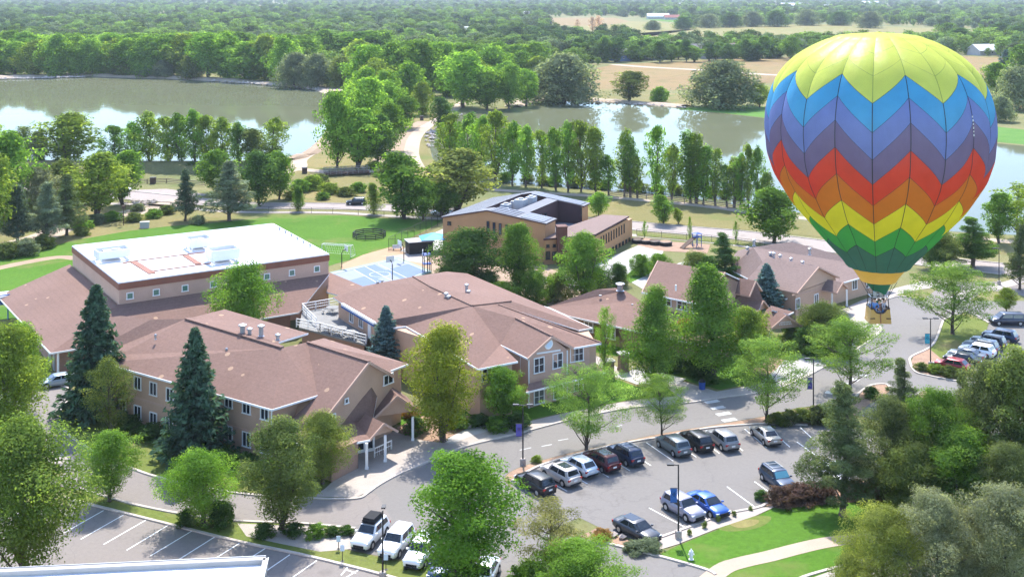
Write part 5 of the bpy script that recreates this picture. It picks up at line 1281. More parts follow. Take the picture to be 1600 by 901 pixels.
    fs = [(575,150,70,74),(618,152,66,80),(655,150,62,76),(690,140,66,70),(560,128,62,64),(640,168,96,64),(605,182,110,60),(570,178,105,60),(548,190,132,48),(770,132,72,62),(810,128,80,60),(660,180,128,40),(842,130,88,50),(588,160,92,72),(622,140,74,80),(556,205,150,56),(600,200,126,64),(648,152,92,66),(700,150,96,54),(664,134,70,70),(580,240,190,44),(742,150,92,60),(790,150,96,56)]
    row('bushy trees behind the path between the lakes', '# tree from the left in the grove between the lakes', fs, 'bushy', ['bright','mid','lime','bright'])
    row('grey willows on the far shore of the left lake', '# waterside bushy tree from the left beyond the left lake', [(460,137,82,62),(498,139,84,56),(535,140,88,50),(155,118,76,44,'round','mid'),(196,119,86,44),(255,122,94,34),(300,124,84,40),(120,114,100,18),(225,121,104,26)], 'willow', ['greygreen','greygreen','olive'])
    row('scrub around the ditch', '# low scrub bush from the left around the footbridge ditch', [(470,300,280,36),(486,296,274,40),(500,290,272,34),(515,302,286,36),(540,306,292,34),(600,276,262,30),(612,284,266,34),(585,264,252,28),(628,262,246,26),(622,292,274,30),(455,312,298,26),(560,300,284,30),(505,312,300,24)], 'shrub', ['olive','mid','lime'], lod=1)
    row('scrub along the left path', '# scrub bush from the left along the left gravel path', [(8,402,378,50),(40,398,372,46),(66,388,366,40),(128,356,340,36),(150,350,334,30),(175,345,330,34),(210,346,332,30),(240,340,326,30),(262,334,320,28),(128,368,354,26),(45,340,310,44),(120,320,290,44),(215,330,318,24),(310,350,336,26)], 'shrub', ['olive','greygreen','mid'], lod=1)
    row('undergrowth on the right lake shore', '# shore bush from the left below the slender lakeside trees', [(690+26*k+rg.uniform(-6,6), 276+.085*26*k*.9-(k<4)*8, 262+.085*26*k*.9-(k<4)*8+rg.uniform(-3,2), rg.uniform(22,36)) for k in range(19)], 'shrub', ['olive','mid','olive'], lod=1)
    row('undergrowth on the left lake shore', '# shore bush from the left below the trees on the left lake dike', [(-10,262,246,34),(60,260,246,30),(90,260,248,26),(140,263,250,28),(210,264,252,24),(300,265,252,26),(330,265,250,30),(405,262,246,34),(440,258,244,30)], 'shrub', ['olive','mid','dark'], lod=1)
    # among the far houses
    hs = []
    for u in (898,905,914,925,936,945,955,962,992,1003,1012,1020,1031,1040,1049,1060,1073,1085,1108,1118,1125,1138,1150,1160,1168,1181,1190,1203,1215,1235):
        hs.append((u, 96+rg.uniform(-3,4)-(u-900)*.012, rg.uniform(56,72), rg.uniform(22,38), rg.choice(['round','bushy','cotton'])))
    row('garden trees among the far houses', '# dark tree from the left among the far houses', hs, 'round', ['dark','deep','green'], lod=1)
    row('hedgerow trees beside the tan field', '# dense tree from the left in the hedgerow beside the tan field', [(1020,47,32,28),(1068,46,26,34),(1108,44,22,34),(1140,43,20,36),(1175,42,18,36),(1215,42,16,40),(1260,40,15,40),(1310,40,18,38),(1360,44,18,42)], 'willow', ['greygreen','dark'], lod=1)
    row('trees right of the balloon', '# tree from the top in the group right of the balloon', [(1500,72,44,44),(1536,64,42,34),(1560,66,36,40),(1590,70,40,44),(1572,120,78,36,'spruce','blue'),(1556,150,98,50),(1590,172,104,70,'willow','greygreen'),(1562,190,150,44,'willow','greygreen'),(1600,130,70,50),(1480,60,36,40)], 'round', ['green','dark','mid'], lod=1)
    row('bare dead trees by the far brown field', '# bare dead tree from the left by the far brown field', [(902,48,30,12),(926,52,26,14),(936,52,24,18)], 'sparse', [(.25,.20,.17)], lod=1)
build_trees()
# ---------------------------------------------------------------- the far wood that reads as one mass
def inside(poly, x, y):
    c = False; n = len(poly); j = n-1
    for i in range(n):
        xi, yi = poly[i]; xj, yj = poly[j]
        if (yi > y) != (yj > y) and x < (xj-xi)*(y-yi)/(yj-yi)+xi: c = not c
        j = i
    return c

def far_wood():

    rg = np.random.default_rng(5)
    clear = [[(895,146),(895,112),(960,97),(1050,93),(1200,86),(1420,80),(1600,92),(1720,92),(1720,170),(1590,200),(1400,200),(1200,190),(1060,172),(930,160)],
             [(995,70),(990,52),(1120,41),(1300,36),(1480,43),(1590,48),(1590,66),(1200,72)], [(856,55),(856,27),(965,26),(1060,36),(1080,44),(990,58)],
             [(-40,36),(32,35),(42,41),(-40,42)], [(1000,30),(1060,26),(1110,30),(1060,36)], [(500,600),(540,118),(700,100),(860,108),(930,150),(1000,240)]]
    pts = []; sc = []
    def fill(d0, d1, step, s0, s1, keep):
        d = d0
        while d < d1:
            half = .475*d + 60; x = -half
            while x < half:
                xx, yy = x + rg.uniform(-.5,.5)*step, d + rg.uniform(-.5,.5)*step
                u, v = proj(xx, yy)
                if rg.random() < keep and not any(inside(c, u, v) for c in clear) and v < 116:
                    pts.append((xx, yy, 0)); h = rg.uniform(s0, s1); sc.append((h*rg.uniform(.95,1.35), h*rg.uniform(.95,1.35), h))
                x += step
            d += step
    fill(690, 1100, 12.5, 5, 15, .82); fill(1100, 1900, 15, 4, 16, .66); fill(1900, 3200, 24, 6, 18, .55); fill(3200, 5600, 42, 8, 20, .45)
    n = len(pts); me = bpy.data.meshes.new('far_wood'); me.from_pydata(pts, [], [])
    a = me.attributes.new('size', 'FLOAT_VECTOR', 'POINT'); a.data.foreach_set('vector', np.array(sc, dtype=np.float32).ravel())
    a = me.attributes.new('turn', 'FLOAT', 'POINT'); a.data.foreach_set('value', rg.uniform(0, 6.28, n).astype(np.float32))
    kd = rg.integers(0, 4, n)
    x_, y_ = np.array([q[0] for q in pts]), np.array([q[1] for q in pts])
    f_ = np.sin(x_*.011+y_*.004)+np.sin(x_*.005-y_*.009+1.7)+np.sin(x_*.031+y_*.017)*.6
    kd = np.where(rg.random(n) < .6, np.where(f_ > .9, 3, np.where(f_ < -.7, 1, np.where(np.abs(f_) < .25, 2, 0))), kd); a = me.attributes.new('kind_index', 'INT', 'POINT'); a.data.foreach_set('value', kd.astype(np.int32))
    o = bpy.data.objects.new('far_wood', me); COL.objects.link(o); tag(o, 'distant mass of woods and gardens stretching to the hazy horizon', None, None, 'stuff')
    ng = bpy.data.node_groups.new('far_wood', 'GeometryNodeTree'); ng.interface.new_socket('Geometry', in_out='INPUT', socket_type='NodeSocketGeometry'); ng.interface.new_socket('Geometry', in_out='OUTPUT', socket_type='NodeSocketGeometry')
    gi = ng.nodes.new('NodeGroupInput'); go = ng.nodes.new('NodeGroupOutput'); jn = ng.nodes.new('GeometryNodeJoinGeometry')
    at = lambda nm, ty: (lambda q: (setattr(q, 'data_type', ty), q.inputs[0].__setattr__('default_value', nm), q)[-1])(ng.nodes.new('GeometryNodeInputNamedAttribute'))
    sz, tn, ki = at('size', 'FLOAT_VECTOR'), at('turn', 'FLOAT'), at('kind_index', 'INT')
    outp = lambda nd: nd.outputs['Attribute']
    cb = ng.nodes.new('ShaderNodeCombineXYZ'); ng.links.new(outp(tn), cb.inputs[2])
    # four far tree meshes in their own colours
    spec = [('round', 0, 'wood_leaf_mid'), ('round', 1, 'wood_leaf_dark'), ('willow', 0, 'wood_leaf_grey'), ('cotton', 1, 'wood_leaf_bright')]
    for k, (kind, var, mt) in enumerate(spec):
        src = build_tree_meshes(kind, 900+k, 2)[0]; src.materials[0] = M[mt]
        so = bpy.data.objects.new('wood_crown', src)      # instanced source, not linked to the scene itself
        oi = ng.nodes.new('GeometryNodeObjectInfo'); oi.inputs['Object'].default_value = so
        cmp_ = ng.nodes.new('FunctionNodeCompare'); cmp_.data_type = 'INT'; cmp_.operation = 'EQUAL'; ng.links.new(outp(ki), cmp_.inputs[2]); cmp_.inputs[3].default_value = k
        ip = ng.nodes.new('GeometryNodeInstanceOnPoints'); ng.links.new(gi.outputs[0], ip.inputs['Points']); ng.links.new(cmp_.outputs[0], ip.inputs['Selection'])
        ng.links.new(oi.outputs['Geometry'], ip.inputs['Instance']); ng.links.new(cb.outputs[0], ip.inputs['Rotation']); ng.links.new(outp(sz), ip.inputs['Scale'])
        ng.links.new(ip.outputs[0], jn.inputs[0])
    ng.links.new(jn.outputs[0], go.inputs[0])
    md = o.modifiers.new('scatter', 'NODES'); md.node_group = ng
    print('far wood trees', n)
def wood_mats():
    for nm, c in (('wood_leaf_mid', (.150,.235,.042)), ('wood_leaf_dark', (.092,.155,.040)), ('wood_leaf_grey', (.155,.205,.082)), ('wood_leaf_bright', (.185,.275,.046))):
        m, t, b = nodes(nm); t.nodes.remove(b); out = t.nodes['Material Output']
        at = N(t, 'Attribute', attribute_name='tone'); oi = N(t, 'ObjectInfo')
        r = N(t, 'MapRange'); t.links.new(oi.outputs['Random'], r.inputs[0]); r.inputs[3].default_value = .5; r.inputs[4].default_value = 1.5
        mu = N(t, 'Math', operation='MULTIPLY'); t.links.new(r.outputs[0], mu.inputs[0]); t.links.new(at.outputs['Fac'], mu.inputs[1])
        hs = N(t, 'HueSaturation'); hs.inputs['Color'].default_value = rgba(c); t.links.new(mu.outputs[0], hs.inputs['Value'])
        df = N(t, 'BsdfDiffuse'); tr = N(t, 'BsdfTranslucent'); mx = N(t, 'MixShader'); mx.inputs[0].default_value = .3
        t.links.new(hs.outputs[0], df.inputs[0]); t.links.new(hs.outputs[0], tr.inputs[0]); t.links.new(df.outputs[0], mx.inputs[1]); t.links.new(tr.outputs[0], mx.inputs[2]); t.links.new(mx.outputs[0], out.inputs[0])
wood_mats(); far_wood()
# ---------------------------------------------------------------- cars
def car_parts(kind):
    """front is +x; returns list of (name, mesh, children)"""
    S = {'suv': dict(L=4.7, W=1.88, hood=1.02, belt=1.06, roof=1.68, wb=1.02, wt=.42, rb=-2.12, rt=-1.78, tail=1.04, tw=.70, wr=.36),
         'hatch': dict(L=4.4, W=1.82, hood=.92, belt=.98, roof=1.58, wb=1.05, wt=.35, rb=-2.02, rt=-1.35, tail=.98, tw=.66, wr=.34),
         'sedan': dict(L=4.75, W=1.85, hood=.84, belt=.92, roof=1.44, wb=1.15, wt=.30, rb=-1.75, rt=-.95, tail=.98, tw=.62, wr=.34),
         'van': dict(L=5.0, W=1.95, hood=1.0, belt=1.06, roof=1.74, wb=1.45, wt=.72, rb=-2.32, rt=-2.12, tail=1.05, tw=.74, wr=.35)}[kind]
    h = S['L']/2; w = S['W']/2; hd, bl = S['hood'], S['belt']
    st = [(h, w*.72, .38, hd-.32), (h-.06, w*.84, .30, hd-.20), (h-.3, w*.94, .24, hd-.07), (h-.8, w*.985, .22, hd), (S['wb'], w, .22, hd+.05), (0, w, .22, bl+.02), (S['rb']+.5, w, .22, bl+.03), (-h+.35, w*.97, .26, S['tail']), (-h+.08, w*.90, .34, S['tail']-.07), (-h, w*.80, .44, S['tail']-.25)]
    ring = []
    for x, ww, zb, zt in st:
        hh = zt-zb
        sec = [(ww*.86, zb), (ww*.97, zb+hh*.18), (ww, zb+hh*.55), (ww*.955, zb+hh*.86), (ww*.86, zt-.01), (ww*.45, zt+.035)]
        full = [(y, z) for y, z in sec] + [(-y, z) for y, z in reversed(sec)]
        ring.append([(x, y, z) for y, z in full])
    k = len(ring[0]); m = MB()
    m.add([p for r in ring for p in r], [(i*k+j, i*k+(j+1) % k, (i+1)*k+(j+1) % k, (i+1)*k+j) for i in range(len(ring)-1) for j in range(k)] + [tuple(range(k)), tuple(reversed(range((len(ring)-1)*k, len(ring)*k)))])
    # greenhouse shell
    zr, tw = S['roof'], S['tw']; zb = bl-.02
    def gring(f, z, ww): 
        xf = S['wb'] + (S['wt']-S['wb'])*f; xr = S['rb'] + (S['rt']-S['rb'])*f
        return [(xf, ww*.93, z), (xf+.06, ww*.45, z), (xf+.06, -ww*.45, z), (xf, -ww*.93, z), (xf-.25, -ww, z), (xr+.25, -ww, z), (xr, -ww*.9, z), (xr, ww*.9, z), (xr+.25, ww, z), (xf-.25, ww, z)]
    gr = [gring(0, zb, w*.93), gring(.88, zb+(zr-zb)*.88, tw+.06), gring(1.04, zr-.035, tw-.02), gring(1.18, zr, tw-.12)]
    k = 10; m.add([p for r in gr for p in r], [(i*k+j, i*k+(j+1) % k, (i+1)*k+(j+1) % k, (i+1)*k+j) for i in range(3) for j in range(k)] + [tuple(range(30, 40))])
    bm = m.mesh('body', M['car_paint']); 
    b = bmesh.new(); b.from_mesh(bm); bmesh.ops.recalc_face_normals(b, faces=b.faces); b.to_mesh(bm); b.free()
    for p in bm.polygons: p.use_smooth = True
    bm.set_sharp_from_angle(angle=math.radians(38))
    parts = [('body', bm, [])]
    def pane(name, pts, mat='car_glass', off=.014):
        v = [Vector(p) for p in pts]; n = (v[1]-v[0]).cross(v[2]-v[0]).normalized(); c = sum(v, Vector())/len(v)
        if n.dot(c - Vector((0,0,.9))) < 0: n = -n; v.reverse()
        q = MB(); q.add([p+n*off for p in v]+[p-n*.01 for p in v], [tuple(range(len(v))), tuple(reversed(range(len(v), 2*len(v))))]+[(i, i+len(v), (i+1) % len(v)+len(v), (i+1) % len(v)) for i in range(len(v))])
        return (name, q.mesh(name, M[mat]), [])
    f0, f1 = .10, .84
    def gp(f, idx):
        a, c = Vector(gr[0][idx]), Vector(gr[1][idx]); return a.lerp(c, f/.88)
    parts.append(pane('windscreen', [gp(f0,0).lerp(gp(f0,1),.12), gp(f0,3).lerp(gp(f0,2),.12), gp(f1,3).lerp(gp(f1,2),.12), gp(f1,0).lerp(gp(f1,1),.12)], off=.05))
    parts.append(pane('rear_window', [gp(.2,7)*.94+gp(.2,6)*.06, gp(.2,6)*.94+gp(.2,7)*.06, gp(.82,6)*.94+gp(.82,7)*.06, gp(.82,7)*.94+gp(.82,6)*.06]))
    for a_, b_ in ((9,8),(4,5)):
        for s0, s1 in ((.0,.47),(.52,.98)):
            parts.append(pane('side_window', [gp(.12,a_).lerp(gp(.12,b_),s0), gp(.12,a_).lerp(gp(.12,b_),s1), gp(.80,a_).lerp(gp(.80,b_),s1), gp(.80,a_).lerp(gp(.80,b_),s0)]))
    wr = S['wr']
    for x in (h-.92, -h+.98):
        for s in (1,-1):
            q = MB(); pr = [(wr*.62,-.11),(wr*.97,-.11),(wr,-.07),(wr,.07),(wr*.97,.11),(wr*.62,.11)]
            def lat(pr, n=18):
                vs = []; fs = []
                for r, y in pr:
                    for t in range(n): vs.append((x+r*math.cos(2*math.pi*t/n), s*(w-.085)+y, wr+r*math.sin(2*math.pi*t/n)))
                for i in range(len(pr)-1):
                    for t in range(n): fs.append((i*n+t, i*n+(t+1) % n, (i+1)*n+(t+1) % n, (i+1)*n+t))
                fs.append(tuple(range(n))); fs.append(tuple(range((len(pr)-1)*n, len(pr)*n))); return vs, fs
            q.add(*lat(pr)); r = MB(); r.add(*lat([(wr*.6,-.112),(wr*.6,.112),(wr*.2,.122)], 12))
            parts.append(('wheel', q.mesh('wheel', M['rubber']), [('rim', r.mesh('rim', M['rim']))]))
    q = MB()
    for x in (h-.92, -h+.98):
        for s in (1,-1):
            vs = [(x+(wr+.07)*math.cos(math.pi*t/10), s*(w-.008), wr+(wr+.07)*math.sin(math.pi*t/10)) for t in range(11)]
            q.add(vs+[(a, b2+s*.015, c) for a, b2, c in vs], [tuple(range(11)), tuple(reversed(range(11,22)))]+[(i,i+1,i+12,i+11) for i in range(10)])
    parts.append(('wheel_arch', q.mesh('wheel_arch', M['rubber']), []))
    for s in (1,-1):
        q = MB(); q.box((h-.17, s*w*.70, hd-.24), (.22,.34,.14)); parts.append(('headlight', q.mesh('headlight', M['headlight']), []))
        q = MB(); q.box((-h+.10, s*w*.75, S['tail']-.20), (.16,.30,.18)); parts.append(('taillight', q.mesh('taillight', M['taillight']), []))
        q = MB(); q.box((S['wb']-.2, s*(w+.07), bl+.06), (.16,.18,.13)); parts.append(('mirror', q.mesh('mirror', M['car_paint']), []))
    q = MB(); q.box((h-.0,0,.52), (.06,1.0,.2)); q.box((h-.02,0,.34), (.10,1.3,.12)); parts.append(('grille', q.mesh('grille', M['rubber']), []))
    q = MB(); q.box((-h-.005,0,.72), (.03,.42,.16)); parts.append(('number_plate', q.mesh('number_plate', M['paint_white']), []))
    q = MB(); q.box((-h+.06,0,.40), (.2,1.35,.16)); parts.append(('bumper', q.mesh('bumper', M['rubber']), []))
    return parts, S
CARS = {}
def car(u, v, kind, colour, ang, label, group='cars parked at the school', roof=None, rails=False, shade=None):
    if kind not in CARS: CARS[kind] = car_parts(kind)
    parts, S = CARS[kind]; p = P(u, v, .7)
    o = thing('parked_car', label, 'car', (p.x, p.y, .02), math.radians(ang), group)
    for nm, me, ch in parts:
        if nm == 'windscreen' and shade: me = me.copy(); me.materials[0] = M[shade]  # windscreen material of this car's own
        c = bpy.data.objects.new(nm, me); COL.objects.link(c); c.parent = o; c.color = (*colour, 1)
        for n2, m2 in ch:
            d = bpy.data.objects.new(n2, m2); COL.objects.link(d); d.parent = c
    if rails:
        q = MB()
        for s in (1,-1): q.bar((S['wt']-.3, s*.58, S['roof']+.06), (S['rt']+.25, s*.58, S['roof']+.06), .05)
        for x in (-.1,-1.0): q.bar((x,-.58,S['roof']+.07), (x,.58,S['roof']+.07), .05)
        c = q.build('roof_rails', M['grey_metal'], o, False)
    if roof:
        q = MB(); q.box((-.62,0,S['roof']+.006), (1.35,1.05,.012)); q.build('sunroof', M[roof], o, False)
    return o
BLACK, DARK, NAVY, SILV, WHITE, RED, BLUE, GREY, TAN, WINE = (.012,.013,.015), (.04,.043,.05), (.02,.035,.075), (.42,.41,.41), (.78,.79,.8), (.28,.018,.025), (.02,.09,.36), (.14,.165,.18), (.36,.33,.29), (.085,.012,.018)
def build_cars():
    g = 'cars in the upper row of the central lot'
    car(836,753,'suv',BLACK,129,'black SUV at the left end of the upper parking row',g)
    car(876,739,'suv',(.46,.42,.39),127,'champagne silver SUV beside the black one in the upper parking row',g,'car_glass')
    car(905,726,'hatch',(.55,.6,.66),125,'pale silver blue hatchback beside the dark red SUV',g)
    car(939,718,'suv',WINE,123,'dark red SUV in the upper parking row',g,'car_glass')
    car(977,708,'suv',NAVY,121,'navy SUV with roof rails right of the dark red one',g,None,True)
    car(1052,694,'suv',GREY,115,'grey blue SUV in the middle of the upper parking row',g)
    car(1088,687,'suv',BLACK,112,'black SUV between the grey blue and the grey one in the upper row',g)
    car(1129,685,'suv',(.25,.25,.26),109,'mid grey SUV right of a black one in the upper row',g)
    car(1196,677,'sedan',TAN,104,'tan saloon alone at the right end of the upper row',g)
    g = 'cars in the lower row of the central lot'
    car(995,824,'sedan',(.05,.055,.065),-50,'dark grey saloon alone near the lot exit',g,'car_glass')
    car(1067,791,'suv',(.28,.27,.33),-57,'silver grey SUV beside the bright blue car',g)
    car(1106,785,'sedan',BLUE,-60,'bright blue saloon with its nose to the kerb',g)
    car(1215,747,'suv',(.03,.05,.09),-72,'dark blue SUV with a pale blue windscreen',g,None,True,'windscreen_blue')
    car(1304,737,'sedan',WHITE,-80,'white car half hidden behind the lawn pine',g)
    g = 'white cars beside the gravel bed'
    o = car(579,832,'suv',WHITE,-110,'white SUV carrying a black box on its roof',g)
    q = MB(); q.box((-.35,0,1.9), (1.7,1.2,.12)); q.box((-.35,0,2.06), (1.55,1.1,.2)); q.build('roof_box', M['rubber'], o, False)
    q = MB(); q.box((-.35,0,1.77), (1.9,1.25,.05)); q.build('roof_rack', M['black_metal'], o, False)
    car(620,845,'suv',WHITE,-109,'white SUV in the middle beside the one with the roof box',g)
    car(659,860,'suv',WHITE,-108,'white SUV half hidden by the large bottom tree',g)
    car(694,882,'hatch',(.02,.04,.10),-107,'dark blue car under the large bottom tree',g)
    car(757,893,'sedan',WHITE,-104,'white car hidden under the right side of the large bottom tree',g)
    g = 'cars in the right hand row'
    for u, v, k, c, l in ((1487,569,'hatch',RED,'bright red car at the near end of the right hand row'),(1504,559,'sedan',BLACK,'black car directly behind the bright red one'),(1511,552,'sedan',(.16,.18,.22),'slate saloon third from the near end of the right hand row'),
                       (1527,547,'suv',WHITE,'white SUV in the middle of the right hand row'),(1533,540,'suv',(.12,.14,.17),'slate grey SUV behind the white one in the right hand row'),(1545,533,'suv',(.05,.055,.065),'charcoal SUV in the right hand row'),(1563,524,'suv',NAVY,'navy SUV at the far end of the right hand row')):
        car(u, v, k, c, 141, l, g)
    car(1574,499,'van',(.035,.04,.06),178,'dark people carrier parked across the top of the right hand row')
    car(90,593,'sedan',(.35,.42,.48),-150,'pale blue car beside the spruce at the gym corner')
    car(557,315,'suv',BLACK,186,'black SUV driving on the street behind the lawn', 'cars on the street')
    car(190,295,'van',WHITE,-25,'white vehicle on the street at the far left behind trees', 'cars on the street')
    car(690,331,'sedan',WHITE,182,'white car on the street half hidden by trees left of the modern building', 'cars on the street')
    car(1440,470,'suv',(.05,.05,.06),175,'dark car parked behind the spreading locust on the island') if False else None
build_cars()
# ---------------------------------------------------------------- street furniture
def lamp(u, vb, vt, label, banner=None, side=-1, heads=1, ang=0.0):
    p = P(u, vb); h = CAM_H - p.y*(vt-VH)/FPX
    o = thing('street_lamp', label, 'lamp post', p, ang, 'lamp posts')
    m = MB(); m.tube([(0,0,0),(0,0,h)], [.085,.06], 8); m.build('pole', M['black_metal'], o, False)
    m = MB(); m.lathe([(.3,0),(.3,.6),(.26,.68)], (0,0,0), 14); m.build('base', M['concrete'], o, False)
    for k in range(heads):
        s = side if k == 0 else -side
        m = MB(); m.bar((0,0,h-.08), (s*.45,0,h-.02), .07); m.box((s*.72,0,h), (.62,.34,.13)); m.build('lamp_head', M['black_metal'], o, False)
    if banner:
        m = MB(); z = h*.58; m.box((side*.42,0,z), (.6,.03,1.25)); b = m.build('banner', M[banner[0]], o, False)
        m = MB(); m.bar((0,0,z+.65),(side*.76,0,z+.65),.04); m.bar((0,0,z-.65),(side*.76,0,z-.65),.04); m.build('banner_arm', M['black_metal'], o, False)
        m = MB()                         # the coloured emblem on the banner, too small to read
        for a in (-.5,.5): 
            m.add([(side*.42-.2*math.cos(a)-.02,-.02,z+.1-.2*math.sin(a)*2),(side*.42+.2*math.cos(a)-.02,-.02,z+.1+.2*math.sin(a)*2),(side*.42+.2*math.cos(a)+.05,-.02,z+.1+.2*math.sin(a)*2),(side*.42-.2*math.cos(a)+.05,-.02,z+.1-.2*math.sin(a)*2)],[(0,1,2,3),(3,2,1,0)])
        m.build('emblem', M[banner[1]], b, False)
    return o
def small_sign(u, vb, vt, label, rz=0.0, mat='sign_pale'):
    p = P(u, vb); h = CAM_H - p.y*(vt-VH)/FPX
    o = thing('parking_sign', label, 'sign', p, rz, 'small post signs')
    m = MB(); m.bar((0,0,0),(0,0,h),.06); m.box((0,0,.03),(.3,.3,.06)); m.build('post', M['black_metal'], o, False)
    m = MB(); m.box((0,-.045,h-.28),(.36,.03,.52)); m.build('plate', M[mat], o, False)
def fence(name, px, h, step, label, kind, cat='fence'):
    pts = [P(u, v) for u, v in px]
    o = thing(name, label, cat, pts[0])
    for a, b in zip(pts, pts[1:]):
        n = max(1, round((b-a).length/step)); 
        for i in range(n):
            q = a.lerp(b, i/n); m = MB()
            if kind == 'rail': m.box((q.x,q.y,h/2), (.18,.18,h))
            else: m.tube([(q.x,q.y,0),(q.x,q.y,h)], .045, 6)
            m.build('post', M['wood'] if kind == 'rail' else M['black_metal'], o)
    m = MB()
    for a, b in zip(pts, pts[1:]):
        if kind == 'rail':
            for z in (.35,.75,1.1): m.bar(a+Vector((0,0,z)), b+Vector((0,0,z)), .06, .16)
        else:
            m.bar(a+Vector((0,0,h)), b+Vector((0,0,h)), .05); m.bar(a+Vector((0,0,.08)), b+Vector((0,0,.08)), .04)
            n = int((b-a).length/.28)
            for i in range(n):
                q = a.lerp(b, i/n); m.bar(q+Vector((0,0,.08)), q+Vector((0,0,h)), .012)
            for z in np.arange(.35, h, .35): m.bar(a+Vector((0,0,z)), b+Vector((0,0,z)), .012)
    m.build('rails' if kind == 'rail' else 'mesh_panel', M['wood'] if kind == 'rail' else M['black_metal'], o)
def furniture():
    lamp(817,726,632,'lamp post with purple and red banner at the left corner of the central lot',('banner_purple','banner_red'),-1,2)
    lamp(1060,840,725,'lamp post with blue banner beside the silver grey SUV in the lower row',('banner_blue','sign_pale'),-1,1)
    lamp(1271,652,560,'lamp post with dark banner at the right end of the central lot',('banner_purple','banner_blue'),-1,1)
    lamp(1454,573,497,'lamp post with teal banner at the island by the bright red car',('banner_teal','sign_pale'),-1,2)
    lamp(598,905,797,'dark lamp post in front of the white cars at the bottom',None,1,1,math.pi/2)
    lamp(1561,445,388,'slim lamp post beside the street at the far right',None,-1,1)
    small_sign(529,858,836,'small pale sign at the left edge of the gravel bed'); small_sign(535,877,850,'small pale sign on the verge by the white SUV with roof box')
    small_sign(603,890,864,'small pale sign between the two left white SUVs'); small_sign(634,889,872,'small sign before the half hidden white SUV', 0, 'rust')
    small_sign(1246,660,646,'left pale sign before the hedge at the end of the lot', 0, 'white_trim'); small_sign(1267,658,640,'right pale sign before the hedge at the end of the lot')
    # hydrant
    p = P(1080,874); o = thing('fire_hydrant','white fire hydrant on the lower right lawn','hydrant',p)
    m = MB(); m.lathe([(.22,0),(.22,.08),(.15,.1),(.15,.62),(.2,.64),(.2,.7),(.16,.78),(.06,.88),(.05,.95)], (0,0,0), 14); m.build('body', M['paint_white'], o, False)
    m = MB(); m.tube([(-.27,0,.48),(.27,0,.48)], .07, 8); m.tube([(0,-.27,.45),(0,0,.45)], .09, 8); m.build('nozzle', M['paint_white'], o, False)
    # blue bin
    p = P(1097,608); o = thing('waste_bin','blue waste bin beside the pavement under the tall oval tree','bin',p)
    m = MB(); m.lathe([(.36,0),(.42,.95)], (0,0,0), 14); m.build('body', M['bin_blue'], o, False)
    m = MB(); m.lathe([(.45,.95),(.45,1.02),(.2,1.2)], (0,0,0), 14); m.build('lid', M['black_metal'], o, False)
    # brick gate pillars
    for u, vb, vt, w, l in ((974,580,549,1.1,'brick gate pillar with stone cap, the right one of the pair'),(951,588,560,1.1,'brick gate pillar partly behind the thin sparse tree')):
        p = P(u, vb); h = CAM_H - p.y*(vt-VH)/FPX; o = thing('gate_pillar', l, 'pillar', p, .3)
        m = MB(); m.box((0,0,(h-.3)/2),(w,w,h-.3)); m.box((0,0,.2),(w+.15,w+.15,.4)); m.build('shaft', M['wood'], o, False)
        m = MB(); m.box((0,0,h-.22),(w+.3,w+.3,.16)); m.box((0,0,h-.07),(w+.1,w+.1,.14),0,0,.6); m.build('cap', M['white_concrete'], o, False)
    # bike racks / bench by the pads
    p = P(1005,583); o = thing('bicycle_rack','metal bicycle rack on the white pad beside the gate pillars','rack',p,.2)
    m = MB()
    for k in range(5): 
        x = -1.4+.7*k; m.tube([(x,0,0),(x,0,.7),(x,.12,.85),(x,.4,.85),(x,.52,.7),(x,.52,0)], .035, 6)
    m.build('hoops', M['grey_metal'], o, False); m = MB(); m.bar((-1.6,0,.04),(1.6,0,.04),.06); m.bar((-1.6,.52,.04),(1.6,.52,.04),.06); m.build('base_rail', M['grey_metal'], o, False)
    # basketball hoops
    for u, vb, vt, l, a in ((534,418,388,'basketball hoop at the gym end of the court',.55),(631,408,388,'basketball hoop at the far end of the court by the fence',.55-math.pi),(613,437,420,'basketball hoop at the near right side of the court',.55-math.pi/2+math.pi),(668,425,395,'dark play post at the right edge of the court',math.pi)):
        p = P(u, vb); o = thing('basketball_hoop', l, 'hoop', p, a, 'basketball hoops'); 
        m = MB(); m.tube([(0,0,0),(0,0,2.6),(.25,0,3.0),(.8,0,3.15)], .09, 8); m.build('pole', M['black_metal'], o, False)
        m = MB(); m.box((.85,0,3.35),(.05,1.5,1.0)); m.build('backboard', M['white_trim'], o, False)
        m = MB()
        for k in range(12):
            b0, b1 = 2*math.pi*k/12, 2*math.pi*(k+1)/12; m.bar((1.1+.23*math.cos(b0),.23*math.sin(b0),3.05),(1.1+.23*math.cos(b1),.23*math.sin(b1),3.05),.025)
        m.build('rim', M['rust'], o, False)
    # goal
    a, b = P(503,399), P(548,402); d = unit2(b-a); n = Vector((-d.y,d.x,0)); L = (b-a).length; o = thing('football_goal','white framed football goal on the lawn beside the gym','goal',a)
    m = MB(); z = Vector((0,0,2.1)); a, b = a, a+d*L
    for q in (a,b): m.bar(q,q+z,.1); m.bar(q+z,q+n*1.0+z,.06); m.bar(q+n*1.0+z,q+n*2.2,.06); m.bar(q,q+n*2.2,.06)
    m.bar(a+z,b+z,.1); m.bar(a+n*2.2,b+n*2.2,.06); m.bar(a+n+z,b+n+z,.06); m.build('frame', M['paint_white'], o)
    m = MB()
    for k in range(14):
        q = a.lerp(b,k/13); m.bar(q+n+z,q+n*2.2,.015)
    for k in range(5):
        f = k/4; q = (n*1.0+z).lerp(n*2.2, f); m.bar(a+q,b+q,.015)
    m.build('net', M['white_trim'], o)
    # octagonal ball pit
    c = P(577,370); R = 25.5*pxm(370); o = thing('ball_pit','black octagonal ball pit on the lawn','ball pit',c)
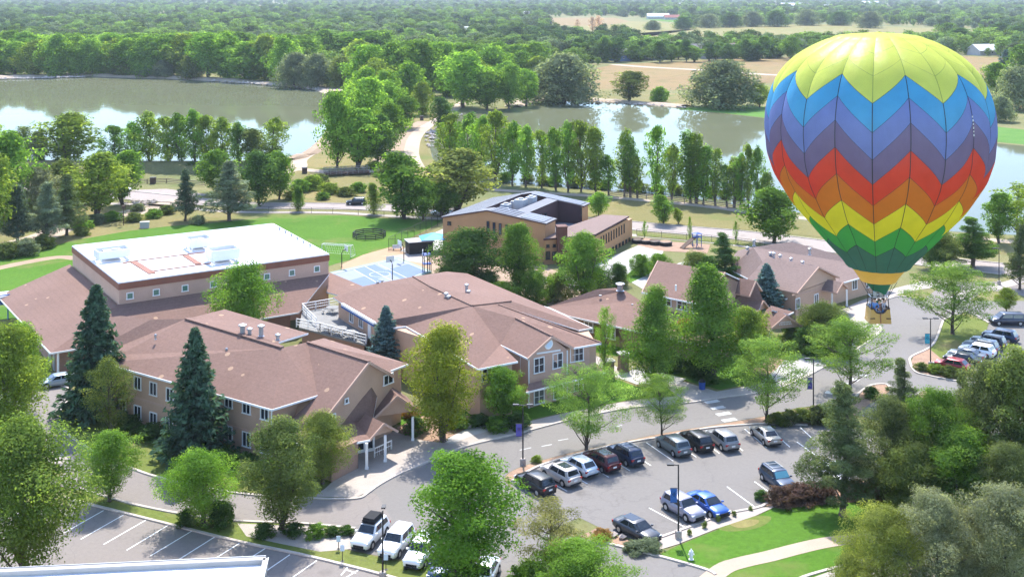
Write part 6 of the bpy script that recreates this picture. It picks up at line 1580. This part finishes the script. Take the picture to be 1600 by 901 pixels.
    m = MB(); v = [(R*math.cos(math.pi*k/5+.2), R*math.sin(math.pi*k/5+.2)) for k in range(10)]
    for k in range(10):
        (x0,y0),(x1,y1) = v[k], v[(k+1)%10]
        for z0 in (.25,.6,.95): m.bar((x0,y0,z0),(x1,y1,z0),.05,.24)
        m.bar((x0,y0,0),(x0,y0,1.1),.12)
    m.build('panel', M['black_metal'], o, False); m = MB(); m.poly([Vector((x*.97,y*.97,.02)) for x,y in v]); m.build('sand_floor', M['sand'], o, False)
    # fences
    fence('chain_link_fence',[(-20,330),(200,322),(300,326),(420,332),(520,334),(600,339),(692,347)],1.3,5.5,'thin chain link fence between the street and the lawn','mesh')
    fence('playground_fence',[(692,349),(607,391)],2.4,3.0,'dark chain link fence running from the street down to the playground','mesh')
    fence('playground_gate_fence',[(607,391),(645,393)],2.2,3.0,'short dark chain link fence with gate at the playground corner','mesh')
    fence('street_fence',[(995,368),(1112,378),(1195,387),(1270,396)],1.3,5.0,'thin dark fence along the street right of the modern building','mesh')
    fence('wooden_fence',[(950,305),(1010,311),(1100,322),(1175,330)],1.2,5.0,'brown wooden rail fence below the slender poplars','rail')
    fence('rail_fence',[(200,288),(260,286),(320,291)],1.1,5.0,'low wooden rail fence near the left lake','rail')
    # bridge
    a, b = P(507,275), P(576,272); o = thing('footbridge','wooden footbridge with railings crossing the ditch','bridge',a); d = unit2(b-a); n = Vector((-d.y,d.x,0))
    m = MB(); m.poly([a-n*1.5+Vector((0,0,.9)),b-n*1.5+Vector((0,0,.9)),b+n*1.5+Vector((0,0,.9)),a+n*1.5+Vector((0,0,.9))],0,.35); m.build('deck', M['brown_wood'], o)
    for s in (-1,1):
        m = MB()
        for k in range(9):
            q = a.lerp(b,k/8)+n*s*1.5; m.bar(q+Vector((0,0,.5)),q+Vector((0,0,2.1)),.12)
        for z in (1.45,2.1): m.bar(a+n*s*1.5+Vector((0,0,z)),b+n*s*1.5+Vector((0,0,z)),.08,.12)
        m.build('railing', M['pale_bark'], o)
    m = MB()
    for q in (a,b,a.lerp(b,.5)): m.box((q.x,q.y,.25),(.6,3.0,.55),math.atan2(d.y,d.x))
    m.build('support', M['brown_wood'], o)
    for u, v, l in ((476,271,'dark brown waste box at the end of the bridge path'),(659,188,'dark brown waste box beside the gravel path between the lakes'),(722,166,'dark box under the largest round tree by the path'),(239,287,'dark brown waste box by the low rail fence')):
        p = P(u, v); o = thing('waste_box', l, 'bin', p, .1, 'brown waste boxes'); m = MB(); m.box((0,0,.75),(1.3,1.2,1.5)); m.build('body', M['brown_wood'], o, False); m = MB(); m.box((0,0,1.57),(1.45,1.35,.14)); m.build('lid', M['black_metal'], o, False)
    # blue shade sail and play shelter
    p = P(678,392); o = thing('shade_canopy','bright blue shade canopy by the playground','canopy',p,.2)
    m = MB(); m.add([(-2.6,-2.2,2.5),(2.6,-2.2,2.5),(2.6,2.2,2.5),(-2.6,2.2,2.5),(0,0,3.5)],[(0,1,4),(1,2,4),(2,3,4),(3,0,4)]); m.build('cover', M['awning_blue'], o, False)
    for x,y in ((-2.4,-2),(2.4,-2),(2.4,2),(-2.4,2)): m = MB(); m.bar((x,y,0),(x,y,2.5),.1); m.build('leg', M['black_metal'], o, False)
    p = P(655,394); o = thing('play_shelter','dark shed with flat grey roof beside the blue canopy','shed',p,.35)
    m = MB(); m.box((0,0,1.1),(4.6,3.0,2.2)); m.build('wall', M['black_metal'], o, False); m = MB(); m.box((0,0,2.28),(5.0,3.4,.16)); m.build('roof', M['grey_metal'], o, False)
    p = P(667,424); o = thing('play_tower','dark blue climbing tower at the edge of the court','play tower',p,.3)
    m = MB()
    for x in (-.6,.6):
        for y in (-.6,.6): m.bar((x,y,0),(x,y,3.0),.12)
    m.build('post', M['black_metal'], o, False); m = MB(); m.box((0,0,1.4),(1.4,1.4,.12)); m.box((0,0,3.05),(1.6,1.6,.2),0,0,.6); m.build('platform', M['bin_blue'], o, False)
    p = P(621,391); o = thing('garden_bench','white bench beside the playground gate','bench',p,.3); m = MB(); m.box((0,0,.45),(1.8,.45,.08)); m.build('seat', M['white_trim'], o, False); m = MB(); m.box((0,.25,.8),(1.8,.06,.5)); m.build('backrest', M['white_trim'], o, False)
    for x in (-.75,.75): m = MB(); m.box((x,0,.21),(.08,.4,.42)); m.build('leg', M['black_metal'], o, False)
    # planters on the patio bed and play structure
    for i,(u,v) in enumerate(((997,379),(1010,380),(1024,381.5),(1040,383))):
        p = P(u,v); o = thing('stock_tank_planter', ordinal(i)+' round dark planter from the left in the bed beyond the patio','planter',p,0,'round planters by the patio')
        m = MB(); m.lathe([(1.25,0),(1.3,.7),(1.2,.75)], (0,0,0), 18); m.build('tub', M['black_metal'], o, False); m = MB(); m.lathe([(1.15,.72),(1.1,.78)], (0,0,0), 16); m.build('soil', M['mulch'] if i % 2 else M['brown_wood'], o, False)
    p = P(1085,386); o = thing('play_slide','dark climbing frame with slide in the bed by the street','play frame',p,.5)
    m = MB(); m.bar((-3,0,.1),(0,0,1.9),1.2,.1); m.build('slide', M['brown_wood'], o, False); m = MB()
    for x in (0,1.2):
        for y in (-.6,.6): m.bar((x,y,0),(x,y,2.6),.1)
    m.box((.6,0,1.9),(1.4,1.4,.1)); m.box((.6,0,2.65),(1.6,1.6,.25),0,0,.3); m.build('tower', M['bin_blue'], o, False)
    # rocks: riprap of the shores is too many to count
    rr = random.Random(9); m = MB()
    def rock(p, s):
        ico = [(0,0,1),(.9,0,.3),(.28,.85,.35),(-.72,.5,.3),(-.72,-.5,.35),(.28,-.85,.3),(.5,.4,-.5),(-.5,.4,-.5),(0,-.6,-.5)]
        vs = [(p.x+a*s*rr.uniform(.7,1.2), p.y+b*s*rr.uniform(.7,1.2), p.z+max(-.2,c)*s*rr.uniform(.5,.9)) for a,b,c in ico]
        m.add(vs, [(0,1,2),(0,2,3),(0,3,4),(0,4,5),(0,5,1),(1,6,2),(2,7,3),(4,8,5),(3,7,4),(5,8,1),(2,6,7),(1,8,6),(4,7,8)])
    for px, nrock, smax in (([(-20,124.5),(60,123),(130,121)],120,1.6),([(330,127),(430,134),(500,141)],120,1.7),([(672,210),(690,196),(706,186),(720,180)],60,.9),([(676,232),(672,215),(680,205)],40,.9),([(860,159),(925,160),(1000,164),(1070,169)],80,1.1),([(195,318),(240,316)],14,1.0)):
        pts = strip_pts(px,4)
        for k in range(nrock):
            i = rr.randrange(len(pts)-1); q = pts[i].lerp(pts[i+1], rr.random()); rock(q+Vector((rr.uniform(-1.5,1.5),rr.uniform(-3,1),.3)), rr.uniform(.4,smax))
    fixn(m.build('shore_rocks', M['stone'])); o = bpy.data.objects['shore_rocks']; tag(o,'broken pale rocks strewn along the lake shores',None,None,'stuff')
    for i,(u,v,s) in enumerate(((958,838,.5),(972,842,.45),(752,656,.55),(770,654,.6),(733,668,.5))):
        m = MB(); rock(Vector((0,0,.15)), s); p = P(u,v); ob = fixn(m.build('boulder', M['stone'])); ob.location = p; tag(ob, ['left boulder of the two behind the dark grey saloon','right boulder of the two behind the dark grey saloon','boulder nearest the yellow tree by the stone steps','largest boulder at the stone steps','boulder at the left end of the stone steps'][i],'rock','boulders')
    p = P(226,356); o = thing('utility_box','pale utility cabinet at the far lawn edge','cabinet',p,.2); m = MB(); m.box((0,0,.6),(1.8,1.0,1.2)); m.build('body', M['white_concrete'], o, False); m = MB(); m.box((0,0,1.24),(1.9,1.1,.1)); m.build('lid', M['grey_metal'], o, False)
    p = P(193,352); o = thing('bird_house_post','dark post with a small box at the lawn edge','post',p); m = MB(); m.bar((0,0,0),(0,0,3.6),.12); m.build('post', M['brown_wood'], o, False); m = MB(); m.box((0,0,3.8),(.7,.5,.7)); m.build('box', M['brown_wood'], o, False)
furniture()
# ---------------------------------------------------------------- far houses and sheds
def house(u, v, wm, dm, h, rz, roof, label, group, wall='house_wall', name='house'):
    p = P(u, v); o = thing(name, label, 'house' if name == 'house' else 'building', p, rz, group)
    m = MB(); m.box((0,0,h/2),(wm,dm,h)); m.add([(-wm/2,-dm/2,h),(-wm/2,dm/2,h),(-wm/2,0,h+dm*.30),(wm/2,-dm/2,h),(wm/2,dm/2,h),(wm/2,0,h+dm*.30)],[(0,1,2),(5,4,3)]); m.build('wall', M[wall], o, False)
    m = MB(); e = .6
    for s in (1,-1): m.poly([(-wm/2-e,0,h+dm*.30+.12),(wm/2+e,0,h+dm*.30+.12),(wm/2+e,s*(dm/2+e),h-.25),(-wm/2-e,s*(dm/2+e),h-.25)],0,.25)
    r = m.build('roof', M[roof], o, False)
    m = MB(); m.box((wm*.25,dm*.12,h+dm*.30+.3),(.9,.9,1.6)); m.build('chimney', M['wall_low'], r, False)
    for x in (-wm*.3, 0, wm*.3):
        w = MB(); w.box((x,-dm/2-.03,h*.55),(1.3,.1,1.4)); f = w.build('window', M['white_trim'], o, False); q = MB(); q.box((x,-dm/2-.09,h*.55),(1.05,.05,1.15)); q.build('pane', M['glass'], f, False)
def far_buildings():
    g = 'far houses beyond the right lake'
    for i,(u,v,w,d,h,a,r,l) in enumerate(((820,84,17,11,4.5,.3,'house_roof_brown','brown roofed house at the left end of the far housing row'),(908,88,15,11,4,.2,'house_roof','pale grey roofed house left of the dark blue one'),(976,95,17,13,4.5,.5,'house_roof','dark blue house with grey roof at the corner of the brown field'),(1018,82,14,10,4.5,-.3,'house_roof_brown','house half hidden behind trees right of the dark blue house'),
        (1092,88,17,11,6,.5,'house_roof','tall pale house with two storeys among the garden trees'),(1110,92,13,9,4,.4,'house_roof','small house right of the tall pale house'),(1172,78,16,11,5,.2,'house_roof','grey house behind the right hand garden trees'),(1257,76,12,10,5,.1,'house_roof','grey house beside the top left of the balloon'),(850,92,14,10,4,-.2,'house_roof','grey roof among trees above the big willow'),(952,78,14,10,4,.1,'house_roof_brown','brownish roof behind the dark blue house'),(1062,86,14,10,4.5,.3,'house_roof','grey gable among the dark trees left of the tall pale house'),(1140,84,14,10,5,-.3,'house_roof_brown','brown roofed house between the small house and the rightmost grey houses'),(1222,82,14,10,5,.3,'house_roof','dark roofed house nearest the balloon top left'),(886,76,14,10,4,-.1,'house_roof_brown','brown roof behind the pale grey roofed house'))):
        house(u,v,w,d,h,a,r,l,g,'house_wall' if i != 2 else 'court_blue')
    g = 'far farm buildings'
    for u,v,w,d,h,a,r,l in ((1028,30,38,16,5,.05,'white_roof','long white shed beside the far green strip'),(1050,31,26,14,4,.05,'red_roof','low pinkish shed right of the white shed'),(1240,12,75,25,6,.0,'white_roof','very long white shed near the horizon'),(1290,14,40,20,5,.0,'white_roof','shorter white shed near the horizon'),(1272,29,28,16,6,.1,'red_roof','red roofed barn behind the tan field'),(1360,8,60,25,6,.0,'white_roof','white shed near the horizon above the balloon'),(1540,86,24,14,4,.35,'white_roof','white roofed building right of the balloon'),(30,33,22,13,5,.2,'white_roof','white house among trees at the upper left'),(740,52,22,12,4,0,'white_roof','pale roof among trees at the upper middle'),(640,20,60,25,5,0,'house_roof','grey shed near the horizon, upper middle'),(810,26,40,16,5,0,'white_roof','pale roof left of the far brown patch'),(1070,12,60,22,6,.0,'white_roof','white shed at the horizon left of the longest one')):
        house(u,v,w,d,h,a,r,l,g,'house_wall',name='farm_shed')
far_buildings()
# ---------------------------------------------------------------- people (one continuous skinned body each)
def skin_body(name, joints, edges, mat, parent, sub=1):
    me = bpy.data.meshes.new(name); me.from_pydata([j[0] for j in joints], edges, [])
    o = bpy.data.objects.new(name, me); COL.objects.link(o)
    sk = o.modifiers.new('skin', 'SKIN'); ly = me.skin_vertices[0] if me.skin_vertices else None
    if ly is None:
        bm = bmesh.new(); bm.from_mesh(me); bm.verts.layers.skin.verify(); bm.to_mesh(me); bm.free(); ly = me.skin_vertices[0]
    for i, j in enumerate(joints): ly.data[i].radius = (j[1], j[2] if len(j) > 2 else j[1])
    ly.data[0].use_root = True
    o.modifiers.new('sub', 'SUBSURF').levels = sub; o.modifiers['sub'].render_levels = sub
    dg = bpy.context.evaluated_depsgraph_get(); new = bpy.data.meshes.new_from_object(o.evaluated_get(dg)); o.modifiers.clear(); o.data = new
    new.materials.clear()
    for mm in mat: new.materials.append(M[mm])
    for p in new.polygons:
        p.use_smooth = True
        z = p.center.z; ax = abs(p.center.x)
        if len(mat) > 2: p.material_index = 0 if z > 1.46 or p.center.y < -.30 or (ax > .34 and z < 1.1) else (1 if z > .93 else 2)
    o.parent = parent; return o
def person(loc, rz, label, shirt, trousers, arm, hs=1.0):
    o = thing('person', label, 'person', loc, rz, 'people in the balloon basket'); o.scale = (hs,hs,hs)
    up = 1.95 if arm == 'up' else None
    RH = (.26,-.06,1.95) if up else (.22,-.34,1.12); RE = (.36,-.02,1.68) if up else (.34,-.08,1.16)
    LH = (-.20,-.36,1.10); LE = (-.34,-.08,1.16)
    J = [((0,0,.95),.15,.11),((0,0,1.15),.14,.10),((0,0,1.36),.17,.10),((0,0,1.50),.06),((0,-.01,1.58),.075,.085),((0,-.015,1.68),.085,.10),((0,0,1.78),.04,.05),
         ((.19,0,1.42),.065),(RE,.047),(RH,.036),((-.19,0,1.42),.065),(LE,.047),(LH,.036),
         ((.10,0,.88),.095),((.11,-.01,.48),.062),((.11,.02,.09),.045),((.11,-.14,.04),.04,.03),((-.10,0,.88),.095),((-.11,-.01,.48),.062),((-.11,.02,.09),.045),((-.11,-.14,.04),.04,.03),((0,-.115,1.64),.018)]
    E = [(0,1),(1,2),(2,3),(3,4),(4,5),(5,6),(2,7),(7,8),(8,9),(2,10),(10,11),(11,12),(0,13),(13,14),(14,15),(15,16),(0,17),(17,18),(18,19),(19,20),(4,21)]
    skin_body('body', J, E, ['skin', shirt, trousers], o)
    m = MB(); m.lathe([(.095,1.66),(.108,1.72),(.098,1.78),(.06,1.815),(.01,1.825)], (0,.012,0), 14); m.build('hair', M['hair'], o, False, smooth=True)
    m = MB()
    for h, s in ((RH,1),(LH,-1)):
        b = Vector(h)
        for k in range(4):
            q = b + Vector(((k-1.5)*.020,-.02,.0)); dz = .07 if up and s == 1 else -.015; m.tube([q, q+Vector((0,-.045,dz)), q+Vector((0,-.06,dz-.03))], [.010,.009,.007], 5)
        m.tube([b, b+Vector((-s*.035,-.02,.02)), b+Vector((-s*.05,-.05,.015))], [.011,.010,.007], 5)
    m.build('fingers', M['skin'], o, False)
    return o
# ---------------------------------------------------------------- hot air balloon
BC = Vector((26.05, 82.0, 0)); BD = 82.0
def bz(v, d=BD): return CAM_H - d*(v-VH)/FPX
def balloon():
    prof = [(51,6),(52,30),(55,60),(60,78),(66.6,94),(80,120),(93,138),(106.5,151),(120,161),(146,173),(173,179.5),(200,181),(225,178),(240,175),(275,159),(300,141),(325,124),(350,101.5),(375,81),(400,58.5),(415.5,45)]
    prof = [(bz(v), r*BD/FPX*.943*(1+.074*min(1, max(0, (v-222)/95)))) for v, r in prof]; prof.sort()
    zs = np.array([a for a, b in prof]); rs = np.array([b for a, b in prof])
    # smooth the profile a little
    zz = np.linspace(zs[0], zs[-1], 160); rr = np.interp(zz, zs, rs); kern = np.ones(7)/7; r2 = np.convolve(np.pad(rr, 3, 'edge'), kern, 'valid'); r2[-4:] = rr[-4:]
    rad = lambda z: float(np.interp(z, zz, r2))
    o = thing('hot_air_balloon', 'rainbow zigzag hot air balloon with lime crown hovering at the right', 'hot air balloon', (BC.x, BC.y, bz(502)))
    def zfront(v):                   # height on the near side seen at photo row v
        z = bz(v)
        for _ in range(12): z = CAM_H - (BD - rad(z)*.96)*(v-VH)/FPX
        return z
    # colour borders: height at the low seams and at the high seams
    bounds = [(84,71),(119,92),(162,117),(208,152),(251,191),(289.5,234),(322.5,276),(351,317.5),(378,354.5),(401.5,386)]
    bz_ = [(zs[-1]-.001, zs[-1]-.001)] + [(zfront(a), zfront(b)) for a, b in bounds] + [(zs[0], zs[0])]
    mats = ['bal_lime','bal_blue','bal_peri','bal_purple','bal_red','bal_orange','bal_yellow','bal_green','bal_teal','bal_seam','bal_lime_seam']
    cols = [(.62,.67,.11),(.06,.33,.62),(.15,.20,.50),(.165,.125,.255),(.66,.055,.035),(.62,.17,.025),(.74,.66,.035),(.055,.35,.085),(.05,.16,.14),(.03,.035,.05),(.34,.40,.08)]
    for nm, c in zip(mats, cols):
        m, t, b = nodes(nm); t.nodes.remove(b); out = t.nodes['Material Output']
        v = coords(t); f = noise(t, v, .8, 3); cc = ramp(t, f, [(.3, tuple(x*.93 for x in c)), (.7, tuple(min(1, x*1.06) for x in c))])
        bpn = N(t, 'Bump'); bpn.inputs['Strength'].default_value = .35; bpn.inputs['Distance'].default_value = .12; t.links.new(noise(t, coords(t, (1.2,1.2,.35)), 1.3, 4, .6), bpn.inputs['Height'])
        df = N(t, 'BsdfDiffuse'); tr = N(t, 'BsdfTranslucent'); gl = N(t, 'BsdfGlossy'); t.links.new(bpn.outputs[0], df.inputs['Normal']); t.links.new(bpn.outputs[0], tr.inputs['Normal']); t.links.new(bpn.outputs[0], gl.inputs['Normal']); gl.inputs['Roughness'].default_value = .45; gl.inputs['Color'].default_value = (.8,.8,.8,1)
        mx = N(t, 'MixShader'); mx.inputs[0].default_value = .42; m2 = N(t, 'MixShader'); m2.inputs[0].default_value = .035
        t.links.new(cc, df.inputs[0]); t.links.new(cc, tr.inputs[0]); t.links.new(df.outputs[0], mx.inputs[1]); t.links.new(tr.outputs[0], mx.inputs[2]); t.links.new(mx.outputs[0], m2.inputs[1]); t.links.new(gl.outputs[0], m2.inputs[2]); t.links.new(m2.outputs[0], out.inputs[0])
    G = 20; a0 = math.radians(-90-17.8-2.5) ; da = 2*math.pi/G
    ss = [0,.013,.15,.3,.45,.5,.55,.7,.85,.987,1]; m = MB()
    ext = .0
    for g in range(G):
        lowA = (g % 2 == 0)         # the low points of the zigzag lie on even seams
        def pt(s, zA, zB):
            z = zA*(1-s) + zB*s if lowA else zB*(1-s) + zA*s
            a = a0 + da*(g+s); r = rad(z)*(1 + .030*(math.sin(math.pi*s)**.8) - .012)
            return (r*math.cos(a), r*math.sin(a), z - bz(502))
        for bi in range(11):
            (a1,b1),(a2,b2) = bz_[bi], bz_[bi+1]
            nr = 14 if bi == 0 else 5
            rows = [k/nr for k in range(nr+1)]
            if bi > 0 : rows = [0, .02] + [k/nr for k in range(1, nr+1)]
            if bi == 0: rows = [k/nr for k in range(nr+1)]
            vs = []
            for q in rows:
                qq = q*q*.35+q*.65 if bi == 0 else q
                for s in ss: vs.append(pt(s, a1+(a2-a1)*qq, b1+(b2-b1)*qq))
            k = len(ss)
            for i in range(len(rows)-1):
                for j in range(k-1):
                    mi = (10 if bi < 3 and not (bi and i == 0 and False) else 9) if (j in (0, k-2)) or (bi > 0 and i == 0) else max(0, bi-2)
                    if bi == 3 and i == 0: mi = 9
                    m.add([vs[i*k+j], vs[i*k+j+1], vs[(i+1)*k+j+1], vs[(i+1)*k+j]], [(0,1,2,3)], mi)
    me = m.mesh('envelope', [M[x] for x in mats]); b = bmesh.new(); b.from_mesh(me); bmesh.ops.remove_doubles(b, verts=b.verts, dist=.002); bmesh.ops.recalc_face_normals(b, faces=b.faces); b.to_mesh(me); b.free()
    for p in me.polygons: p.use_smooth = True
    mk('envelope', me, o, False)
    m2_ = MB(); rt = rad(zs[-1])*1.02; m2_.lathe([(rt,0),(rt*.5,.05),(.02,.07)], (0,0,zs[-1]-.02-bz(502)), 20); m2_.build('parachute_vent', M['bal_lime'], o, False, smooth=True)
    # small pale lettering marks high on the right side
    m = MB(); zc = zfront(200)
    for k in range(6):
        a = a0 + da*2.93; z = zc+.62-.24*k; r = rad(z)*1.006; m.box((r*math.cos(a), r*math.sin(a), z-bz(502)), (.05,.05,.14 if k % 2 else .1), a)
    m.build('lettering', M['paint_white'], o, False)
    # skirt, scoop, cables, burner, basket
    plain('bal_amber', (.66,.36,.07), .7, .05, 1.0)
    B0 = bz(502)
    m = MB(); rT, rB = 43*BD/FPX, 27*BD/FPX; n = 40; vs = []
    for i in range(9):
        f = i/8; z = bz(415.5)*(1-f)+bz(438)*f - B0; r = rT*(1-f)**1.15 + rB*(1-(1-f)**1.15)
        for k in range(n): 
            rr_ = r*(1+.012*math.sin(10*2*math.pi*k/n)); vs.append((rr_*math.cos(2*math.pi*k/n), rr_*math.sin(2*math.pi*k/n), z))
    m.add(vs, [(i*n+k, i*n+(k+1)%n, (i+1)*n+(k+1)%n, (i+1)*n+k) for i in range(8) for k in range(n)]); m.build('skirt', M['bal_amber'], o, False, smooth=True)
    m = MB(); vs = []
    for i in range(6):
        f = i/5; z = bz(437)*(1-f)+bz(456)*f - B0; r = (22*(1-f)+9*f)*BD/FPX
        for k in range(24): vs.append((r*math.cos(2*math.pi*k/24)+.15*f, r*math.sin(2*math.pi*k/24), z + .12*math.sin(4*math.pi*k/24)*f))
    m.add(vs, [(i*24+k, i*24+(k+1)%24, (i+1)*24+(k+1)%24, (i+1)*24+k) for i in range(5) for k in range(24)]); plain('scoop_green', (.02,.12,.075), .8, .1, 1); m.build('scoop', M['scoop_green'], o, False, smooth=True)
    m = MB(); hx, hy = .62, .5; ztop = bz(479)-B0; zb = bz(462)-B0
    for i in (-1,1):
        for j in (-1,1):
            for k in (-.6,.6): m.tube([(i*hx*.9, j*hy*.9, zb), (i*(rB*.72)+k*.4*j, j*(rB*.72)-k*.4*i, bz(438)-B0)], .018, 5, caps=False)
    m.build('cable', M['black_metal'], o, False)
    m = MB()
    for i in (-1,1):
        for j in (-1,1): m.tube([(i*hx, j*hy, ztop), (i*hx*.9, j*hy*.9, zb)], .035, 6)
    m.build('upright', M['leather'], o, False)
    m = MB()
    for a, b in (((-1,-1),(1,-1)),((1,-1),(1,1)),((1,1),(-1,1)),((-1,1),(-1,-1))): m.bar((a[0]*hx*.9,a[1]*hy*.9,zb),(b[0]*hx*.9,b[1]*hy*.9,zb),.05)
    br = m.build('burner_frame', M['grey_metal'], o, False)
    m = MB()
    for x in (-.2,.2): m.lathe([(.13,0),(.15,.1),(.15,.28),(.1,.36)], (x,0,zb), 12)
    m.build('burner', M['grey_metal'], br, False)
    # wicker basket: four walls with a scooped near side, leather rim
    mt, t, b = nodes('wicker'); v = coords(t); wv = N(t, 'TexWave', wave_type='BANDS', bands_direction='Z'); wv.inputs['Scale'].default_value = 5; wv.inputs['Distortion'].default_value = 1.5; t.links.new(v, wv.inputs['Vector'])
    t.links.new(ramp(t, wv.outputs['Fac'], [(.2,(.30,.17,.045)),(.8,(.50,.31,.09))]), b.inputs['Base Color']); b.inputs['Roughness'].default_value = .8; bump(t, b, wv.outputs['Fac'], .4, .02)
    def wall_top(x, y, side):
        return (.98 - .30*max(0, 1-(x/.5)**4)) if side == 'front' else 1.02
    m = MB(); rim = MB()
    for side in ('front','back','left','right'):
        N_ = 14; vs = []; top = []
        for i in range(N_+1):
            f = i/N_*2-1
            for z in (0, .5, 1.0):
                kk = .76-.09*z; ky = .62-.07*z; ht = wall_top(f*.76, 0, side)
                x, y = {'front': (f*kk,-ky), 'back': (f*kk,ky), 'left': (-kk,f*ky), 'right': (kk,f*ky)}[side]
                vs.append((x,y,.04+z*ht))
            top.append(Vector(vs[-1]))
        inn = [(x*.93,y*.93,z) for x,y,z in vs]; q = len(vs)
        fs = [(i*3+k,(i+1)*3+k,(i+1)*3+k+1,i*3+k+1) for i in range(N_) for k in range(2)]
        m.add(vs+inn, fs+[tuple(reversed([a+q for a in f_])) for f_ in fs]+[(i*3+2,(i+1)*3+2,(i+1)*3+2+q,i*3+2+q) for i in range(N_)])
        rim.tube([p*1.0-Vector((p.x*.035,p.y*.035,-.01)) for p in top], .055, 8)
    m.box((0,0,.03),(1.5,1.22,.06)); bk = m.build('basket', M['wicker'], o, False); fixn(bk)
    rim.build('rim', M['leather'], bk, False)
    m = MB(); m.bar((0,-.635,.06),(0,-.575,.68),.05); 
    m.build('seam_strap', M['rust'], bk, False)
    m = MB()
    for x in (-.57,.57): m.bar((x-.16,-.62,.38),(x+.16,-.62,.38),.06)
    m.build('handle', M['leather'], bk, False)
    def at(x, y): return Vector((BC.x+x, BC.y+y, B0+.065))
    person(at(-.30,-.22), -.6, 'person in a blue top standing at the left side of the basket', 'cloth_blue', 'cloth_grey', 'down', .93)
    person(at(.02,-.25), .1, 'person in a brown top in the middle at the front of the basket', 'cloth_brown', 'cloth_grey', 'down', .88)
    person(at(.36,-.15), .7, 'person with a bare arm raised at the right side of the basket', 'cloth_grey', 'cloth_blue', 'up', .9)
    person(at(.10,.25), .2, 'person in a green top standing at the back of the basket', 'cloth_green', 'cloth_grey', 'up', .93)
    person(at(-.32,.28), -.2, 'person in a pale top at the back left of the basket', 'cloth_white', 'cloth_grey', 'down', .9)
balloon()
# ---------------------------------------------------------------- haze
def haze():
    m = bpy.data.materials.new('haze'); m.use_nodes = True; t = m.node_tree; t.nodes.clear()
    out = t.nodes.new('ShaderNodeOutputMaterial'); pv = t.nodes.new('ShaderNodeVolumePrincipled')
    pv.inputs['Color'].default_value = (.80,.90,1.0,1); pv.inputs['Density'].default_value = HAZE; pv.inputs['Anisotropy'].default_value = .2
    t.links.new(pv.outputs[0], out.inputs['Volume'])
    b = MB(); b.box((0,3550,25.5),(14600,8000,53)); o = b.build('haze', m); tag(o, 'pale air between the camera and the horizon', None, None, 'stuff')
HAZE = .62e-4
haze()
